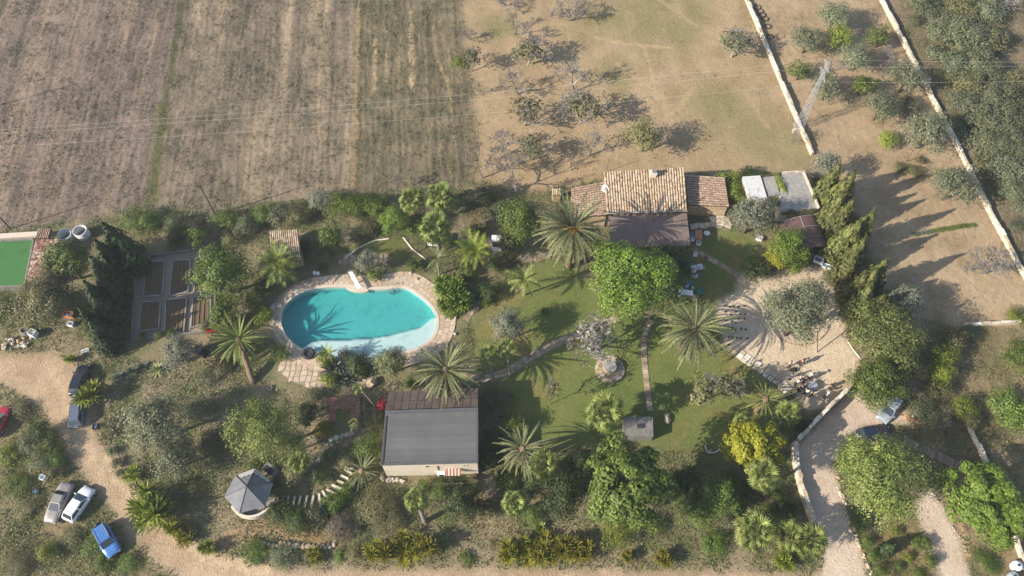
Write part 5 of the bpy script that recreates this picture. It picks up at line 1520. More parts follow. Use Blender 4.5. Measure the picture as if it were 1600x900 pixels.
def date_palm(px, py, rpx, h, label, nfr=64, dry=10, base=None, mat='palm', fruit=False, lowdroop=-.85, group='date palms in the garden'):
    if base: h = min(3.0, solve_h(base, (px, py)))
    x, y, _z = G(px, py, h)
    if base: bx, by, _z = G(*base)
    else: bx, by = x, y
    g = empty('date_palm', (bx, by, 0), label, 'date palm', group)
    dx, dy = x - bx, y - by
    ptrunk(h, .42, .34, (dx, dy), 1).build('trunk', M['palm_trunk'], g, world=False)
    sc = rpx * mpp(px, py, h) / 3.1; r = random.Random(int(px))
    b = MB(); b.lathe([(.3, -.5), (.48, -.1), (.42, .3), (.15, .6)], (dx, dy, h), 10); b.build('crown_shaft', M['palm_trunk'], g, True, world=False)
    for k in range(nfr):
        f = (k + .5) / nfr; el = 1.35 - (1.35 - lowdroop) * f ** .62 + r.uniform(-.2, .2); az = k * 2.39996 + r.uniform(-.3, .3)
        isdry = k >= nfr - dry; el += .22 * math.cos(az - px)
        s_ = sc * r.uniform(.72, 1.10) * (.8 if f < .12 else 1) * (.85 if isdry else 1)
        mobj('frond', FR[0 if el > .7 else (1 if el > -.1 else 2)], g, M['palm_dry' if isdry else mat], (dx + .2 * math.cos(az), dy + .2 * math.sin(az), h + .25 * math.sin(el)), (r.uniform(-.25, .25), -el, az), (s_, s_, s_))
    if fruit:
        for k in range(5):
            a = rad((200, 250, 290, 330, 170)[k]); b = MB()
            for j in range(14):
                q = (dx + math.cos(a + r.uniform(-.25, .25)) * r.uniform(.6, 1.3), dy + math.sin(a + r.uniform(-.25, .25)) * r.uniform(.6, 1.3), h + r.uniform(.15, .75)); b.tube([(dx + .2 * math.cos(a), dy + .2 * math.sin(a), h + .3), q], [.05, .03], 4)
            b.build('fruit_stalk', M['orange'], g, world=False)
    return g
def fan_palm(px, py, rpx, h, label, base=None, nl=36, mat='palm_fresh', skirt=6, group='fan palms', name='fan_palm', tr=.2):
    if base: h = min(5.0, max(1.5, solve_h(base, (px, py))))
    x, y, _z = G(px, py, h)
    bx, by = G(*base)[:2] if base else (x, y)
    g = empty(name, (bx, by, 0), label, 'fan palm', group); dx, dy = x - bx, y - by
    ptrunk(h, tr * 1.25, tr, (dx, dy), 2).build('trunk', M['grey_trunk'], g, world=False)
    sc = rpx * mpp(px, py, h) / 1.34; r = random.Random(int(px * 3 + py))
    for k in range(nl):
        f = (k + .5) / nl; el = 1.35 - 2.2 * f ** .85 + r.uniform(-.12, .12); az = k * 2.39996 + r.uniform(-.2, .2); isdry = k >= nl - skirt
        if isdry: el = r.uniform(-1.3, -.8)
        s_ = sc * r.uniform(.85, 1.1) * (.75 if isdry else 1)
        mobj('fan_leaf', rnd.choice(FAN), g, M['palm_dry' if isdry else mat], (dx, dy, h), (r.uniform(-.4, .4), -el, az), (s_, s_, s_))
    return g
def feather_palm(px, py, rpx, h, label, mat='palm_fresh', nfr=22, base=None, dry=2, group='feather palms by the pool', stems=1):
    x, y, _z = G(px, py, h); bx, by = G(*base)[:2] if base else (x, y)
    g = empty('feather_palm', (bx, by, 0), label, 'feather palm', group); dx, dy = x - bx, y - by; r = random.Random(int(px))
    sc = rpx * mpp(px, py, h) / 2.05
    for s_ in range(stems):
        ox, oy, oh = (0, 0, 0) if s_ == 0 else (r.uniform(-.9, .9), r.uniform(-.9, .9), r.uniform(-1.2, -.2))
        ptrunk(h + oh, .14, .10, (dx + ox, dy + oy), 3).build('trunk', M['grey_trunk'], g, world=False)
        for k in range(nfr):
            f = (k + .5) / nfr; el = 1.3 - 1.9 * f + r.uniform(-.15, .15); az = k * 2.39996 + s_
            q = sc * r.uniform(.8, 1.1)
            mobj('frond', rnd.choice(FRY), g, M['palm_dry' if k >= nfr - dry else mat], (dx + ox, dy + oy, h + oh), (r.uniform(-.4, .4), -el, az), (q, q, q))
    return g
def blades_mesh(n, heads, seed, w=.075, curl=.25):
    """unit clump of sword leaves: several rosettes on short stems, radius about 1"""
    r = np.random.default_rng(seed); V, F = [], []
    for hd in range(heads):
        a = r.uniform(0, 6.28); q = 0 if heads == 1 else r.uniform(.15, .62); c = np.array([q * math.cos(a), q * math.sin(a), r.uniform(.15, .75) if heads > 1 else .1])
        L0 = (.62 if heads > 1 else 1.0) * r.uniform(.85, 1.2)
        for k in range(n):
            az = k * 2.39996; el = 1.4 - 1.55 * (k / n); L_ = L0 * r.uniform(.8, 1.1)
            d = np.array([math.cos(az) * math.cos(el), math.sin(az) * math.cos(el), math.sin(el)]); s = np.array([-math.sin(az), math.cos(az), 0]) * w * L_
            m_ = c + d * L_ * .55; t = c + d * L_ - np.array([0, 0, curl * L_ * math.cos(el)]); o = len(V)
            V += [c - s * .6, c + s * .6, m_ + s, m_ - s, t]; F += [(o, o + 1, o + 2), (o, o + 2, o + 3), (o + 3, o + 2, o + 4)]
    return npmesh('leaves', np.array(V), np.array(F), M['yucca'])
BL = {'yucca': [blades_mesh(34, 8, s, .07, .15) for s in (1, 2, 3)], 'agave': [blades_mesh(40, 1, s, .10, .05) for s in (4, 5)], 'lily': [blades_mesh(26, 26, s, .085, .5) for s in (6, 7)]}
def spiky(kind, mat, px, py, rpx, label, group=None, name='yucca_clump', cat='yucca', hs=1.0, stem=True):
    r_ = rpx * mpp(px, py); h = r_ * hs; x, y, _z = G(px, py, h * .35)
    g = empty(name, (x, y, 0), label, cat, group)
    mobj('leaves', rnd.choice(BL[kind]), g, M[mat], (0, 0, 0), (0, 0, rnd.uniform(0, 6.28)), (r_, r_, h))
    if stem:
        b = MB()
        for k in range(4 if kind != 'agave' else 1): 
            a = k * 1.57 + .5; q = .4 * r_ * (kind != 'agave'); b.tube([(0, 0, -.1), (q * math.cos(a), q * math.sin(a), h * .5)], [.10, .06], 6)
        b.build('stem', M['bark'], g, world=False)
    return g

# ---------------------------------------------------------------- orchard
for a in [
 (876, 14, 34, 886, 31, 'bare almond tree at the top of the orchard left of the green patch', None), (800, 38, 28, 803, 54, 'thin bare almond tree second down the left orchard row', None),
 (788, -2, 24, 791, 8, 'bare almond tree cut by the top edge beside the weedy field', None), (812, 82, 30, 824, 102, 'almond tree with yellow green leaf remnants above a dark shadow', 'drygreen'),
 (808, 126, 24, 810, 149, 'bare almond tree below the one with yellow green leaves', None), (897, 118, 28, 897, 144, 'clear grey bare almond tree in the middle of the orchard', None),
 (817, 172, 30, 821, 194, 'almond tree with sparse green leaves on the wire line, left one of two', 'drygreen'), (912, 168, 32, 910, 193, 'almond tree with pale green leaves on the wire line, right one of two', 'drygreen'),
 (1150, 68, 32, 1142, 90, 'grey leafy almond tree close to the long stone wall', 'olive'), (832, 230, 25, 830, 250, 'almond tree with yellowish twigs in the lowest orchard row', 'drygreen'),
 (925, 224, 22, 919, 243, 'small bare almond tree left of the bushy one in the lowest orchard row', None), (738, 134, 15, 742, 149, 'stunted bare almond tree on the edge of the weedy field', None),
 (738, 92, 20, 737, 112, 'bare almond tree on the field edge beside a yellow weed patch', 'drygreen'), (737, 50, 16, 735, 62, 'small bare almond tree on the field edge near the top', None),
 (752, 246, 30, 755, 278, 'large bare grey almond tree on the field edge above the fan palms', None), (803, 268, 32, 803, 302, 'large bare almond tree left of the tiny tiled hut', None),
 (780, 228, 24, 783, 246, 'faint bare almond tree between the field edge and the lowest row', None), (1550, 412, 38, 1531, 426, 'bare spreading almond tree alone in the bare field', None)]:
    bare(*a[:6], leaf=a[6], ln=420)
bare(926, 526, 36, 925, 546, 'dense silvery leafless tree beside the lawn path', 'twig', 'leafless trees on the lawn', 320)
bare(1090, 612, 30, 1090, 632, 'sparse thin leaved tree left of the court edging on the lawn', 'drygreen', 'leafless trees on the lawn', 350)
bare(1128, 604, 24, 1130, 622, 'sparse dark twigged tree nearer the court edging', 'scrub', 'leafless trees on the lawn', 400)
bare(860, 612, 14, 860, 632, 'little bare sapling with a stake on the lawn', 'drygreen', 'leafless trees on the lawn', 120)
bare(620, 292, 20, 622, 305, 'grey leafless bush behind the bright hedge', None, 'leafless bushes at the hedge')
bare(1565, -5, 22, 1560, 8, 'bare grey tree in the scrub at the top right', None, 'bare trees in the scrub')
bare(1375, 115, 14, 1378, 122, 'small brown twiggy bush among the olives', 'brown', 'bare trees in the scrub', 250)
bare(1295, 103, 14, 1298, 112, 'bare fallen tree beside the top of the pylon', None, 'bare trees in the scrub')
bare(1378, 85, 16, 1380, 96, 'leafless bush beside the second stone wall', None, 'bare trees in the scrub')
bare(1290, 262, 26, 1282, 285, 'bushy grey tree at the head of the cypress row', 'silver', 'leafless trees on the lawn', 2000)
bare(1240, 215, 12, 1236, 222, 'fallen bare branches below the wall stub', None, 'bare trees in the scrub')
plant('airy', 'drygreen', 1008, 214, 33, 'bushy yellow green tree above the farmhouse with a dense shadow', asp=.8, n=2500)
plant('shrub', 'lime', 716, 95, 14, 'yellow green weed bush on the edge of the weedy field', 'shrub', asp=.5, trunk=False)

# ---------------------------------------------------------------- olives and citrus between the walls
OG = 'olive trees between the two walls'
for px, py, r_, lb in [(1303, 27, 26, 'olive tree nearest the top edge between the walls'), (1262, 62, 25, 'olive tree left of the yellow green citrus near the top'), (1337, 90, 25, 'olive tree in the centre of the olive plot'),
        (1294, 136, 26, 'olive tree right beside the pylon'), (1418, 122, 28, 'olive tree leaning over the second wall, farther one'), (1376, 166, 28, 'grey olive tree below the dark green citrus'),
        (1450, 205, 36, 'largest olive tree, standing over the second wall'), (1490, 288, 36, 'spreading olive by the second wall in the bare field')]:
    plant('airy', 'olive', px, py, r_ * 1.12, lb, group=OG, asp=.75, name='olive_tree', n=3500)
CG = 'citrus trees between the two walls'
for px, py, r_, mt, lb in [(1312, 55, 20, 'lime', 'yellow green citrus bush among the upper olives'), (1376, 55, 19, 'green', 'round citrus bush against the second wall near the top'), (1251, 108, 18, 'green', 'dark citrus bush left of the pylon top'),
        (1351, 130, 20, 'bright', 'bright citrus tree right of the pylon'), (1424, 164, 16, 'scrub', 'small dark citrus tree beside the largest olive'), (1388, 217, 15, 'lime', 'bright yellow green citrus bush standing alone in the bare field')]:
    plant('shrub', mt, px, py, r_ * 1.1, lb, 'tree', CG, asp=.85, name='citrus_tree', n=1400)
for px, py, r_, lb in [(1408, 262, 13, 'yellow weed bush at the foot of the thin dark pole'), (1432, 268, 15, 'dry brown green bush beside the yellow weeds'), (1440, 250, 10, 'faint dry bush above the spreading olive')]:
    plant('shrub', 'drygreen' if 'dry' in lb else 'yellow' if 0 else 'drygreen', px, py, r_, lb, 'shrub', 'weed bushes in the bare field', asp=.5, trunk=False)

# ---------------------------------------------------------------- mastic scrub at the top right
SC = [(1442, 8, 24), (1478, 18, 20), (1505, 10, 26), (1540, 14, 26), (1470, 48, 24), (1512, 55, 36), (1545, 60, 28), (1462, 80, 18), (1492, 98, 24), (1528, 96, 28), (1480, 118, 18), (1516, 132, 24), (1550, 112, 22),
      (1560, 150, 32), (1592, 128, 24), (1508, 160, 22), (1535, 186, 30), (1575, 186, 30), (1602, 170, 22), (1520, 214, 20), (1553, 226, 28), (1590, 226, 28), (1542, 256, 20), (1572, 262, 26), (1604, 268, 24), (1582, 298, 22), (1560, 290, 16), (1604, 320, 20), (1590, 352, 14),
      (1430, 30, 14), (1580, 60, 10), (1500, 190, 14), (1536, 238, 14)]
wh = ['nearest the wall', 'farther from the wall']
for k, (px, py, r_) in enumerate(SC):
    mt = ('scrub', 'scrub', 'drygreen', 'olive')[k % 4] if k not in (6, 11) else 'drygreen'
    row = ['top', 'second', 'third', 'fourth', 'fifth', 'sixth', 'seventh', 'eighth', 'lowest'][min(8, int(max(0, py) // 40))]
    sib = sorted(j for j in range(len(SC)) if min(8, int(max(0, SC[j][1]) // 40)) == min(8, int(max(0, py) // 40)))
    sib = sorted(sib, key=lambda j: SC[j][0]); pos = ['first', 'second', 'third', 'fourth', 'fifth', 'sixth', 'seventh'][sib.index(k)]
    plant('dense' if r_ > 20 else 'shrub', mt, px, py, r_ * 1.14, f'mastic bush beyond the second wall, {pos} from the wall in the {row} rank', 'shrub', 'mastic bushes beyond the second wall', asp=.55, name='mastic_bush', n=3000 if r_ > 20 else 1200, hf=.8)

# ---------------------------------------------------------------- hedge and shrubs along the fields
for kd, mt, px, py, r_, lb, asp in [
  ('dense', 'dark', 770, 688, 18, 'dark bush in the shade along the right wall of the garden house, upper', .9), ('dense', 'dark', 764, 714, 17, 'dark bush in the shade along the right wall of the garden house, lower', .9), ('shrub', 'green', 798, 748, 18, 'green bush behind the small column cypress', .9), ('dense', 'dark', 838, 748, 20, 'dark bush under the ragged date palm', .9),  # dark bushes added where deep shade lies beside the garden house
  ('dense', 'dark', 908, 728, 24, 'dark bush between ragged date palm and big clumpy tree', 1.0), ('dense', 'dark', 1072, 757, 26, 'dark leafy bush in the deep shade right of the big clumpy tree', 1.0), ('shrub', 'dark', 1168, 768, 20, 'dark bush at the foot of the leaning pale palm trunk', .9), ('shrub', 'green', 1204, 802, 19, 'green bush above the three driveway fan palms', .9),  # dark bushes added where the big tree's deep shade falls
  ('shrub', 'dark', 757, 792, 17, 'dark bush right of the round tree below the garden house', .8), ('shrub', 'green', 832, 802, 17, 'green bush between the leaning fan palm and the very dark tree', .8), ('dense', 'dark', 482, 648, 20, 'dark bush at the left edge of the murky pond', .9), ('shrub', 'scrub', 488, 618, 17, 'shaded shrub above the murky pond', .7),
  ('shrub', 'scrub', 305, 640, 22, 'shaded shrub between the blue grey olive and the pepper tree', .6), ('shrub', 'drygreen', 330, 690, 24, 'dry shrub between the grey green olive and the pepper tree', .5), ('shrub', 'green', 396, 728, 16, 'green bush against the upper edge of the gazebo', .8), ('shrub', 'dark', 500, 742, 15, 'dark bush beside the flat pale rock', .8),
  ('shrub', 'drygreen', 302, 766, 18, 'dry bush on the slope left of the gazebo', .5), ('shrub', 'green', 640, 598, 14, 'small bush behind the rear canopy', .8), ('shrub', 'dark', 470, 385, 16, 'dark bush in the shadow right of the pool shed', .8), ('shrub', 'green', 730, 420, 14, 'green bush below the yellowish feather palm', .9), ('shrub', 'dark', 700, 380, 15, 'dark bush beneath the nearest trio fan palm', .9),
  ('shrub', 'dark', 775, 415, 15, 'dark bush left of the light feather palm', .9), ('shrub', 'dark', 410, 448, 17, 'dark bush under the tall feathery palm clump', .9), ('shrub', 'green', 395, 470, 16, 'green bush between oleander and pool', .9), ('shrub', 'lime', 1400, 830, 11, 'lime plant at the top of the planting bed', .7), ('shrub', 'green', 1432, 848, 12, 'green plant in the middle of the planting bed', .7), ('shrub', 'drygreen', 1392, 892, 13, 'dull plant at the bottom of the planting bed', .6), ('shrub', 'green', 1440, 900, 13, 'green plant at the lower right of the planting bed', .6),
  ('shrub', 'green', 208, 342, 22, 'dark green bush left half of the clump below the field strip', .8), ('shrub', 'green', 232, 344, 20, 'dark green bush right half of the clump below the field strip', .8), ('shrub', 'scrub', 270, 345, 18, 'grey green bush right of the dark clump', .8),
  ('shrub', 'dark', 275, 362, 18, 'dark bush under the grey green one', .9), ('shrub', 'brown', 300, 352, 15, 'dry brown bush in the field hedge', .7), ('dense', 'green', 311, 371, 18, 'round green bush above the vegetable beds', 1.0), ('shrub', 'bright', 272, 378, 14, 'small bright bush in the shade above the vegetable beds', .8),
  ('shrub', 'green', 352, 340, 22, 'loose green bush at the foot of the wooden pole', .7), ('shrub', 'scrub', 380, 352, 20, 'bush beside the wooden pole, right of the loose green one', .7), ('shrub', 'drygreen', 360, 368, 18, 'dry bush behind the oleander', .7), ('shrub', 'green', 412, 330, 20, 'left end bush of the long grey green hedge', .7), ('shrub', 'scrub', 438, 332, 22, 'middle bush of the long grey green hedge', .7),
  ('shrub', 'drygreen', 464, 335, 20, 'right end bush of the long grey green hedge', .7), ('airy', 'silver', 502, 312, 20, 'pale grey bush left of the bright hedge', .8), ('shrub', 'bright', 538, 318, 25, 'left bush of the bright green hedge at the field edge', .8), ('shrub', 'bright', 562, 316, 24, 'middle bush of the bright green hedge at the field edge', .8),
  ('shrub', 'bright', 588, 320, 22, 'right bush of the bright green hedge at the field edge', .8), ('dense', 'green', 516, 372, 20, 'green bush beside the tiled pool shed', 1.0), ('shrub', 'drygreen', 575, 352, 17, 'small yellowish bush below the bright hedge', .8), ('airy', 'bright', 618, 345, 24, 'bright leafy bush left of the fan palm trio', 1.0),
  ('shrub', 'green', 650, 350, 20, 'green bush between the fan palms', 1.0), ('airy', 'silver', 574, 408, 18, 'bluish grey little tree on the rock garden above the pool', 1.1), ('shrub', 'green', 585, 430, 14, 'low green bush behind the diving board', .7), ('shrub', 'dark', 646, 412, 12, 'small dark bush beside the far pool deck', 1.0), ('shrub', 'green', 504, 418, 10, 'tiny green plant above the diving board deck', .7),
  ('airy', 'green', 815, 345, 38, 'loose green tree left of the big palm by the farmhouse', 1.0), ('shrub', 'scrub', 780, 330, 24, 'shrub at the left of the loose green tree', .9), ('shrub', 'drygreen', 760, 298, 22, 'dry shrub under the large bare almond tree', .7), ('shrub', 'green', 745, 358, 16, 'shrub left of the white buggy', .9), ('shrub', 'drygreen', 795, 378, 22, 'olive green shrub right of the white buggy', .9),
  ('shrub', 'scrub', 720, 320, 15, 'low shrub right of the fan palms', .7), ('shrub', 'dark', 765, 455, 17, 'dark rounded shrub right of the palm lily bed', .9), ('shrub', 'bright', 760, 470, 10, 'small light shrub at the end of the palm lily path', .8), ('airy', 'silver', 795, 512, 30, 'grey green succulent tree right of the pool', 1.0), ('shrub', 'bright', 802, 660, 19, 'round bright green bush beside the cream garden house', 1.1),
  ('shrub', 'silver', 762, 622, 14, 'grey leaved shrub at the corner of the rear canopy', .9), ('dense', 'dark', 850, 487, 7, 'small dark topiary on the lawn', 1.0), ('shrub', 'green', 575, 695, 24, 'bright green bush left of the cream garden house', .8), ('shrub', 'drygreen', 458, 735, 22, 'brownish bush above the timber steps', .9), ('shrub', 'green', 425, 752 + 12, 18, 'dark bush between gazebo and timber steps', .8),
  ('shrub', 'dark', 437, 800, 22, 'hedge bush below the timber steps, first from the gazebo', .7), ('shrub', 'dark', 465, 812, 26, 'hedge bush below the timber steps, second from the gazebo', .8), ('shrub', 'scrub', 495, 806, 20, 'hedge bush below the timber steps, third from the gazebo', .8), ('shrub', 'green', 520, 784, 18, 'hedge bush at the bend of the timber steps', .8), ('shrub', 'bright', 538, 765, 14, 'hedge bush at the top of the timber steps', .9),
  ('shrub', 'brown', 530, 822, 26, 'dry brown bush below the hedge', .6), ('shrub', 'drygreen', 590, 792, 36, 'wide low dry green bush below the garden house, upper left', .4), ('shrub', 'drygreen', 612, 810, 30, 'wide low dry green bush below the garden house, lower right', .4), ('shrub', 'scrub', 555, 815, 18, 'grey green tuft between the low dry bushes', .5),
  ('shrub', 'green', 664, 762, 15, 'bush under the striped awning, left', .8), ('shrub', 'green', 690, 765, 17, 'bush under the striped awning, right', .8), ('dense', 'dark', 724, 785, 32, 'dark round tree below the garden house', 1.0), ('dense', 'dark', 878, 772, 38, 'very dark round tree left of the big clumpy tree', .9), ('shrub', 'lime', 966, 828, 26, 'bright lime green bush at the foot of the big clumpy tree', .8),
  ('shrub', 'drygreen', 1020, 822, 20, 'dull bush right of the lime green bush', .6), ('airy', 'green', 1092, 795, 34, 'grey flecked bush right of the big clumpy tree, lower left', .9), ('airy', 'green', 1122, 775, 34, 'grey flecked bush right of the big clumpy tree, upper right', 1.0), ('shrub', 'silver', 1145, 812, 14, 'pale dry bush beside the grey flecked bushes', .9), ('shrub', 'green', 1118, 848, 22, 'low green bush near the bottom road', .5),
  ('shrub', 'green', 1140, 745, 16, 'dark shrub above the grey flecked bushes', 1.2), ('shrub', 'dark', 1232, 795, 18, 'dark shrub against the driveway wall, lower', .9), ('shrub', 'dark', 1215, 770, 16, 'dark shrub against the driveway wall, upper', .9), ('shrub', 'dark', 1250, 660, 14, 'dark shrub under the entrance wall', .9),
  ('shrub', 'dark', 1183, 418, 22, 'dark shrub left of the autumn yellow tree by the court', 1.0), ('shrub', 'lime', 1303, 368, 18, 'bright lime bush right of the vaulted carport', 1.0), ('shrub', 'green', 1282, 392, 7, 'small green bush at the mouth of the carport', 1.0), ('shrub', 'lime', 1140, 282, 22, 'yellow green climber over the right end of the stone shed, upper', .9), ('shrub', 'lime', 1150, 302, 18, 'yellow green climber over the right end of the stone shed, lower', .9),
  ('shrub', 'dark', 1170, 268, 14, 'dark ivy behind the white roofed hut', .8), 
  
  ('shrub', 'drygreen', 1300, 432, 16, 'scrubby bush beside the junk pile near the court', .8), ('airy', 'silver', 1413, 468, 27, 'silvery tree right of the lower cypresses', 1.0), ('shrub', 'lime', 1590, 492, 16, 'bright green bush on the end of the short white wall', .6), ('shrub', 'yellow' if 0 else 'lime', 1480, 552, 20, 'yellow green hedge bush right of the pine, upper', 1.1), ('shrub', 'drygreen', 1490, 528, 22, 'brown tipped hedge bush right of the pine, top', 1.1),
  ('shrub', 'lime', 1472, 582, 22, 'yellow green hedge bush right of the pine, lower', 1.1), ('shrub', 'drygreen', 1470, 605, 20, 'dull hedge bush at the end of the yellow green hedge', .9), ('shrub', 'scrub', 1442, 640, 28, 'olive green shrub beside the terracotta block', .8), ('shrub', 'brown', 1478, 652, 24, 'dry grey brown shrub right of the olive green shrub', .7), ('shrub', 'lime', 1508, 635, 20, 'yellow green shrub above the short pale wall', .9),
  ('shrub', 'drygreen', 1518, 655, 16, 'dull shrub at the head of the short pale wall', .9), ('dense', 'green', 1594, 560, 30, 'round dark bush cut by the right edge, upper', .9), ('dense', 'green', 1582, 642, 36, 'round dark bush cut by the right edge, lower', .9), ('shrub', 'scrub', 1518, 518, 16, 'grey bush below the short white wall', .6), ('shrub', 'green', 1545, 735, 16, 'bush at the end of the boardwalk', .8),
  ('shrub', 'green', 1356, 845, 12, 'hedge bush at the left of the planting bed', .8), ('shrub', 'green', 1366, 868, 12, 'second hedge bush at the left of the planting bed', .8), ('shrub', 'green', 1376, 890, 12, 'lowest hedge bush at the left of the planting bed', .8), ('shrub', 'green', 1448, 848, 13, 'hedge bush at the right of the planting bed, upper', .8), ('shrub', 'green', 1456, 875, 13, 'hedge bush at the right of the planting bed, lower', .8),
  ('shrub', 'lime', 1420, 870, 9, 'small light plant in the planting bed', .8), ('shrub', 'green', 1405, 885, 9, 'small dark plant in the planting bed', .8), ('shrub', 'green', 1345, 815, 16, 'dark bush under the left of the feathery tree', .9), ('shrub', 'drygreen', 1316, 730, 16, 'bush at the left foot of the feathery tree', .7), ('shrub', 'green', 1545, 878, 20, 'low weeds bush in the bottom right corner', .4),
  ('shrub', 'green', 222, 523, 8, 'potted bush at the lower left corner of the vegetable beds', 1.2), ('shrub', 'green', 249, 522, 9, 'second potted bush under the vegetable beds', 1.2), ('shrub', 'green', 266, 519, 8, 'third potted bush under the vegetable beds', 1.2), ('shrub', 'drygreen', 320, 508, 12, 'bush at the lower right corner of the vegetable beds', 1.0), ('airy', 'silver', 282, 550, 32, 'wispy grey green tree above the variegated agave', .8),
  ('shrub', 'scrub', 322, 590, 18, 'dry green weeds under the young date palm', .5), ('shrub', 'drygreen', 345, 575, 20, 'weeds around the foot of the young date palm', .5), ('shrub', 'bright', 350, 505, 20, 'rounded bush below the oleander', .9), ('shrub', 'lime', 410, 492, 16, 'yellow tipped bush at the left end of the pool', .9), ('shrub', 'green', 438, 552, 16, 'green leafy bush at the lower left of the pool deck', .8),
  ('shrub', 'lime', 505, 560, 14, 'yellow bush behind the rubber ring', 1.3), ('shrub', 'dark', 560, 565, 22, 'dark leafy bush overhanging the pool', 1.0), ('shrub', 'brown', 537, 552, 12, 'brown dry bush between the poolside plants', 1.1), ('airy', 'palm', 612, 568, 24, 'feathery grey green shrub at the lower edge of the pool', 1.2), ('shrub', 'lime', 512, 592, 14, 'lime bush on the crazy paving', 1.0),
  ('shrub', 'lime', 507, 664, 11, 'yellow bush standing in the murky pond', .9), ('sparse', 'red', 597, 632, 10, 'red flowering bougainvillea at the corner of the rear canopy', 1.2), ('shrub', 'drygreen', 588, 655, 14, 'loose bush between rail and garden house', .8), ('airy', 'olive', 278, 716, 38, 'grey green olive right of the larger blue grey one', .8),
  ('shrub', 'dark', 60, 672, 18, 'dark green plant of the nursery patch, top', 1.0), ('shrub', 'scrub', 45, 690, 18, 'grey green plant of the nursery patch, left', .8), ('shrub', 'lime', 62, 700, 12, 'yellow plant in the middle of the nursery patch', .8), ('shrub', 'green', 78, 690, 18, 'green plant of the nursery patch, right', .9), ('shrub', 'scrub', 60, 720, 18, 'grey plant of the nursery patch, lower left', .8), ('shrub', 'green', 84, 716, 16, 'green plant of the nursery patch, lower right', .8),
  ('shrub', 'drygreen', 82, 738, 14, 'dull plant at the lower end of the nursery patch', .8), ('shrub', 'lime', 10, 708, 18, 'yellow green weed bush at the left edge', .5), ('shrub', 'lime', 72, 862, 17, 'yellow broom bush below the silver car', .7), ('shrub', 'green', 145, 850, 18, 'dark weeds left of the blue off roader', .6), ('shrub', 'green', 160, 878, 16, 'dark weeds in front of the blue off roader', .5),
  ('shrub', 'drygreen', 30, 640, 20, 'dry grass bush beside the junction of the track', .4), ('shrub', 'drygreen', 40, 790, 22, 'wide weed patch left of the silver car', .35), ('shrub', 'green', 30, 760, 22, 'green weed patch above the left of the silver car', .35), ('shrub', 'drygreen', 110, 842, 20, 'weed patch below the white car', .35), ('shrub', 'drygreen', 30, 880, 24, 'weed patch in the bottom left corner', .35), ('shrub', 'green', 200, 880, 18, 'green weeds beside the track at the bottom', .3),
  ('shrub', 'scrub', 172, 705, 9, 'grey rosette at the track edge, top', .8), ('shrub', 'scrub', 180, 722, 9, 'grey rosette at the track edge, middle', .8), ('shrub', 'scrub', 186, 738, 8, 'grey rosette at the track edge, bottom', .8), ('shrub', 'drygreen', 172, 668, 16, 'dry bush at the track edge below the grey car', .6), ('shrub', 'green', 8, 478, 26, 'dark tree cut by the left edge', 1.2), ('shrub', 'drygreen', 205, 668, 12, 'dry stalk bush on the rubble heap', .6),
  ('shrub', 'green', 240, 775, 22, 'green bush among the roadside yuccas', .9), ('shrub', 'green', 400, 862, 22, 'low bush under the rocky bank, left', .5), ('shrub', 'scrub', 440, 868, 22, 'low bush under the rocky bank, middle', .5), ('shrub', 'bright', 530, 868, 12, 'small bright bush under the rocky bank', .6), ('shrub', 'drygreen', 555, 862, 16, 'dull bush left of the row of bottom yuccas', .6),
  ('shrub', 'green', 730, 872, 14, 'weed tuft on the bottom road verge', .4), ('shrub', 'green', 510, 710, 12, 'bush under the pond rocks', .8), ('shrub', 'drygreen', 540, 720, 16, 'dry bush beside the timber step top', .8), ('shrub', 'scrub', 790, 620, 14, 'shrub on the left edge of the lawn', .9), ('shrub', 'green', 1060, 745, 14, 'dark bush in deep shade right of the big clumpy tree', .9)]:
    cat = 'tree' if ' tree' in lb else 'bush'
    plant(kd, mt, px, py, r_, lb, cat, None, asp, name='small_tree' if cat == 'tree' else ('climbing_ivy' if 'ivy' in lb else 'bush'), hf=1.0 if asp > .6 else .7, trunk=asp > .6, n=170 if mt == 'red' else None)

def ivy(p, q_, z, w, h, label, mat):
    a, c = np.array(G(*p, z)), np.array(G(*q_, z)); m_ = (a + c) / 2; d = c - a; L_ = np.linalg.norm(d)
    g = empty('climbing_ivy', (m_[0], m_[1], 0), label, 'ivy', 'clipped ivy round the flat roofed annexe')
    mobj('foliage', crown('dense', 2600, int(p[0]) % 3), g, M[mat], (0, 0, z - h * .3), (0, 0, math.atan2(d[1], d[0])), (L_ / 2 * 1.05, w, h))
    mobj('stem', TR[0], g, M['bark'], (0, 0, 0), (0, 0, 0), (.4, .4, z * .8))
ivy((1212, 271), (1230, 304), 2.7, .55, .7, 'thick ivy strip between the grey roofed hut and the annexe slab', 'lime')
ivy((1219, 332), (1250, 331), 2.4, .5, .9, 'clipped ivy along the front of the annexe, left half', 'drygreen')
ivy((1248, 331), (1281, 328), 2.4, .5, .9, 'clipped ivy along the front of the annexe, right half', 'drygreen')
ivy((1260, 272), (1283, 326), 2.4, .35, .9, 'clipped ivy down the right side of the annexe', 'drygreen')
ivy((1202, 309), (1220, 322), 2.5, .7, 1.0, 'ivy over the corner between hut and annexe', 'green')
ivy((1165, 273), (1212, 269), 2.4, .4, .7, 'dark ivy along the back of the two huts', 'dark')
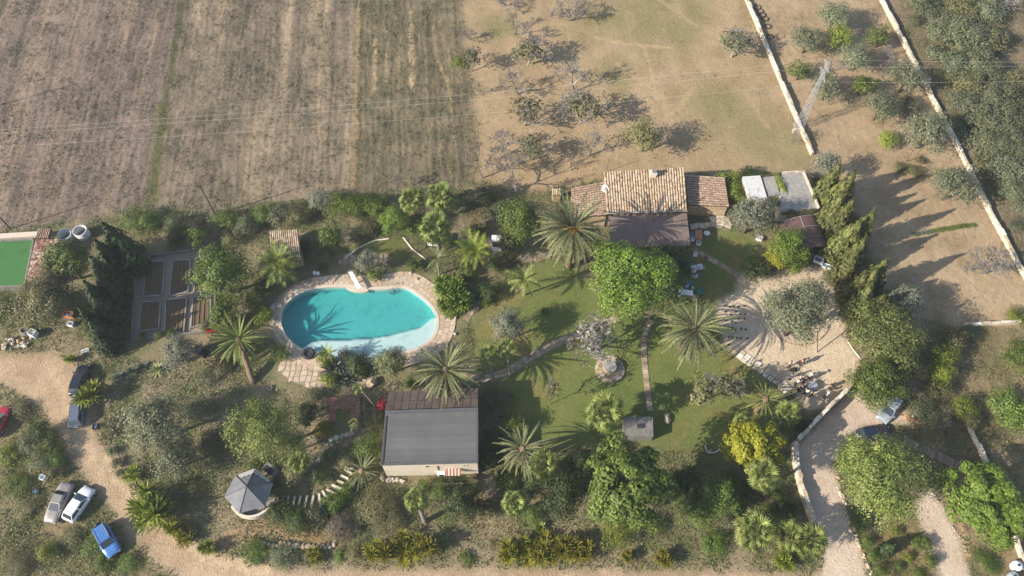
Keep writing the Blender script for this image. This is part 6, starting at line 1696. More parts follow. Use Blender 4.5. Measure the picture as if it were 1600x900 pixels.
# ---------------------------------------------------------------- large trees
for kd, mt, px, py, r_, lb, asp, hf, nm, n in [
  ('dense', 'bright', 985, 437, 66, 'big bright green round tree in front of the farmhouse', .85, 1.1, 'ash_tree', 16000), ('dense', 'dark', 1046, 412, 34, 'dark tree in the shade beside the cluttered tables', .9, 1.2, 'shade_tree', 4500),
  ('clumpy', 'deep', 977, 760, 68, 'big dark green clumpy tree at the bottom of the garden', .85, 1.5, 'fig_tree', 11000), ('clumpy', 'yellow', 1176, 696, 44, 'yellow flowering tree left of the driveway wall', .85, 1.3, 'mimosa_tree', 7000),
  ('feather', 'pepper', 408, 672, 52, 'feathery light green pepper tree above the gazebo', .85, 1.35, 'pepper_tree', 9000), ('feather', 'pepper', 455, 694, 28, 'smaller feathery tree right of the pepper tree', .9, 1.0, 'pepper_tree', 4500),
  ('airy', 'olive', 245, 660, 50, 'blue grey olive tree in the middle of the left garden', .8, 1.1, 'olive_tree', 9000), ('airy', 'olive', 1250, 487, 54, 'round olive tree in the kerbed ring of the gravel court', .85, 1.25, 'olive_tree', 11000),
  ('airy', 'silver', 1174, 336, 34, 'grey blue conifer between the stone shed and the hut', 1.0, 1.1, 'conifer', 5500), ('airy', 'bright', 1232, 385, 32, 'green part yellow tree by the vaulted carport, upper crown', .9, 1.2, 'mulberry_tree', 5000), ('airy', 'yellow', 1215, 402, 22, 'autumn yellow tree in front of the vaulted carport', .9, 1.1, 'mulberry_tree', 2600),
  ('airy', 'bright', 1240, 413, 19, 'small green tree at the upper edge of the gravel court', .9, 1.0, 'mulberry_tree', 2200), ('dense', 'green', 1369, 600, 44, 'dark green carob tree over the silver parked car', .85, 1.2, 'carob_tree', 8000), ('airy', 'cypress', 1384, 525, 58, 'wide yellow green pine right of the gravel court', .8, 1.1, 'pine_tree', 10000),
  ('airy', 'cypress', 1400, 572, 36, 'lower yellow green pine beside the dark carob', .8, 1.0, 'pine_tree', 5000), ('feather', 'pepper', 1376, 748, 70, 'big feathery green tree between the two drives', .9, 1.1, 'pepper_tree', 12000), ('feather', 'green', 1345, 720, 38, 'darker feathery tree on the upper left of the big one', .9, 1.3, 'pepper_tree', 5000),
  ('clumpy', 'bright', 1548, 790, 64, 'broad clumpy green tree in the bottom right', .75, 1.1, 'carob_tree', 11000), ('dense', 'green', 345, 428, 46, 'big oleander by the vegetable beds', .9, 1.05, 'oleander', 8000), ('dense', 'green', 350, 487, 24, 'oleander below the biggest one', .9, 1.0, 'oleander', 3500),
  ('dense', 'green', 104, 408, 36, 'leafy tree beside the pump house roof', .9, 1.2, 'carob_tree', 5000), ('airy', 'drygreen', 66, 470, 48, 'wide yellowish tree above the scrap heap', .75, 1.1, 'almond_tree', 7000), ('sparse', 'brown', 85, 440, 32, 'thin brownish tree behind the yellowish tree', .8, 1.3, 'almond_tree', 1800)]:
    plant(kd, mt, px, py, r_, lb, 'tree', None, asp, hf, nm, n, seed=(int(px) + 3) % 7)
b_ = None
# cypresses
for k, (px, py, h, rm) in enumerate([(162, 350, 10.5, 1.7), (150, 376, 10, 1.4), (142, 402, 10, 1.3), (150, 425, 9.5, 1.5), (132, 440, 9.5, 1.2), (145, 462, 9.0, 1.4), (122, 478, 9, 1.1), (140, 500, 7.5, 1.4), (150, 520, 5.5, 1.3), (185, 372, 9, 1.5)]):
    cypress(px, py, h * .84, rm * 1.3, 'dark cypress in the row beside the vegetable beds, ' + ['farthest and tallest', 'second from the far end', 'third from the far end', 'fourth from the far end', 'fifth from the far end', 'fifth from the track', 'third from the track', 'second from the track', 'nearest the track', 'behind the rest'][k], 'dark cypresses on the left', 'cypress_dark')
CYR = [(1312, 258, 9), (1336, 268, 9.5), (1322, 280, 8), (1318, 302, 8.5), (1334, 312, 8.5), (1366, 329, 9.8), (1345, 344, 9), (1330, 352, 7.5), (1352, 372, 8.5), (1340, 392, 7.5), (1386, 406, 9.2), (1370, 420, 8.6), (1354, 428, 7.5), (1362, 448, 7.5), (1382, 462, 7.5), (1421, 488, 6.5)]
for k, (px, py, h) in enumerate(CYR):
    cypress(px, py, h, 1.9, 'cypress in the long row right of the court, ' + ['first', 'second', 'third', 'fourth', 'fifth', 'sixth', 'seventh', 'eighth', 'ninth', 'tenth', 'eleventh', 'twelfth', 'thirteenth', 'fourteenth', 'fifteenth', 'last'][k] + ' from the far end', 'cypress row beside the bare field')
cypress(776, 735, 3.2, .55, 'small column shaped cypress at the corner of the garden house', None, 'cypress')
cypress(1398, 852, 3.0, .95, 'young blue green conifer in the planting bed', None, 'cypress_dark')

# ---------------------------------------------------------------- palms
date_palm(895, 357, 56, 9.5, 'largest date palm with orange fruit stalks in front of the farmhouse', 190, 20, fruit=True, lowdroop=-1.0)
date_palm(1086, 514, 58, 6.5, 'shaggy date palm with drooping dry fronds beside the gravel court', 190, 80, lowdroop=-1.25)
date_palm(697, 578, 50, 6.0, 'full date palm at the rear canopy of the garden house', 160, 16)
date_palm(374, 531, 42, 6.5, 'young green date palm below the vegetable beds', 110, 8, base=(396, 598), mat='palm_fresh')
date_palm(817, 702, 44, 5.0, 'ragged date palm with grey fronds at the left of the dark tree', 110, 40, lowdroop=-1.0)
date_palm(566, 736, 28, 1.6, 'small low date palm at the top of the timber steps', 60, 6)
for a in [(646, 313, 22, 4.5, 'fan palm of the trio behind the pool, left one'), (690, 308, 24, 5.0, 'fan palm of the trio behind the pool, farthest right one'), (681, 356, 26, 5.5, 'fan palm of the trio behind the pool, nearest one'),
          (947, 646, 31, 4.5, 'fan palm left of the small grey hut on the lawn'), (850, 724, 25, 4.5, 'bright fan palm beside the ragged date palm'), (806, 786, 21, 4.5, 'fan palm leaning left of the very dark tree'), (950, 796, 22, 4.8, 'pale fan palm in front of the big clumpy tree'),
          (1195, 742, 27, 6.5, 'fan palm with pale leaning trunk below the yellow tree'), (1181, 830, 32, 3.5, 'fan palm by the foot of the driveway, leftmost of three'), (1236, 838, 27, 3.5, 'fan palm by the foot of the driveway, middle of three'), (1266, 846, 29, 3.5, 'fan palm by the foot of the driveway, rightmost of three'),
          (1232, 646, 20, 3.5, 'bright fan palm against the entrance wall'), (470, 722, 18, 3.0, 'small fan palm below the feathery tree'), (1158, 660, 14, 3.0, 'small pale fan palm above the yellow tree')]:
    fan_palm(*a, tr=.2 if a[3] > 4 else .16)
fan_palm(651, 781, 20, 4.2, 'small fan palm standing alone below the garden house', (664, 815), tr=.24)
fan_palm(764, 556, 17, 3.2, 'slim fan palm beside the stone path, left of two', (771, 596), 20, tr=.13); fan_palm(791, 545, 18, 3.6, 'slim fan palm beside the stone path, right of two', (797, 590), 20, tr=.13)
fan_palm(562, 607, 11, 3.2, 'thin leaning palm with small crown above the bougainvillea', (587, 637), 14, tr=.10); fan_palm(553, 661, 9, 2.0, 'little potted palm on the terracotta paving', (549, 684), 14, tr=.10, skirt=2)
date_palm(1196, 624, 30, 4.0, 'dark green palm behind the bright fan palm at the entrance wall', 40, 3, mat='palm_fresh')
feather_palm(432, 408, 34, 5.0, 'tall feathery palm clump at the left end of the pool', nfr=24, stems=3); feather_palm(745, 394, 30, 4.0, 'yellowish feather palm right of the far pool deck', 'lime', 20, stems=2)
feather_palm(683, 405, 22, 4.0, 'slim feather palm beside the far pool deck', 'palm', 18); feather_palm(818, 437, 30, 4.2, 'light feather palm on the lawn left of the big bright tree', 'palm_fresh', 22); feather_palm(612, 568, 22, 2.6, 'low feather palm by the near pool edge', 'palm', 18)
feather_palm(512, 552, 16, 2.2, 'yellow feather palm behind the rubber ring', 'lime', 16)

# ---------------------------------------------------------------- sword leaved plants
YG = 'yellow green yuccas along the track'
for px, py, r_, lb in [(145, 618, 20, 'yucca clump beside the two parked dark cars'), (208, 745, 17, 'upper yucca clump right of the track'), (235, 792, 24, 'large yucca clump right of the track, left part'), (256, 800, 24, 'large yucca clump right of the track, middle part'), (272, 822, 18, 'large yucca clump right of the track, lower end'), (290, 836, 13, 'small yucca below the large clump'),
        (328, 857, 16, 'yucca at the bend of the track'), (492, 869, 12, 'small yucca under the rocky bank'), (585, 858, 20, 'bottom yucca row, first from the left'), (608, 858, 20, 'bottom yucca row, second from the left'), (635, 855, 21, 'bottom yucca row, third from the left'), (660, 852, 22, 'bottom yucca row, fourth from the left'),
        (795, 862, 20, 'right yucca group by the bottom road, first'), (825, 860, 21, 'right yucca group by the bottom road, second'), (855, 858, 22, 'right yucca group by the bottom road, third'), (885, 858, 22, 'right yucca group by the bottom road, fourth'), (912, 862, 18, 'right yucca group by the bottom road, last'), (980, 868, 11, 'small yucca under the lime green bush'),
        (1035, 870, 16, 'thin yucca near the low green bush'), (1222, 874, 17, 'yucca under the three driveway fan palms'), (112, 562, 10, 'small yucca at the foot of the dark cypresses')]:
    spiky('yucca', ('yucca', 'lime', 'yucca')[int(px) % 3], px, py, r_ * rnd.uniform(1.1, 1.5), lb, YG, hs=rnd.uniform(.8, 1.2))
for px, py, r_, lb, mt in [(245, 577, 15, 'pale variegated agave above the dry slope', 'agave_pale'), (225, 573, 12, 'green agave left of the variegated one', 'agave'), (208, 580, 12, 'green agave nearest the parked dark cars', 'agave'), (186, 588, 10, 'small green agave right of the parked black car', 'agave'), (845, 824, 12, 'green agave on the bare bank above the right yuccas', 'palm_fresh'),
        (505, 638, 9, 'pale agave on the shaded terracotta edge', 'agave_pale'), (521, 575, 20, 'grey green agave on the crazy paving', 'agave'), (532, 590, 18, 'spiky agave right of the lime bush', 'agave'), (548, 590, 14, 'spiky agave beside the large tan rock', 'agave')]:
    spiky('agave', mt, px, py, r_ * 1.1, lb, 'agaves', 'agave', 'agave', .8)
for px, py, r_, lb in [(706, 452, 26, 'broad bright palm lily bed at the right of the pool, upper part'), (720, 470, 22, 'broad bright palm lily bed at the right of the pool, right part'), (702, 478, 20, 'broad bright palm lily bed at the right of the pool, lower part'), (565, 580, 14, 'dark palm lily right of the agaves')]:
    spiky('lily', 'bright' if 'bright' in lb else 'dark', px, py, r_ * 1.1, lb, 'palm lilies by the pool', 'palm_lily', 'palm lily', 1.0)
p = GP([(1130, 480), (1155, 470), (1165, 500), (1170, 540), (1140, 535)])
for k in range(26):
    u, v = (k % 5 + rnd.uniform(.2, .8)) / 5, (k // 5 + rnd.uniform(.2, .8)) / 5.2
    q_ = G(1128 + 36 * u + 6 * v, 470 + 66 * v)
    g = empty('lavender_tuft', (q_[0], q_[1], .02), 'small dark tuft planted in the gravel beside the shaggy palm', 'tuft', 'dark tufts in the gravel strip')
    mobj('leaves', BL['agave'][k % 2], g, M['scrub'], (0, 0, 0), (0, 0, k), (.2, .2, .2))
# fallen branch on the shaded lawn, white row of seedlings
b = MB(); 
for px in ([(1101, 697), (1104, 706), (1108, 709), (1116, 708), (1122, 705), (1123, 702)], [(1108, 709), (1110, 703)]):
    b.tube([(*G(a_, c_)[:2], .25) for a_, c_ in px], .09, 6)
tag(b.build('bleached_branch', M['pale_rock']), 'bleached curved branch lying on the shaded lawn', 'branch')
for k in range(15):
    px = 1428 + 6.6 * k; py = 366 - .7 * k - 5 * math.sin(k / 14 * 1.5)
    plant('shrub', 'agave' if k < 5 else 'bright', px, py, 4.5 if k < 6 else 5, ('first', 'second', 'third', 'fourth', 'fifth', 'sixth', 'seventh', 'eighth', 'ninth', 'tenth', 'eleventh', 'twelfth', 'thirteenth', 'fourteenth', 'last')[k] + ' seedling from the left in the green row in the bare field', 'seedling', 'seedlings in the green row', .6, name='seedling', n=300, trunk=False)
# ---------------------------------------------------------------- vehicles
PAINT = {'black': mat_paint('black_paint', (.010, .012, .016)), 'slate': mat_paint('slate_blue_paint', (.10, .12, .16), .3), 'silver': mat_paint('beige_silver_paint', (.30, .26, .23), .32, .25), 'white': mat_paint('white_car_paint', (.74, .74, .74), .3),
         'blue': mat_paint('blue_paint', (.075, .20, .46), .3, .1), 'red': mat_paint('red_paint', (.40, .012, .02), .3), 'grey': mat_paint('silver_grey_paint', (.36, .38, .40), .3, .2), 'navy': mat_paint('navy_paint', (.012, .018, .035), .3)}
def loft(b, st, m=0):
    """stations: (x, half width low, z low, half width belt, z belt, half width top, z top)"""
    rings = []
    for x, wl, zl, wb, zb, wt, zt in st:
        half = [(wl * .9, zl), (wl, zl + .10), (wb, (zl + zb) * .52), (wb * .985, zb - .05), (wt, zt)]
        if wt > .25: half.append((wt * .5, zt + .018))
        else: half.append((wt * .5, zt))
        rings.append([(x, y, z) for y, z in half] + [(x, -y, z) for y, z in reversed(half)])
    n = len(rings[0]); vs = [p for r in rings for p in r]; fs = []
    for i in range(len(rings) - 1):
        for k in range(n):
            fs.append((i * n + k, i * n + (k + 1) % n, (i + 1) * n + (k + 1) % n, (i + 1) * n + k))
    fs.append(tuple(range(n - 1, -1, -1))); fs.append(tuple(range((len(rings) - 1) * n, len(rings) * n)))
    b.add(vs, fs, m)
def car(px, py, heading, label, paint, style='hatch', L_=4.2, Wd=1.76, group='parked cars'):
    """heading: where the bonnet points, degrees from +x"""
    x, y, _z = G(px, py, .7)
    g = empty('parked_car', (x, y, 0.0), label, 'car', group, rad(heading))
    P_ = PAINT[paint]; h = L_ / 2; w = Wd / 2
    suv = style == 'suv'; zb = 1.02 if suv else .86; zt = 1.72 if suv else 1.40; gl = .30 if suv else .20
    # lower body, nose at +x
    st = [(-h, w * .80, gl + .12, w * .86, zb * .80, w * .70, zb * .84), (-h + .10, w * .92, gl, w * .96, zb * .92, w * .84, zb * .97), (-h + .55, w, gl, w, zb, w * .93, zb + .02), (-.4, w, gl, w, zb, w * .94, zb + .02), (h * .42, w, gl, w, zb - .02, w * .93, zb),
          (h * .62, w, gl, w * .99, zb - .08, w * .88, zb - .03), (h - .35, w * .97, gl, w * .95, zb - .18, w * .80, zb - .12), (h - .08, w * .86, gl, w * .86, zb - .30, w * .70, zb - .22), (h, w * .74, gl + .10, w * .76, zb - .36, w * .62, zb - .30)]
    b = MB(); loft(b, st); body = b.build('body', P_, g, True, world=False)
    # cabin: belt and roof outline per style
    if style == 'sedan': xb = (-h + .98, h * .46); xr = (-h + 1.55, h * .10)
    elif suv: xb = (-h + .12, h * .46); xr = (-h + .38, h * .16)
    elif style == 'coupe': xb = (-h + .18, h * .52); xr = (-h + .95, h * .06)
    else: xb = (-h + .12, h * .52); xr = (-h + .55, h * .14)
    wb_, wt_ = w * .92, w * (.78 if suv else .70)
    z0 = zb - .02
    def ring(x_, wd, z): return [(x_, wd, z), (x_, -wd, z)]
    fr = [(xb[1], z0, wb_ * .94), (xr[1], zt - .05, wt_ * .97), ((xr[0] + xr[1]) / 2, zt, wt_), (xr[0], zt - .04, wt_ * .96), (xb[0], z0, wb_ * .90)]
    b = MB(); vs = []
    for x_, z, wd in fr: vs += ring(x_, wd, z)
    b.add(vs, [(0, 1, 3, 2), (2, 3, 5, 4), (4, 5, 7, 6), (6, 7, 9, 8), (0, 2, 4, 6, 8), (9, 7, 5, 3, 1)])
    cab = b.build('cabin', P_, g, world=False)
    def face(name, p4, mat, off):
        p = [np.array(q) for q in p4]; c = sum(p) / 4; nrm = np.cross(p[1] - p[0], p[3] - p[0]); nrm /= np.linalg.norm(nrm)
        if np.dot(nrm, c - np.array([(xb[0] + xb[1]) / 2, 0, z0])) < 0: nrm = -nrm
        p = [c + (q - c) * .90 for q in p]; b = MB()
        b.hexa([q - nrm * .02 for q in p], [q + nrm * off for q in p]); return b.build(name, mat, g, world=False)
    F_ = vs
    face('windscreen', [F_[0], F_[1], F_[3], F_[2]], M['glass'], .012)
    face('rear_window', [F_[6], F_[7], F_[9], F_[8]], M['glass'], .012)
    for sd in (0, 1):
        s_ = 1 if sd == 0 else -1
        def sidept(fx, fz):
            # along the belt/roof lines
            xlo = xb[0] + (xb[1] - xb[0]) * fx; xhi = xr[0] + (xr[1] - xr[0]) * fx; wl = wb_ * .92; return (xlo + (xhi - xlo) * fz, s_ * (wl + (wt_ * .985 - wl) * fz), z0 + .04 + (zt - .09 - z0) * fz)
        for f0, f1 in ((.03, .47), (.52, .97)):
            face('side_window', [sidept(f0, .08), sidept(f1, .08), sidept(f1, .93), sidept(f0, .93)], M['glass'], .02)
    b = MB(); b.slab([(xr[1] - .05, -wt_ * .88, zt - .015), (xr[1] - .05, wt_ * .88, zt - .015), (xr[0] + .05, wt_ * .86, zt), (xr[0] + .05, -wt_ * .86, zt)], .05); b.v = [(p[0], p[1], p[2] + .02) for p in b.v]
    b.build('roof_panel', P_, g, world=False)
    if suv:
        for s_ in (-1, 1):
            b = MB(); b.tube([(xr[1] - .1, s_ * wt_ * .9, zt + .02), (xr[1] - .2, s_ * wt_ * .9, zt + .10), (xr[0] + .2, s_ * wt_ * .9, zt + .10), (xr[0] + .1, s_ * wt_ * .9, zt + .02)], .03, 6); b.build('roof_rail', M['steel'], g, world=False)
        b = MB(); b.lathe([(.36, -.1), (.36, .1)], (0, 0, 0), 16); b.v = [(z - h - .10, y, x + 1.0) for x, y, z in b.v]; b.build('spare_wheel', M['black'], g, world=False)
        for k in range(4):
            b = MB(); b.box(((xr[0] + xr[1]) / 2, (k - 1.5) * .28, zt + .02), ((xr[1] - xr[0]) * .8, .05, .03)); b.build('roof_rib', P_, g, world=False)
    R_ = .36 if suv else .31
    for sx in (-1, 1):
        for sy in (-1, 1):
            cx, cy = sx * (h - .78), sy * (w - .10); b = MB(); b.lathe([(R_ * .6, -.11), (R_ * .96, -.11), (R_, -.06), (R_, .06), (R_ * .96, .11), (R_ * .6, .11)], (0, 0, 0), 18)
            b.v = [(px_ + cx, pz_ + cy, py_ + R_) for px_, py_, pz_ in b.v]; wh_ = b.build('wheel', M['black'], g, world=False)
            b = MB(); b.lathe([(R_ * .62, -.02), (R_ * .58, .02), (.05, .03)], (0, 0, 0), 12); b.v = [(px_ + cx, (pz_ + .105) * sy + cy, py_ + R_) for px_, py_, pz_ in b.v]; mobj('rim', b.mesh('rim', M['rim']), wh_)
    for sy in (-1, 1):
        b = MB(); b.box((h - .10, sy * w * .60, zb - .32), (.16, .34, .13)); b.build('headlight', M['lamp_clear'], g, world=False)
        b = MB(); b.box((-h + .07, sy * w * .68, zb * .80), (.12, .26, .16)); b.build('taillight', M['lamp_red'], g, world=False)
        b = MB(); b.box((xb[1] - .25, sy * (w + .06), zb + .06), (.12, .18, .12)); b.build('mirror', P_, g, world=False)
    for x_, nm in ((h + .02, 'front_bumper'), (-h - .02, 'rear_bumper')):
        b = MB(); b.box((x_ * .985, 0, gl + .22), (.14, Wd * .84, .20)); b.build(nm, P_ if not suv else M['dark_metal'], g, world=False)
    b = MB(); b.box((h + .005, 0, zb - .36), (.05, w * .8, .10)); b.build('grille', M['black'], g, world=False)
    b = MB(); b.box((-h - .065, 0, gl + .36), (.02, .5, .11)); b.build('number_plate', M['white'], g, world=False)
    return g
def hd(p, q):
    a, c = G(*p), G(*q); return math.degrees(math.atan2(c[1] - a[1], c[0] - a[0]))
car(91, 785, hd((106, 752), (76, 814)), 'beige silver saloon parked beside the white car on the meadow edge', 'silver', 'sedan', 4.7, 1.75)
car(122, 787, hd((110, 806), (136, 768)), 'white hatchback with black windows parked beside the beige saloon', 'white', 'hatch', 4.15, 1.78)
car(167, 844, hd((154, 820), (180, 868)), 'blue off roader with roof rails parked at the track edge', 'blue', 'suv', 4.1, 1.80)
car(124, 593, hd((118, 610), (130, 574)), 'black hatchback parked at the junction of the track', 'black', 'hatch', 4.2, 1.8)
car(120, 640, hd((118, 660), (122, 620)), 'slate blue estate car parked behind the black hatchback', 'slate', 'hatch', 4.5, 1.78)
car(-3, 658, 82, 'red car cut by the left edge of the meadow', 'red', 'hatch', 4.0, 1.75)
car(1391, 638, hd((1396, 632), (1384, 648)) - 0, 'silver grey car half under the dark carob tree', 'grey', 'hatch', 4.2, 1.75)
car(1367, 677, hd((1351, 680), (1384, 676)), 'dark blue car in shade under the big feathery tree', 'navy', 'hatch', 4.1, 1.75)
x, y, z = G(776, 385)
t = empty('buggy', (x, y, 0), 'small white buggy with dark windscreen among shrubs above the pool', 'buggy')
b = MB(); b.box((x, y, .62), (1.35, 2.0, .6)); b.build('body', M['white'], t)
b = MB(); b.slab([(x - .68, y + .75, 1.75), (x + .68, y + .75, 1.75), (x + .68, y - .35, 1.78), (x - .68, y - .35, 1.78)], .07); b.build('roof', M['white'], t)
b = MB(); b.slab([(x - .6, y - .36, 1.68), (x + .6, y - .36, 1.68), (x + .62, y - .72, .95), (x - .62, y - .72, .95)], .04); b.build('windscreen', M['glass'], t)
for sx in (-1, 1):
    for sy in (-1, 1):
        b = MB(); b.box((x + sx * .62, y + (.7 if sy > 0 else -.36), 1.3), (.05, .05, .85)); b.build('post', M['dark_metal'], t)
        b = MB(); b.lathe([(.25, -.09), (.25, .09)], (0, 0, 0), 14); b.v = [(p[2] + x + sx * .62, p[1] + y + sy * .65, p[0] + .25) for p in b.v]; b.build('wheel', M['black'], t)
b = MB(); b.box((x, y + .1, 1.0), (1.1, .5, .2)); b.build('seat', M['black'], t)
x, y, z = G(678, 384)
t = empty('white_canopy', (x, y, 0), 'white cloth shade hung between posts under the fan palms', 'canopy')
b = MB(); b.slab([(x - .85, y + 1.0, 1.5), (x + .75, y + 1.1, 1.6), (x + .85, y - .9, 1.35), (x - .75, y - .8, 1.3)], .05); b.build('cloth', M['white'], t)
for sx in (-1, 1):
    for sy in (-1, 1): b = MB(); b.box((x + sx * .72, y + sy * .85, .68), (.06, .06, 1.36)); b.build('post', M['dark_wood'], t)
x, y, z = G(1588, 888)
for (px, py, mt, lb) in ((1584, 886, 'white', 'white round tank lying in the bottom right corner'), (1578, 903, 'grey', 'silver grey drum cut by the bottom edge in the right corner')):
    x, y, z = G(px, py); t = empty('storage_drum', (x, y, 0), lb, 'drum')
    b = MB(); b.lathe([(.3, 0), (.55, .06), (.58, .5), (.55, .95), (.25, 1.05)], (x, y, 0), 18); b.build('shell', M['white'] if mt == 'white' else PAINT['grey'], t, True)
    b = MB(); b.lathe([(.16, 1.0), (.16, 1.12)], (x, y, 0), 12); b.build('cap', M['dark_metal'], t)

# ---------------------------------------------------------------- people
def skin_obj(pts, edges, root, sub=1):
    me = bpy.data.meshes.new('body'); me.from_pydata([p[:3] for p in pts], edges, [])
    o = bpy.data.objects.new('body', me); COL.objects.link(o)
    md = o.modifiers.new('skin', 'SKIN'); md.branch_smoothing = .4
    o.modifiers.new('sub', 'SUBSURF').levels = sub
    for i, p in enumerate(pts):
        v = me.skin_vertices[0].data[i]; v.radius = (p[3], p[3] if len(p) < 5 else p[4]); v.use_root = (i == root)
    dg = bpy.context.evaluated_depsgraph_get(); ev_ = o.evaluated_get(dg)
    out = bpy.data.meshes.new_from_object(ev_, depsgraph=dg)
    bpy.data.objects.remove(o); bpy.data.meshes.remove(me)
    out.polygons.foreach_set('use_smooth', np.ones(len(out.polygons), bool))
    return out
def figure(pose, s_=1.0):
    """meshes of one figure (facing +x): body, shirt, trousers, hair; hands with five fingers"""
    st = pose; lean = .10 if st == 'talk' else .0; sit = st == 'sit'
    hip = .52 if sit else .95
    J = {}
    J['pel'] = (0, 0, hip, .15, .12); J['wst'] = (lean * .4, 0, hip + .18, .13, .105); J['chs'] = (lean, 0, hip + .40, .165, .115); J['nek'] = (lean + .01, 0, hip + .56, .058)
    J['hd0'] = (lean + .03, 0, hip + .66, .085); J['hd1'] = (lean + .035, 0, hip + .77, .098)
    E = [('pel', 'wst'), ('wst', 'chs'), ('chs', 'nek'), ('nek', 'hd0'), ('hd0', 'hd1')]
    J['nos'] = (lean + .135, 0, hip + .70, .014); E.append(('hd0', 'nos'))
    for sd, s1 in (('l', 1), ('r', -1)):
        if sit: K = [(.02, .10, hip - .02, .095), (.42, .12, hip + .02, .068), (.44, .12, .10, .045), (.58, .13, .035, .035)]
        elif st == 'walk': K = [(.0, .10, hip - .06, .10), (.20 * s1, .10, .50, .065), (.16 * s1 - .12, .10, .09, .043), (.16 * s1 + .04, .11, .035, .034)]
        else: K = [(.0, .10, hip - .06, .10), (.02, .11, .50, .064), (-.01, .12, .09, .043), (.14, .14, .035, .034)]
        nm = ['hip', 'kne', 'ank', 'toe']
        for n_, k in zip(nm, K): J[n_ + sd] = (k[0], k[1] * s1, k[2], k[3])
        E += [('pel', 'hip' + sd), ('hip' + sd, 'kne' + sd), ('kne' + sd, 'ank' + sd), ('ank' + sd, 'toe' + sd)]
        sh = (lean, .19 * s1, hip + .46)
        el = (lean - .02 - .1 * s1 * (st == 'walk'), .25 * s1, hip + .19) if not (st == 'talk' and s1 > 0) else (lean + .08, .24, hip + .20)
        wr = (el[0] + .10, .25 * s1, hip - .03) if st in ('walk', 'stand') else (lean + .30, .15 * s1, hip + .22)
        J['sho' + sd] = (*sh, .062); J['elb' + sd] = (*el, .044); J['wri' + sd] = (*wr, .028)
        E += [('chs', 'sho' + sd), ('sho' + sd, 'elb' + sd), ('elb' + sd, 'wri' + sd)]
        d = np.array(wr) - np.array(el); d /= np.linalg.norm(d); pm = np.array(wr) + d * .06; J['pal' + sd] = (*pm, .034); E.append(('wri' + sd, 'pal' + sd))
        sidev = np.cross(d, (0, s1, 0.0)); sidev /= np.linalg.norm(sidev)
        for f in range(4):
            a = pm + sidev * (.027 - .018 * f) + d * .035; ln = (.036, .042, .039, .030)[f]; c = a + d * ln + np.array([0, -s1 * .012, 0])
            J[f'f{f}a{sd}'] = (*a, .010); J[f'f{f}b{sd}'] = (*c, .008); E += [('pal' + sd, f'f{f}a{sd}'), (f'f{f}a{sd}', f'f{f}b{sd}')]
        a = np.array(wr) + d * .03 + sidev * .035; c = a + d * .035 + sidev * .015
        J['tha' + sd] = (*a, .011); J['thb' + sd] = (*c, .009); E += [('pal' + sd, 'tha' + sd), ('tha' + sd, 'thb' + sd)]
    def sub(names, grow, edges=None):
        names = list(names); ix = {n_: i for i, n_ in enumerate(names)}
        pts = [tuple(J[n_][:3]) + tuple(r_ + grow for r_ in J[n_][3:]) for n_ in names]
        return pts, [(ix[a], ix[b_]) for a, b_ in E if a in ix and b_ in ix]
    p, e = sub(J, 0); body = skin_obj(p, e, 0)
    p, e = sub(['wst', 'chs', 'pel', 'shol', 'elbl', 'shor', 'elbr'], .020); shirt = skin_obj(p, e, 0)
    p, e = sub(['pel', 'hipl', 'knel', 'ankl', 'hipr', 'kner', 'ankr'], .018); trou = skin_obj(p, e, 0)
    hz = J['hd1']; b = MB(); b.lathe([(.001, .115), (.06, .10), (.098, .05), (.108, -.02), (.085, -.10)], (hz[0] - .018, hz[1], hz[2]), 10, cap=False); hair = b.mesh('hair', M['hair'], smooth=True)
    ey = MB()
    for s1 in (-1, 1): ey.lathe([(.001, .010), (.010, 0), (.001, -.010)], (lean + .118, .034 * s1, hip + .735), 6, cap=False)
    eyes = ey.mesh('eyes', M['black'])
    sh = MB()
    for sd in 'lr': a = J['ank' + sd]; c = J['toe' + sd]; sh.box(((a[0] + c[0]) / 2 + .03, (a[1] + c[1]) / 2, .045), (.27, .10, .09), math.atan2(c[1] - a[1], c[0] - a[0]))
    shoe = sh.mesh('shoes', M['dark_wood'])
    for me, m in ((body, 'skin'), (shirt, 'white'), (trou, 'black')):
        me.materials.clear(); me.materials.append(M[m])
    return dict(body=body, shirt=shirt, trousers=trou, hair=hair, eyes=eyes, shoes=shoe)
FIG = {p: figure(p) for p in ('stand', 'walk', 'talk', 'sit')}
CL = {'white': M['white'], 'navy': mat_noise('navy_cloth', (.015, .02, .05), (.03, .04, .08), 8, .9), 'dark': mat_noise('dark_cloth', (.02, .018, .018), (.045, .04, .04), 8, .9), 'blue': M['blue_cloth'], 'khaki': mat_noise('khaki_cloth', (.20, .15, .09), (.28, .21, .13), 8, .9), 'red': mat_noise('maroon_cloth', (.12, .02, .02), (.18, .035, .03), 8, .9), 'teal': mat_noise('blue_teal_cloth', (.06, .20, .28), (.09, .28, .36), 8, .9), 'straw': mat_noise('white_hat', (.62, .6, .55), (.75, .73, .68), 10, .9)}
def person(px, py, face, pose, shirt, trousers, label, hat=None, group='people on the gravel court'):
    x, y, _z = G(px, py, .0); g = empty('person', (x, y, .03), label, 'person', group, rad(face))
    F_ = FIG[pose]
    for nm, me in F_.items():
        mobj(nm, me, g, CL[shirt] if nm == 'shirt' else CL[trousers] if nm == 'trousers' else me.materials[0])
    if hat:
        hip = .52 if pose == 'sit' else .95; b = MB(); b.lathe([(.20, .0), (.20, .015), (.11, .03), (.10, .11), (.001, .13)], (.03 + (.10 if pose == 'talk' else 0), 0, hip + .80), 14, cap=False); b.build('hat', CL[hat], g, True, world=False)
    return g
person(1231, 573, -60, 'stand', 'white', 'khaki', 'person in white shirt standing at the left of the court group')
person(1254, 569, 190, 'talk', 'teal', 'khaki', 'person in teal blue top talking in the upper part of the court')
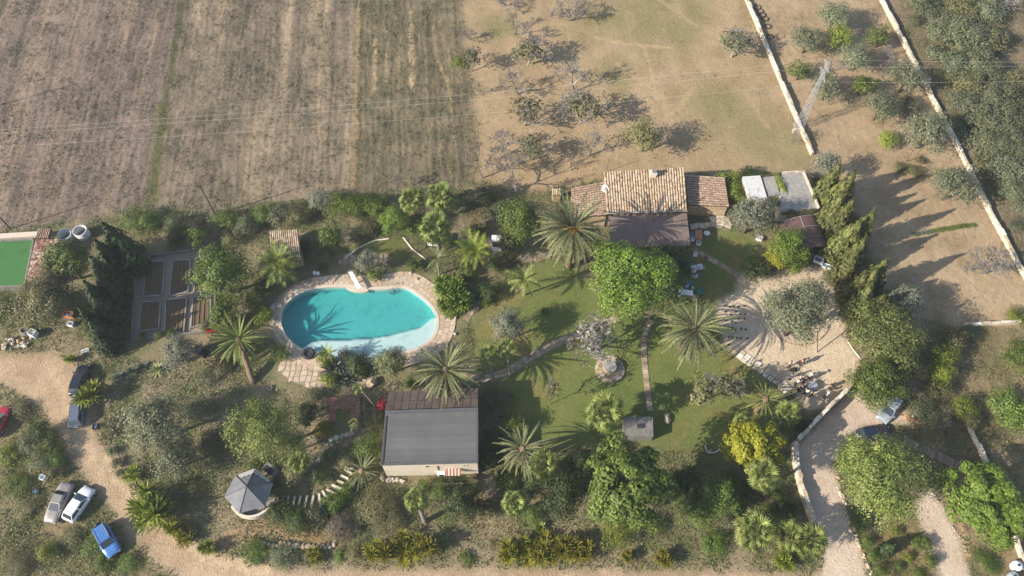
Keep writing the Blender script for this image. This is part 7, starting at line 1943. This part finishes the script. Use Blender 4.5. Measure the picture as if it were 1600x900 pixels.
person(1248, 571, 10, 'talk', 'red', 'dark', 'person in maroon top facing the one in teal blue')
person(1232, 592, -50, 'talk', 'navy', 'blue', 'person in navy top at the upper left of the glass table')
person(1240, 604, 10, 'talk', 'navy', 'dark', 'person in white hat and navy top left of the glass table', 'straw')
person(1247, 595, -40, 'stand', 'white', 'navy', 'person in white top behind the glass table, left one')
person(1254, 597, -60, 'talk', 'red', 'dark', 'person in maroon top behind the glass table')
person(1262, 593, -100, 'stand', 'white', 'dark', 'person in white top behind the glass table, right one', 'straw')
person(1250, 608, 30, 'sit', 'navy', 'navy', 'person in navy seated at the left of the glass table')
person(1257, 617, 70, 'talk', 'white', 'navy', 'person in white top below the glass table')
person(1264, 621, 110, 'talk', 'dark', 'dark', 'person all in dark clothes below the glass table')
person(1288, 622, 150, 'stand', 'white', 'dark', 'person in white shirt standing against the entrance wall', 'straw')
x, y, _z = G(1239, 579)
t = empty('bag', (x, y, .03), 'dark round bag left on the gravel between the standing people', 'bag')
b = MB(); b.lathe([(.2, 0), (.36, .08), (.38, .28), (.2, .42)], (x, y, .03), 12, sx=1.25, sy=.8); b.build('pouch', CL['dark'], t, True)
b = MB(); b.tube([(x - .25, y, .4), (x - .12, y, .62), (x + .12, y, .62), (x + .25, y, .4)], .025, 5); b.build('handle', M['black'], t)
# round glass table, chairs
x, y, _z = G(1267, 606)
t = empty('round_table', (x, y, .03), 'round glass topped table in the middle of the court group', 'table')
b = MB(); b.lathe([(.62, .72), (.62, .745)], (x, y, .03), 24); b.build('tabletop', M['glass_top'] if 'glass_top' in M else M.setdefault('glass_top', mat_paint('frosted_glass', (.30, .33, .35), .2)), t)
for k in range(4): a = k * 1.571 + .4; b = MB(); b.tube([(x + .45 * math.cos(a), y + .45 * math.sin(a), .03), (x + .25 * math.cos(a), y + .25 * math.sin(a), .74)], .025, 6); b.build('leg', M['dark_metal'], t)
def chair(px, py, rz, mat, label, group):
    x, y, _z = G(px, py); t = empty('garden_chair', (x, y, .03), label, 'chair', group, rad(rz))
    b = MB(); b.box((0, 0, .44), (.46, .46, .04)); b.build('seat', mat, t, world=False)
    b = MB(); b.box((-.23, 0, .70), (.04, .46, .48)); b.build('backrest', mat, t, world=False)
    for sx in (-1, 1):
        for sy in (-1, 1): b = MB(); b.box((sx * .2, sy * .2, .21), (.04, .04, .42)); b.build('leg', mat, t, world=False)
    return t
chair(1300, 604, 200, M['dark_metal'], 'black metal chair nearer the round table by the entrance wall', 'garden chairs'); chair(1296, 610, 150, M['dark_metal'], 'black metal chair against the entrance wall', 'garden chairs')
chair(1246, 612, 30, M['dark_wood'], 'dark chair pulled out left of the glass table', 'garden chairs')

# ---------------------------------------------------------------- tables and goods in the shade of the house
def table(px, py, w_, l_, rz, top, label, h=.74):
    x, y, _z = G(px, py); t = empty('trestle_table', (x, y, 0), label, 'table', 'tables beside the house', rad(rz))
    b = MB(); b.box((0, 0, h), (l_, w_, .04)); b.build('tabletop', top, t, world=False)
    for sx in (-1, 1):
        for sy in (-1, 1): b = MB(); b.box((sx * (l_ / 2 - .1), sy * (w_ / 2 - .08), h / 2), (.05, .05, h)); b.build('leg', M['dark_metal'], t, world=False)
    return t
def crate(px, py, z, s_, mat, label, name='crate', rz=0):
    x, y, _z = G(px, py, z); t = empty(name, (x, y, z), label, 'crate' if name == 'crate' else 'box', 'boxes and crates beside the house', rad(rz)); w_, l_, h = s_
    b = MB()
    for dx, dy, a, c in ((l_ / 2, 0, .03, w_), (-l_ / 2, 0, .03, w_), (0, w_ / 2, l_, .03), (0, -w_ / 2, l_, .03)): b.box((dx, dy, h / 2), (a + .03, c + .03, h))
    b.build('side_panel', mat, t, world=False); b = MB(); b.box((0, 0, .03), (l_, w_, .05)); b.build('bottom', mat, t, world=False)
    b = MB(); r = random.Random(int(px)); 
    for k in range(5): b.box((r.uniform(-.3, .3) * l_, r.uniform(-.3, .3) * w_, h * .5 + .05), (.16, .14, h * .8), r.uniform(0, 3))
    b.build('contents', M['offwhite'] if r.random() < .5 else M['blue_cloth'], t, world=False)
    return t
table(1090, 371, 1.0, 1.7, 85, M['orange_cloth'], 'table with orange brown cloth against the awning terrace')
table(1087, 422, .9, 1.7, 10, M['offwhite'], 'table with pale top halfway along the shaded lawn'); table(1070, 461, .8, 1.9, -6, M['white'], 'long white table under the edge of the big green tree'); table(1080, 466, .6, 1.8, -8, M['wood'], 'plank bench table beside the long white table', .5)
W_ = M['white']
for px, py, z, s_, mt, lb in [(1091, 381, 0, (.55, .6, .5), W_, 'white box at the near end of the orange table'), (1081, 368, .0, (.5, .5, .6), M['blue_cloth'], 'dark blue box left of the orange table'), (1082, 375, 0, (.4, .5, .5), W_, 'white and blue box behind the orange table'),
        (1084, 424, .76, (.4, .45, .3), W_, 'white crate on the pale topped table'), (1091, 420, .76, (.35, .5, .25), M['offwhite'], 'off white crate on the pale topped table'), (1080, 415, 0, (.5, .5, .4), M['blue_cloth'], 'blue box at the left of the pale topped table'), (1092, 430, 0, (.4, .4, .3), M['dark_concrete'], 'grey box below the pale topped table'),
        (1093, 457, 0, (.55, .55, .5), M['teal'], 'teal green plastic box at the end of the white table'), (1077, 444, 0, (.45, .5, .35), M['blue_cloth'], 'blue box above the long white table, right'), (1073, 449, 0, (.4, .4, .35), M['blue_cloth'], 'blue box above the long white table, left'), (1061, 461, .76, (.4, .35, .3), W_, 'white crate on the left end of the long white table'),
        (1066, 456, 0, (.5, .6, .4), M['offwhite'], 'grey white box above the long white table'), (1098, 419, 0, (.6, .5, .25), M['green_plastic'], 'green tray right of the pale topped table'), (1082, 451, 0, (.5, .5, .25), M['green_plastic'], 'green tray left of the teal box'), (1101, 405, 0, (.45, .55, .35), M['terracotta'], 'terracotta box beside the shaded path'), (1086, 399, 0, (.4, .45, .6), W_, 'white box standing alone beside the shaded path')]:
    crate(px, py, z, s_, mt, lb, rz=rnd.uniform(-20, 20))
for px, py, lb, mt in ((1085, 433, 'pale oval basin on the shaded lawn', M['offwhite']), (1104, 366, 'white bucket on the lawn edge by the house terrace', W_)):
    x, y, _z = G(px, py); t = empty('basin', (x, y, 0), lb, 'basin'); b = MB(); b.lathe([(.2, .0), (.34, .3), (.37, .3), (.30, .1), (.001, .06)], (x, y, 0), 16, cap=False, sx=1.2); b.build('bowl', mt, t, True)
    b = MB(); b.torus((x, y, .31), .37, .025, 16, 6); b.v = [((p[0] - x) * 1.2 + x, p[1], p[2]) for p in b.v]; b.build('rim', mt, t, True)
# junk around the carport and the left yard
for px, py, z, s_, mt, lb in [(1278, 408, 0, (.9, 1.2, .5), W_, 'white tarpaulin box at the edge of the court below the carport'), (1292, 417, 0, (.6, 1.4, .3), W_, 'long white sheet bundle below the carport'), (1318, 388, 0, (.7, .8, .9), W_, 'white appliance beside the cypress row'), (1290, 345, 0, (.7, 1.3, 1.2), M['offwhite'], 'pale cabinet between carport and cypress row'),
        (1300, 400, 0, (.8, .9, .5), M['terracotta'], 'heap box of terracotta pots by the junk pile'), (1186, 374, 0, (.6, .8, .5), M['offwhite'], 'white chest at the lawn edge beside the carport trees'), (1425, 652, 0, (1.0, 1.3, .7), M['terracotta'], 'orange terracotta block on the dry ground beside the silver grey car'), (1416, 592, 0, (.7, .9, .5), M['terracotta'], 'orange box in the shade of the pine'),
        (55, 524, 0, (.8, .8, 1.0), W_, 'white topped dark bin beside the scrap heap'), (112, 508, 0, (.5, .7, .5), W_, 'small white box at the foot of the cypresses'), (134, 549, 0, (.4, .9, .3), W_, 'white plank box lying by the foot of the cypresses'), (110, 494, 0, (.7, 1.2, .7), M['orange_cloth'], 'orange machine box at the edge of the yellowish tree'), (70, 748, 0, (.5, .6, .7), W_, 'white box among the nursery plants'),
        (57, 770, 0, (.7, .8, .4), M['dark_wood'], 'dark crate below the nursery plants'), (315, 552, 0, (1.0, 1.5, 1.0), M['dark_metal'], 'dark covered barbecue box under the wispy tree'), (420, 607, 0, (.7, .9, .2), M['wood'], 'pale wooden pallet on the slope above the pepper tree'), (151, 668, 0, (.6, .6, .5), M['dark_metal'], 'dark box at the track edge behind the slate car')]:
    crate(px, py, z, s_, mt, lb, 'junk_box', rz=rnd.uniform(-30, 30))
t = empty('scrap_heap', G(27, 537), 'heap of pale scrap and rubble at the yard by the left edge', 'scrap heap')
for k in range(26): rock('debris', 'pale_rock' if k % 3 else 'boulder', (rnd.uniform(-1.7, 1.7), rnd.uniform(-.8, .8), .2), rnd.uniform(.35, .8), t, .8)
x, y, _z = G(41, 519); t = empty('tyre_stack', (x, y, 0), 'grey tyre lying above the scrap heap', 'tyre')
b = MB(); b.torus((x, y, .17), .50, .19, 20, 8); b.build('tyre', M['dark_concrete'], t, True); b = MB(); b.torus((x, y, .5), .48, .18, 20, 8); b.build('upper_tyre', M['dark_concrete'], t, True)
x, y, _z = G(332, 520); t = empty('wheelbarrow', (x, y, 0), 'red wheelbarrow lying beside the vegetable beds', 'wheelbarrow')
b = MB(); b.hexa([(x - .5, y - .22, .3), (x + .3, y - .05, .3), (x + .25, y + .3, .3), (x - .5, y + .15, .3)], [(x - .7, y - .35, .65), (x + .6, y - .1, .65), (x + .5, y + .5, .65), (x - .7, y + .3, .65)]); b.build('tray', M['red_plastic'], t)
b = MB(); b.tube([(x - 1.3, y - .2, .5), (x + .6, y + .2, .25)], .03, 5); b.build('handle', M['steel'], t); b = MB(); b.tube([(x - 1.3, y + .15, .5), (x + .6, y + .25, .25)], .03, 5); b.build('handle', M['steel'], t)
b = MB(); b.lathe([(.2, -.05), (.2, .05)], (0, 0, 0), 14); b.v = [(p[0] + x + .75, p[2] + y + .25, p[1] + .2) for p in b.v]; b.build('wheel', M['black'], t)
# coils of cable beside the wall at the top
for k, (px, py) in enumerate([(1183, 12), (1187, 18), (1191, 24), (1195, 30), (1199, 42), (1203, 58)]):
    x, y, _z = G(px, py); b = MB(); b.torus((x, y, .12), .55, .07, 18, 6); o = b.build('pipe_coil', M['black'], None, True)
    tag(o, 'black pipe coil lying behind the long stone wall, ' + ['first from the top', 'second from the top', 'third from the top', 'fourth from the top', 'fifth from the top', 'lowest'][k], 'pipe coil', 'black pipe coils behind the wall')
tag(rock('large_rock', 'boulder', G(581, 598, .3), 2.0, None, .9), 'large tan rock beside the crazy paving', 'rock')
tag(rock('large_rock', 'boulder', G(505, 568, .2), 1.2, None, .9), 'brown rock among the yuccas by the rubber ring', 'rock')
tag(rock('large_rock', 'pale_rock', G(492, 740, .2), 1.1, None, .7), 'flat pale rock in the shade beside the timber steps', 'rock')
tag(rock('large_rock', 'pale_rock', G(1042, 655, .2), 1.6, None, .6), 'pale rock beside the small grey hut on the lawn', 'rock')
# ---------------------------------------------------------------- thin summer haze in the air
hz, nt, b = new_mat('haze_air')
nt.nodes.remove(b)
pv = nt.nodes.new('ShaderNodeVolumePrincipled')
pv.inputs['Color'].default_value = (.86, .90, .95, 1)
pv.inputs['Density'].default_value = .00032
pv.inputs['Anisotropy'].default_value = .3
nt.links.new(pv.outputs[0], nt.nodes['Material Output'].inputs['Volume'])
b = MB(); b.box((0, 62, 47), (260, 200, 100.2))
tag(b.build('haze', hz), kind='stuff')
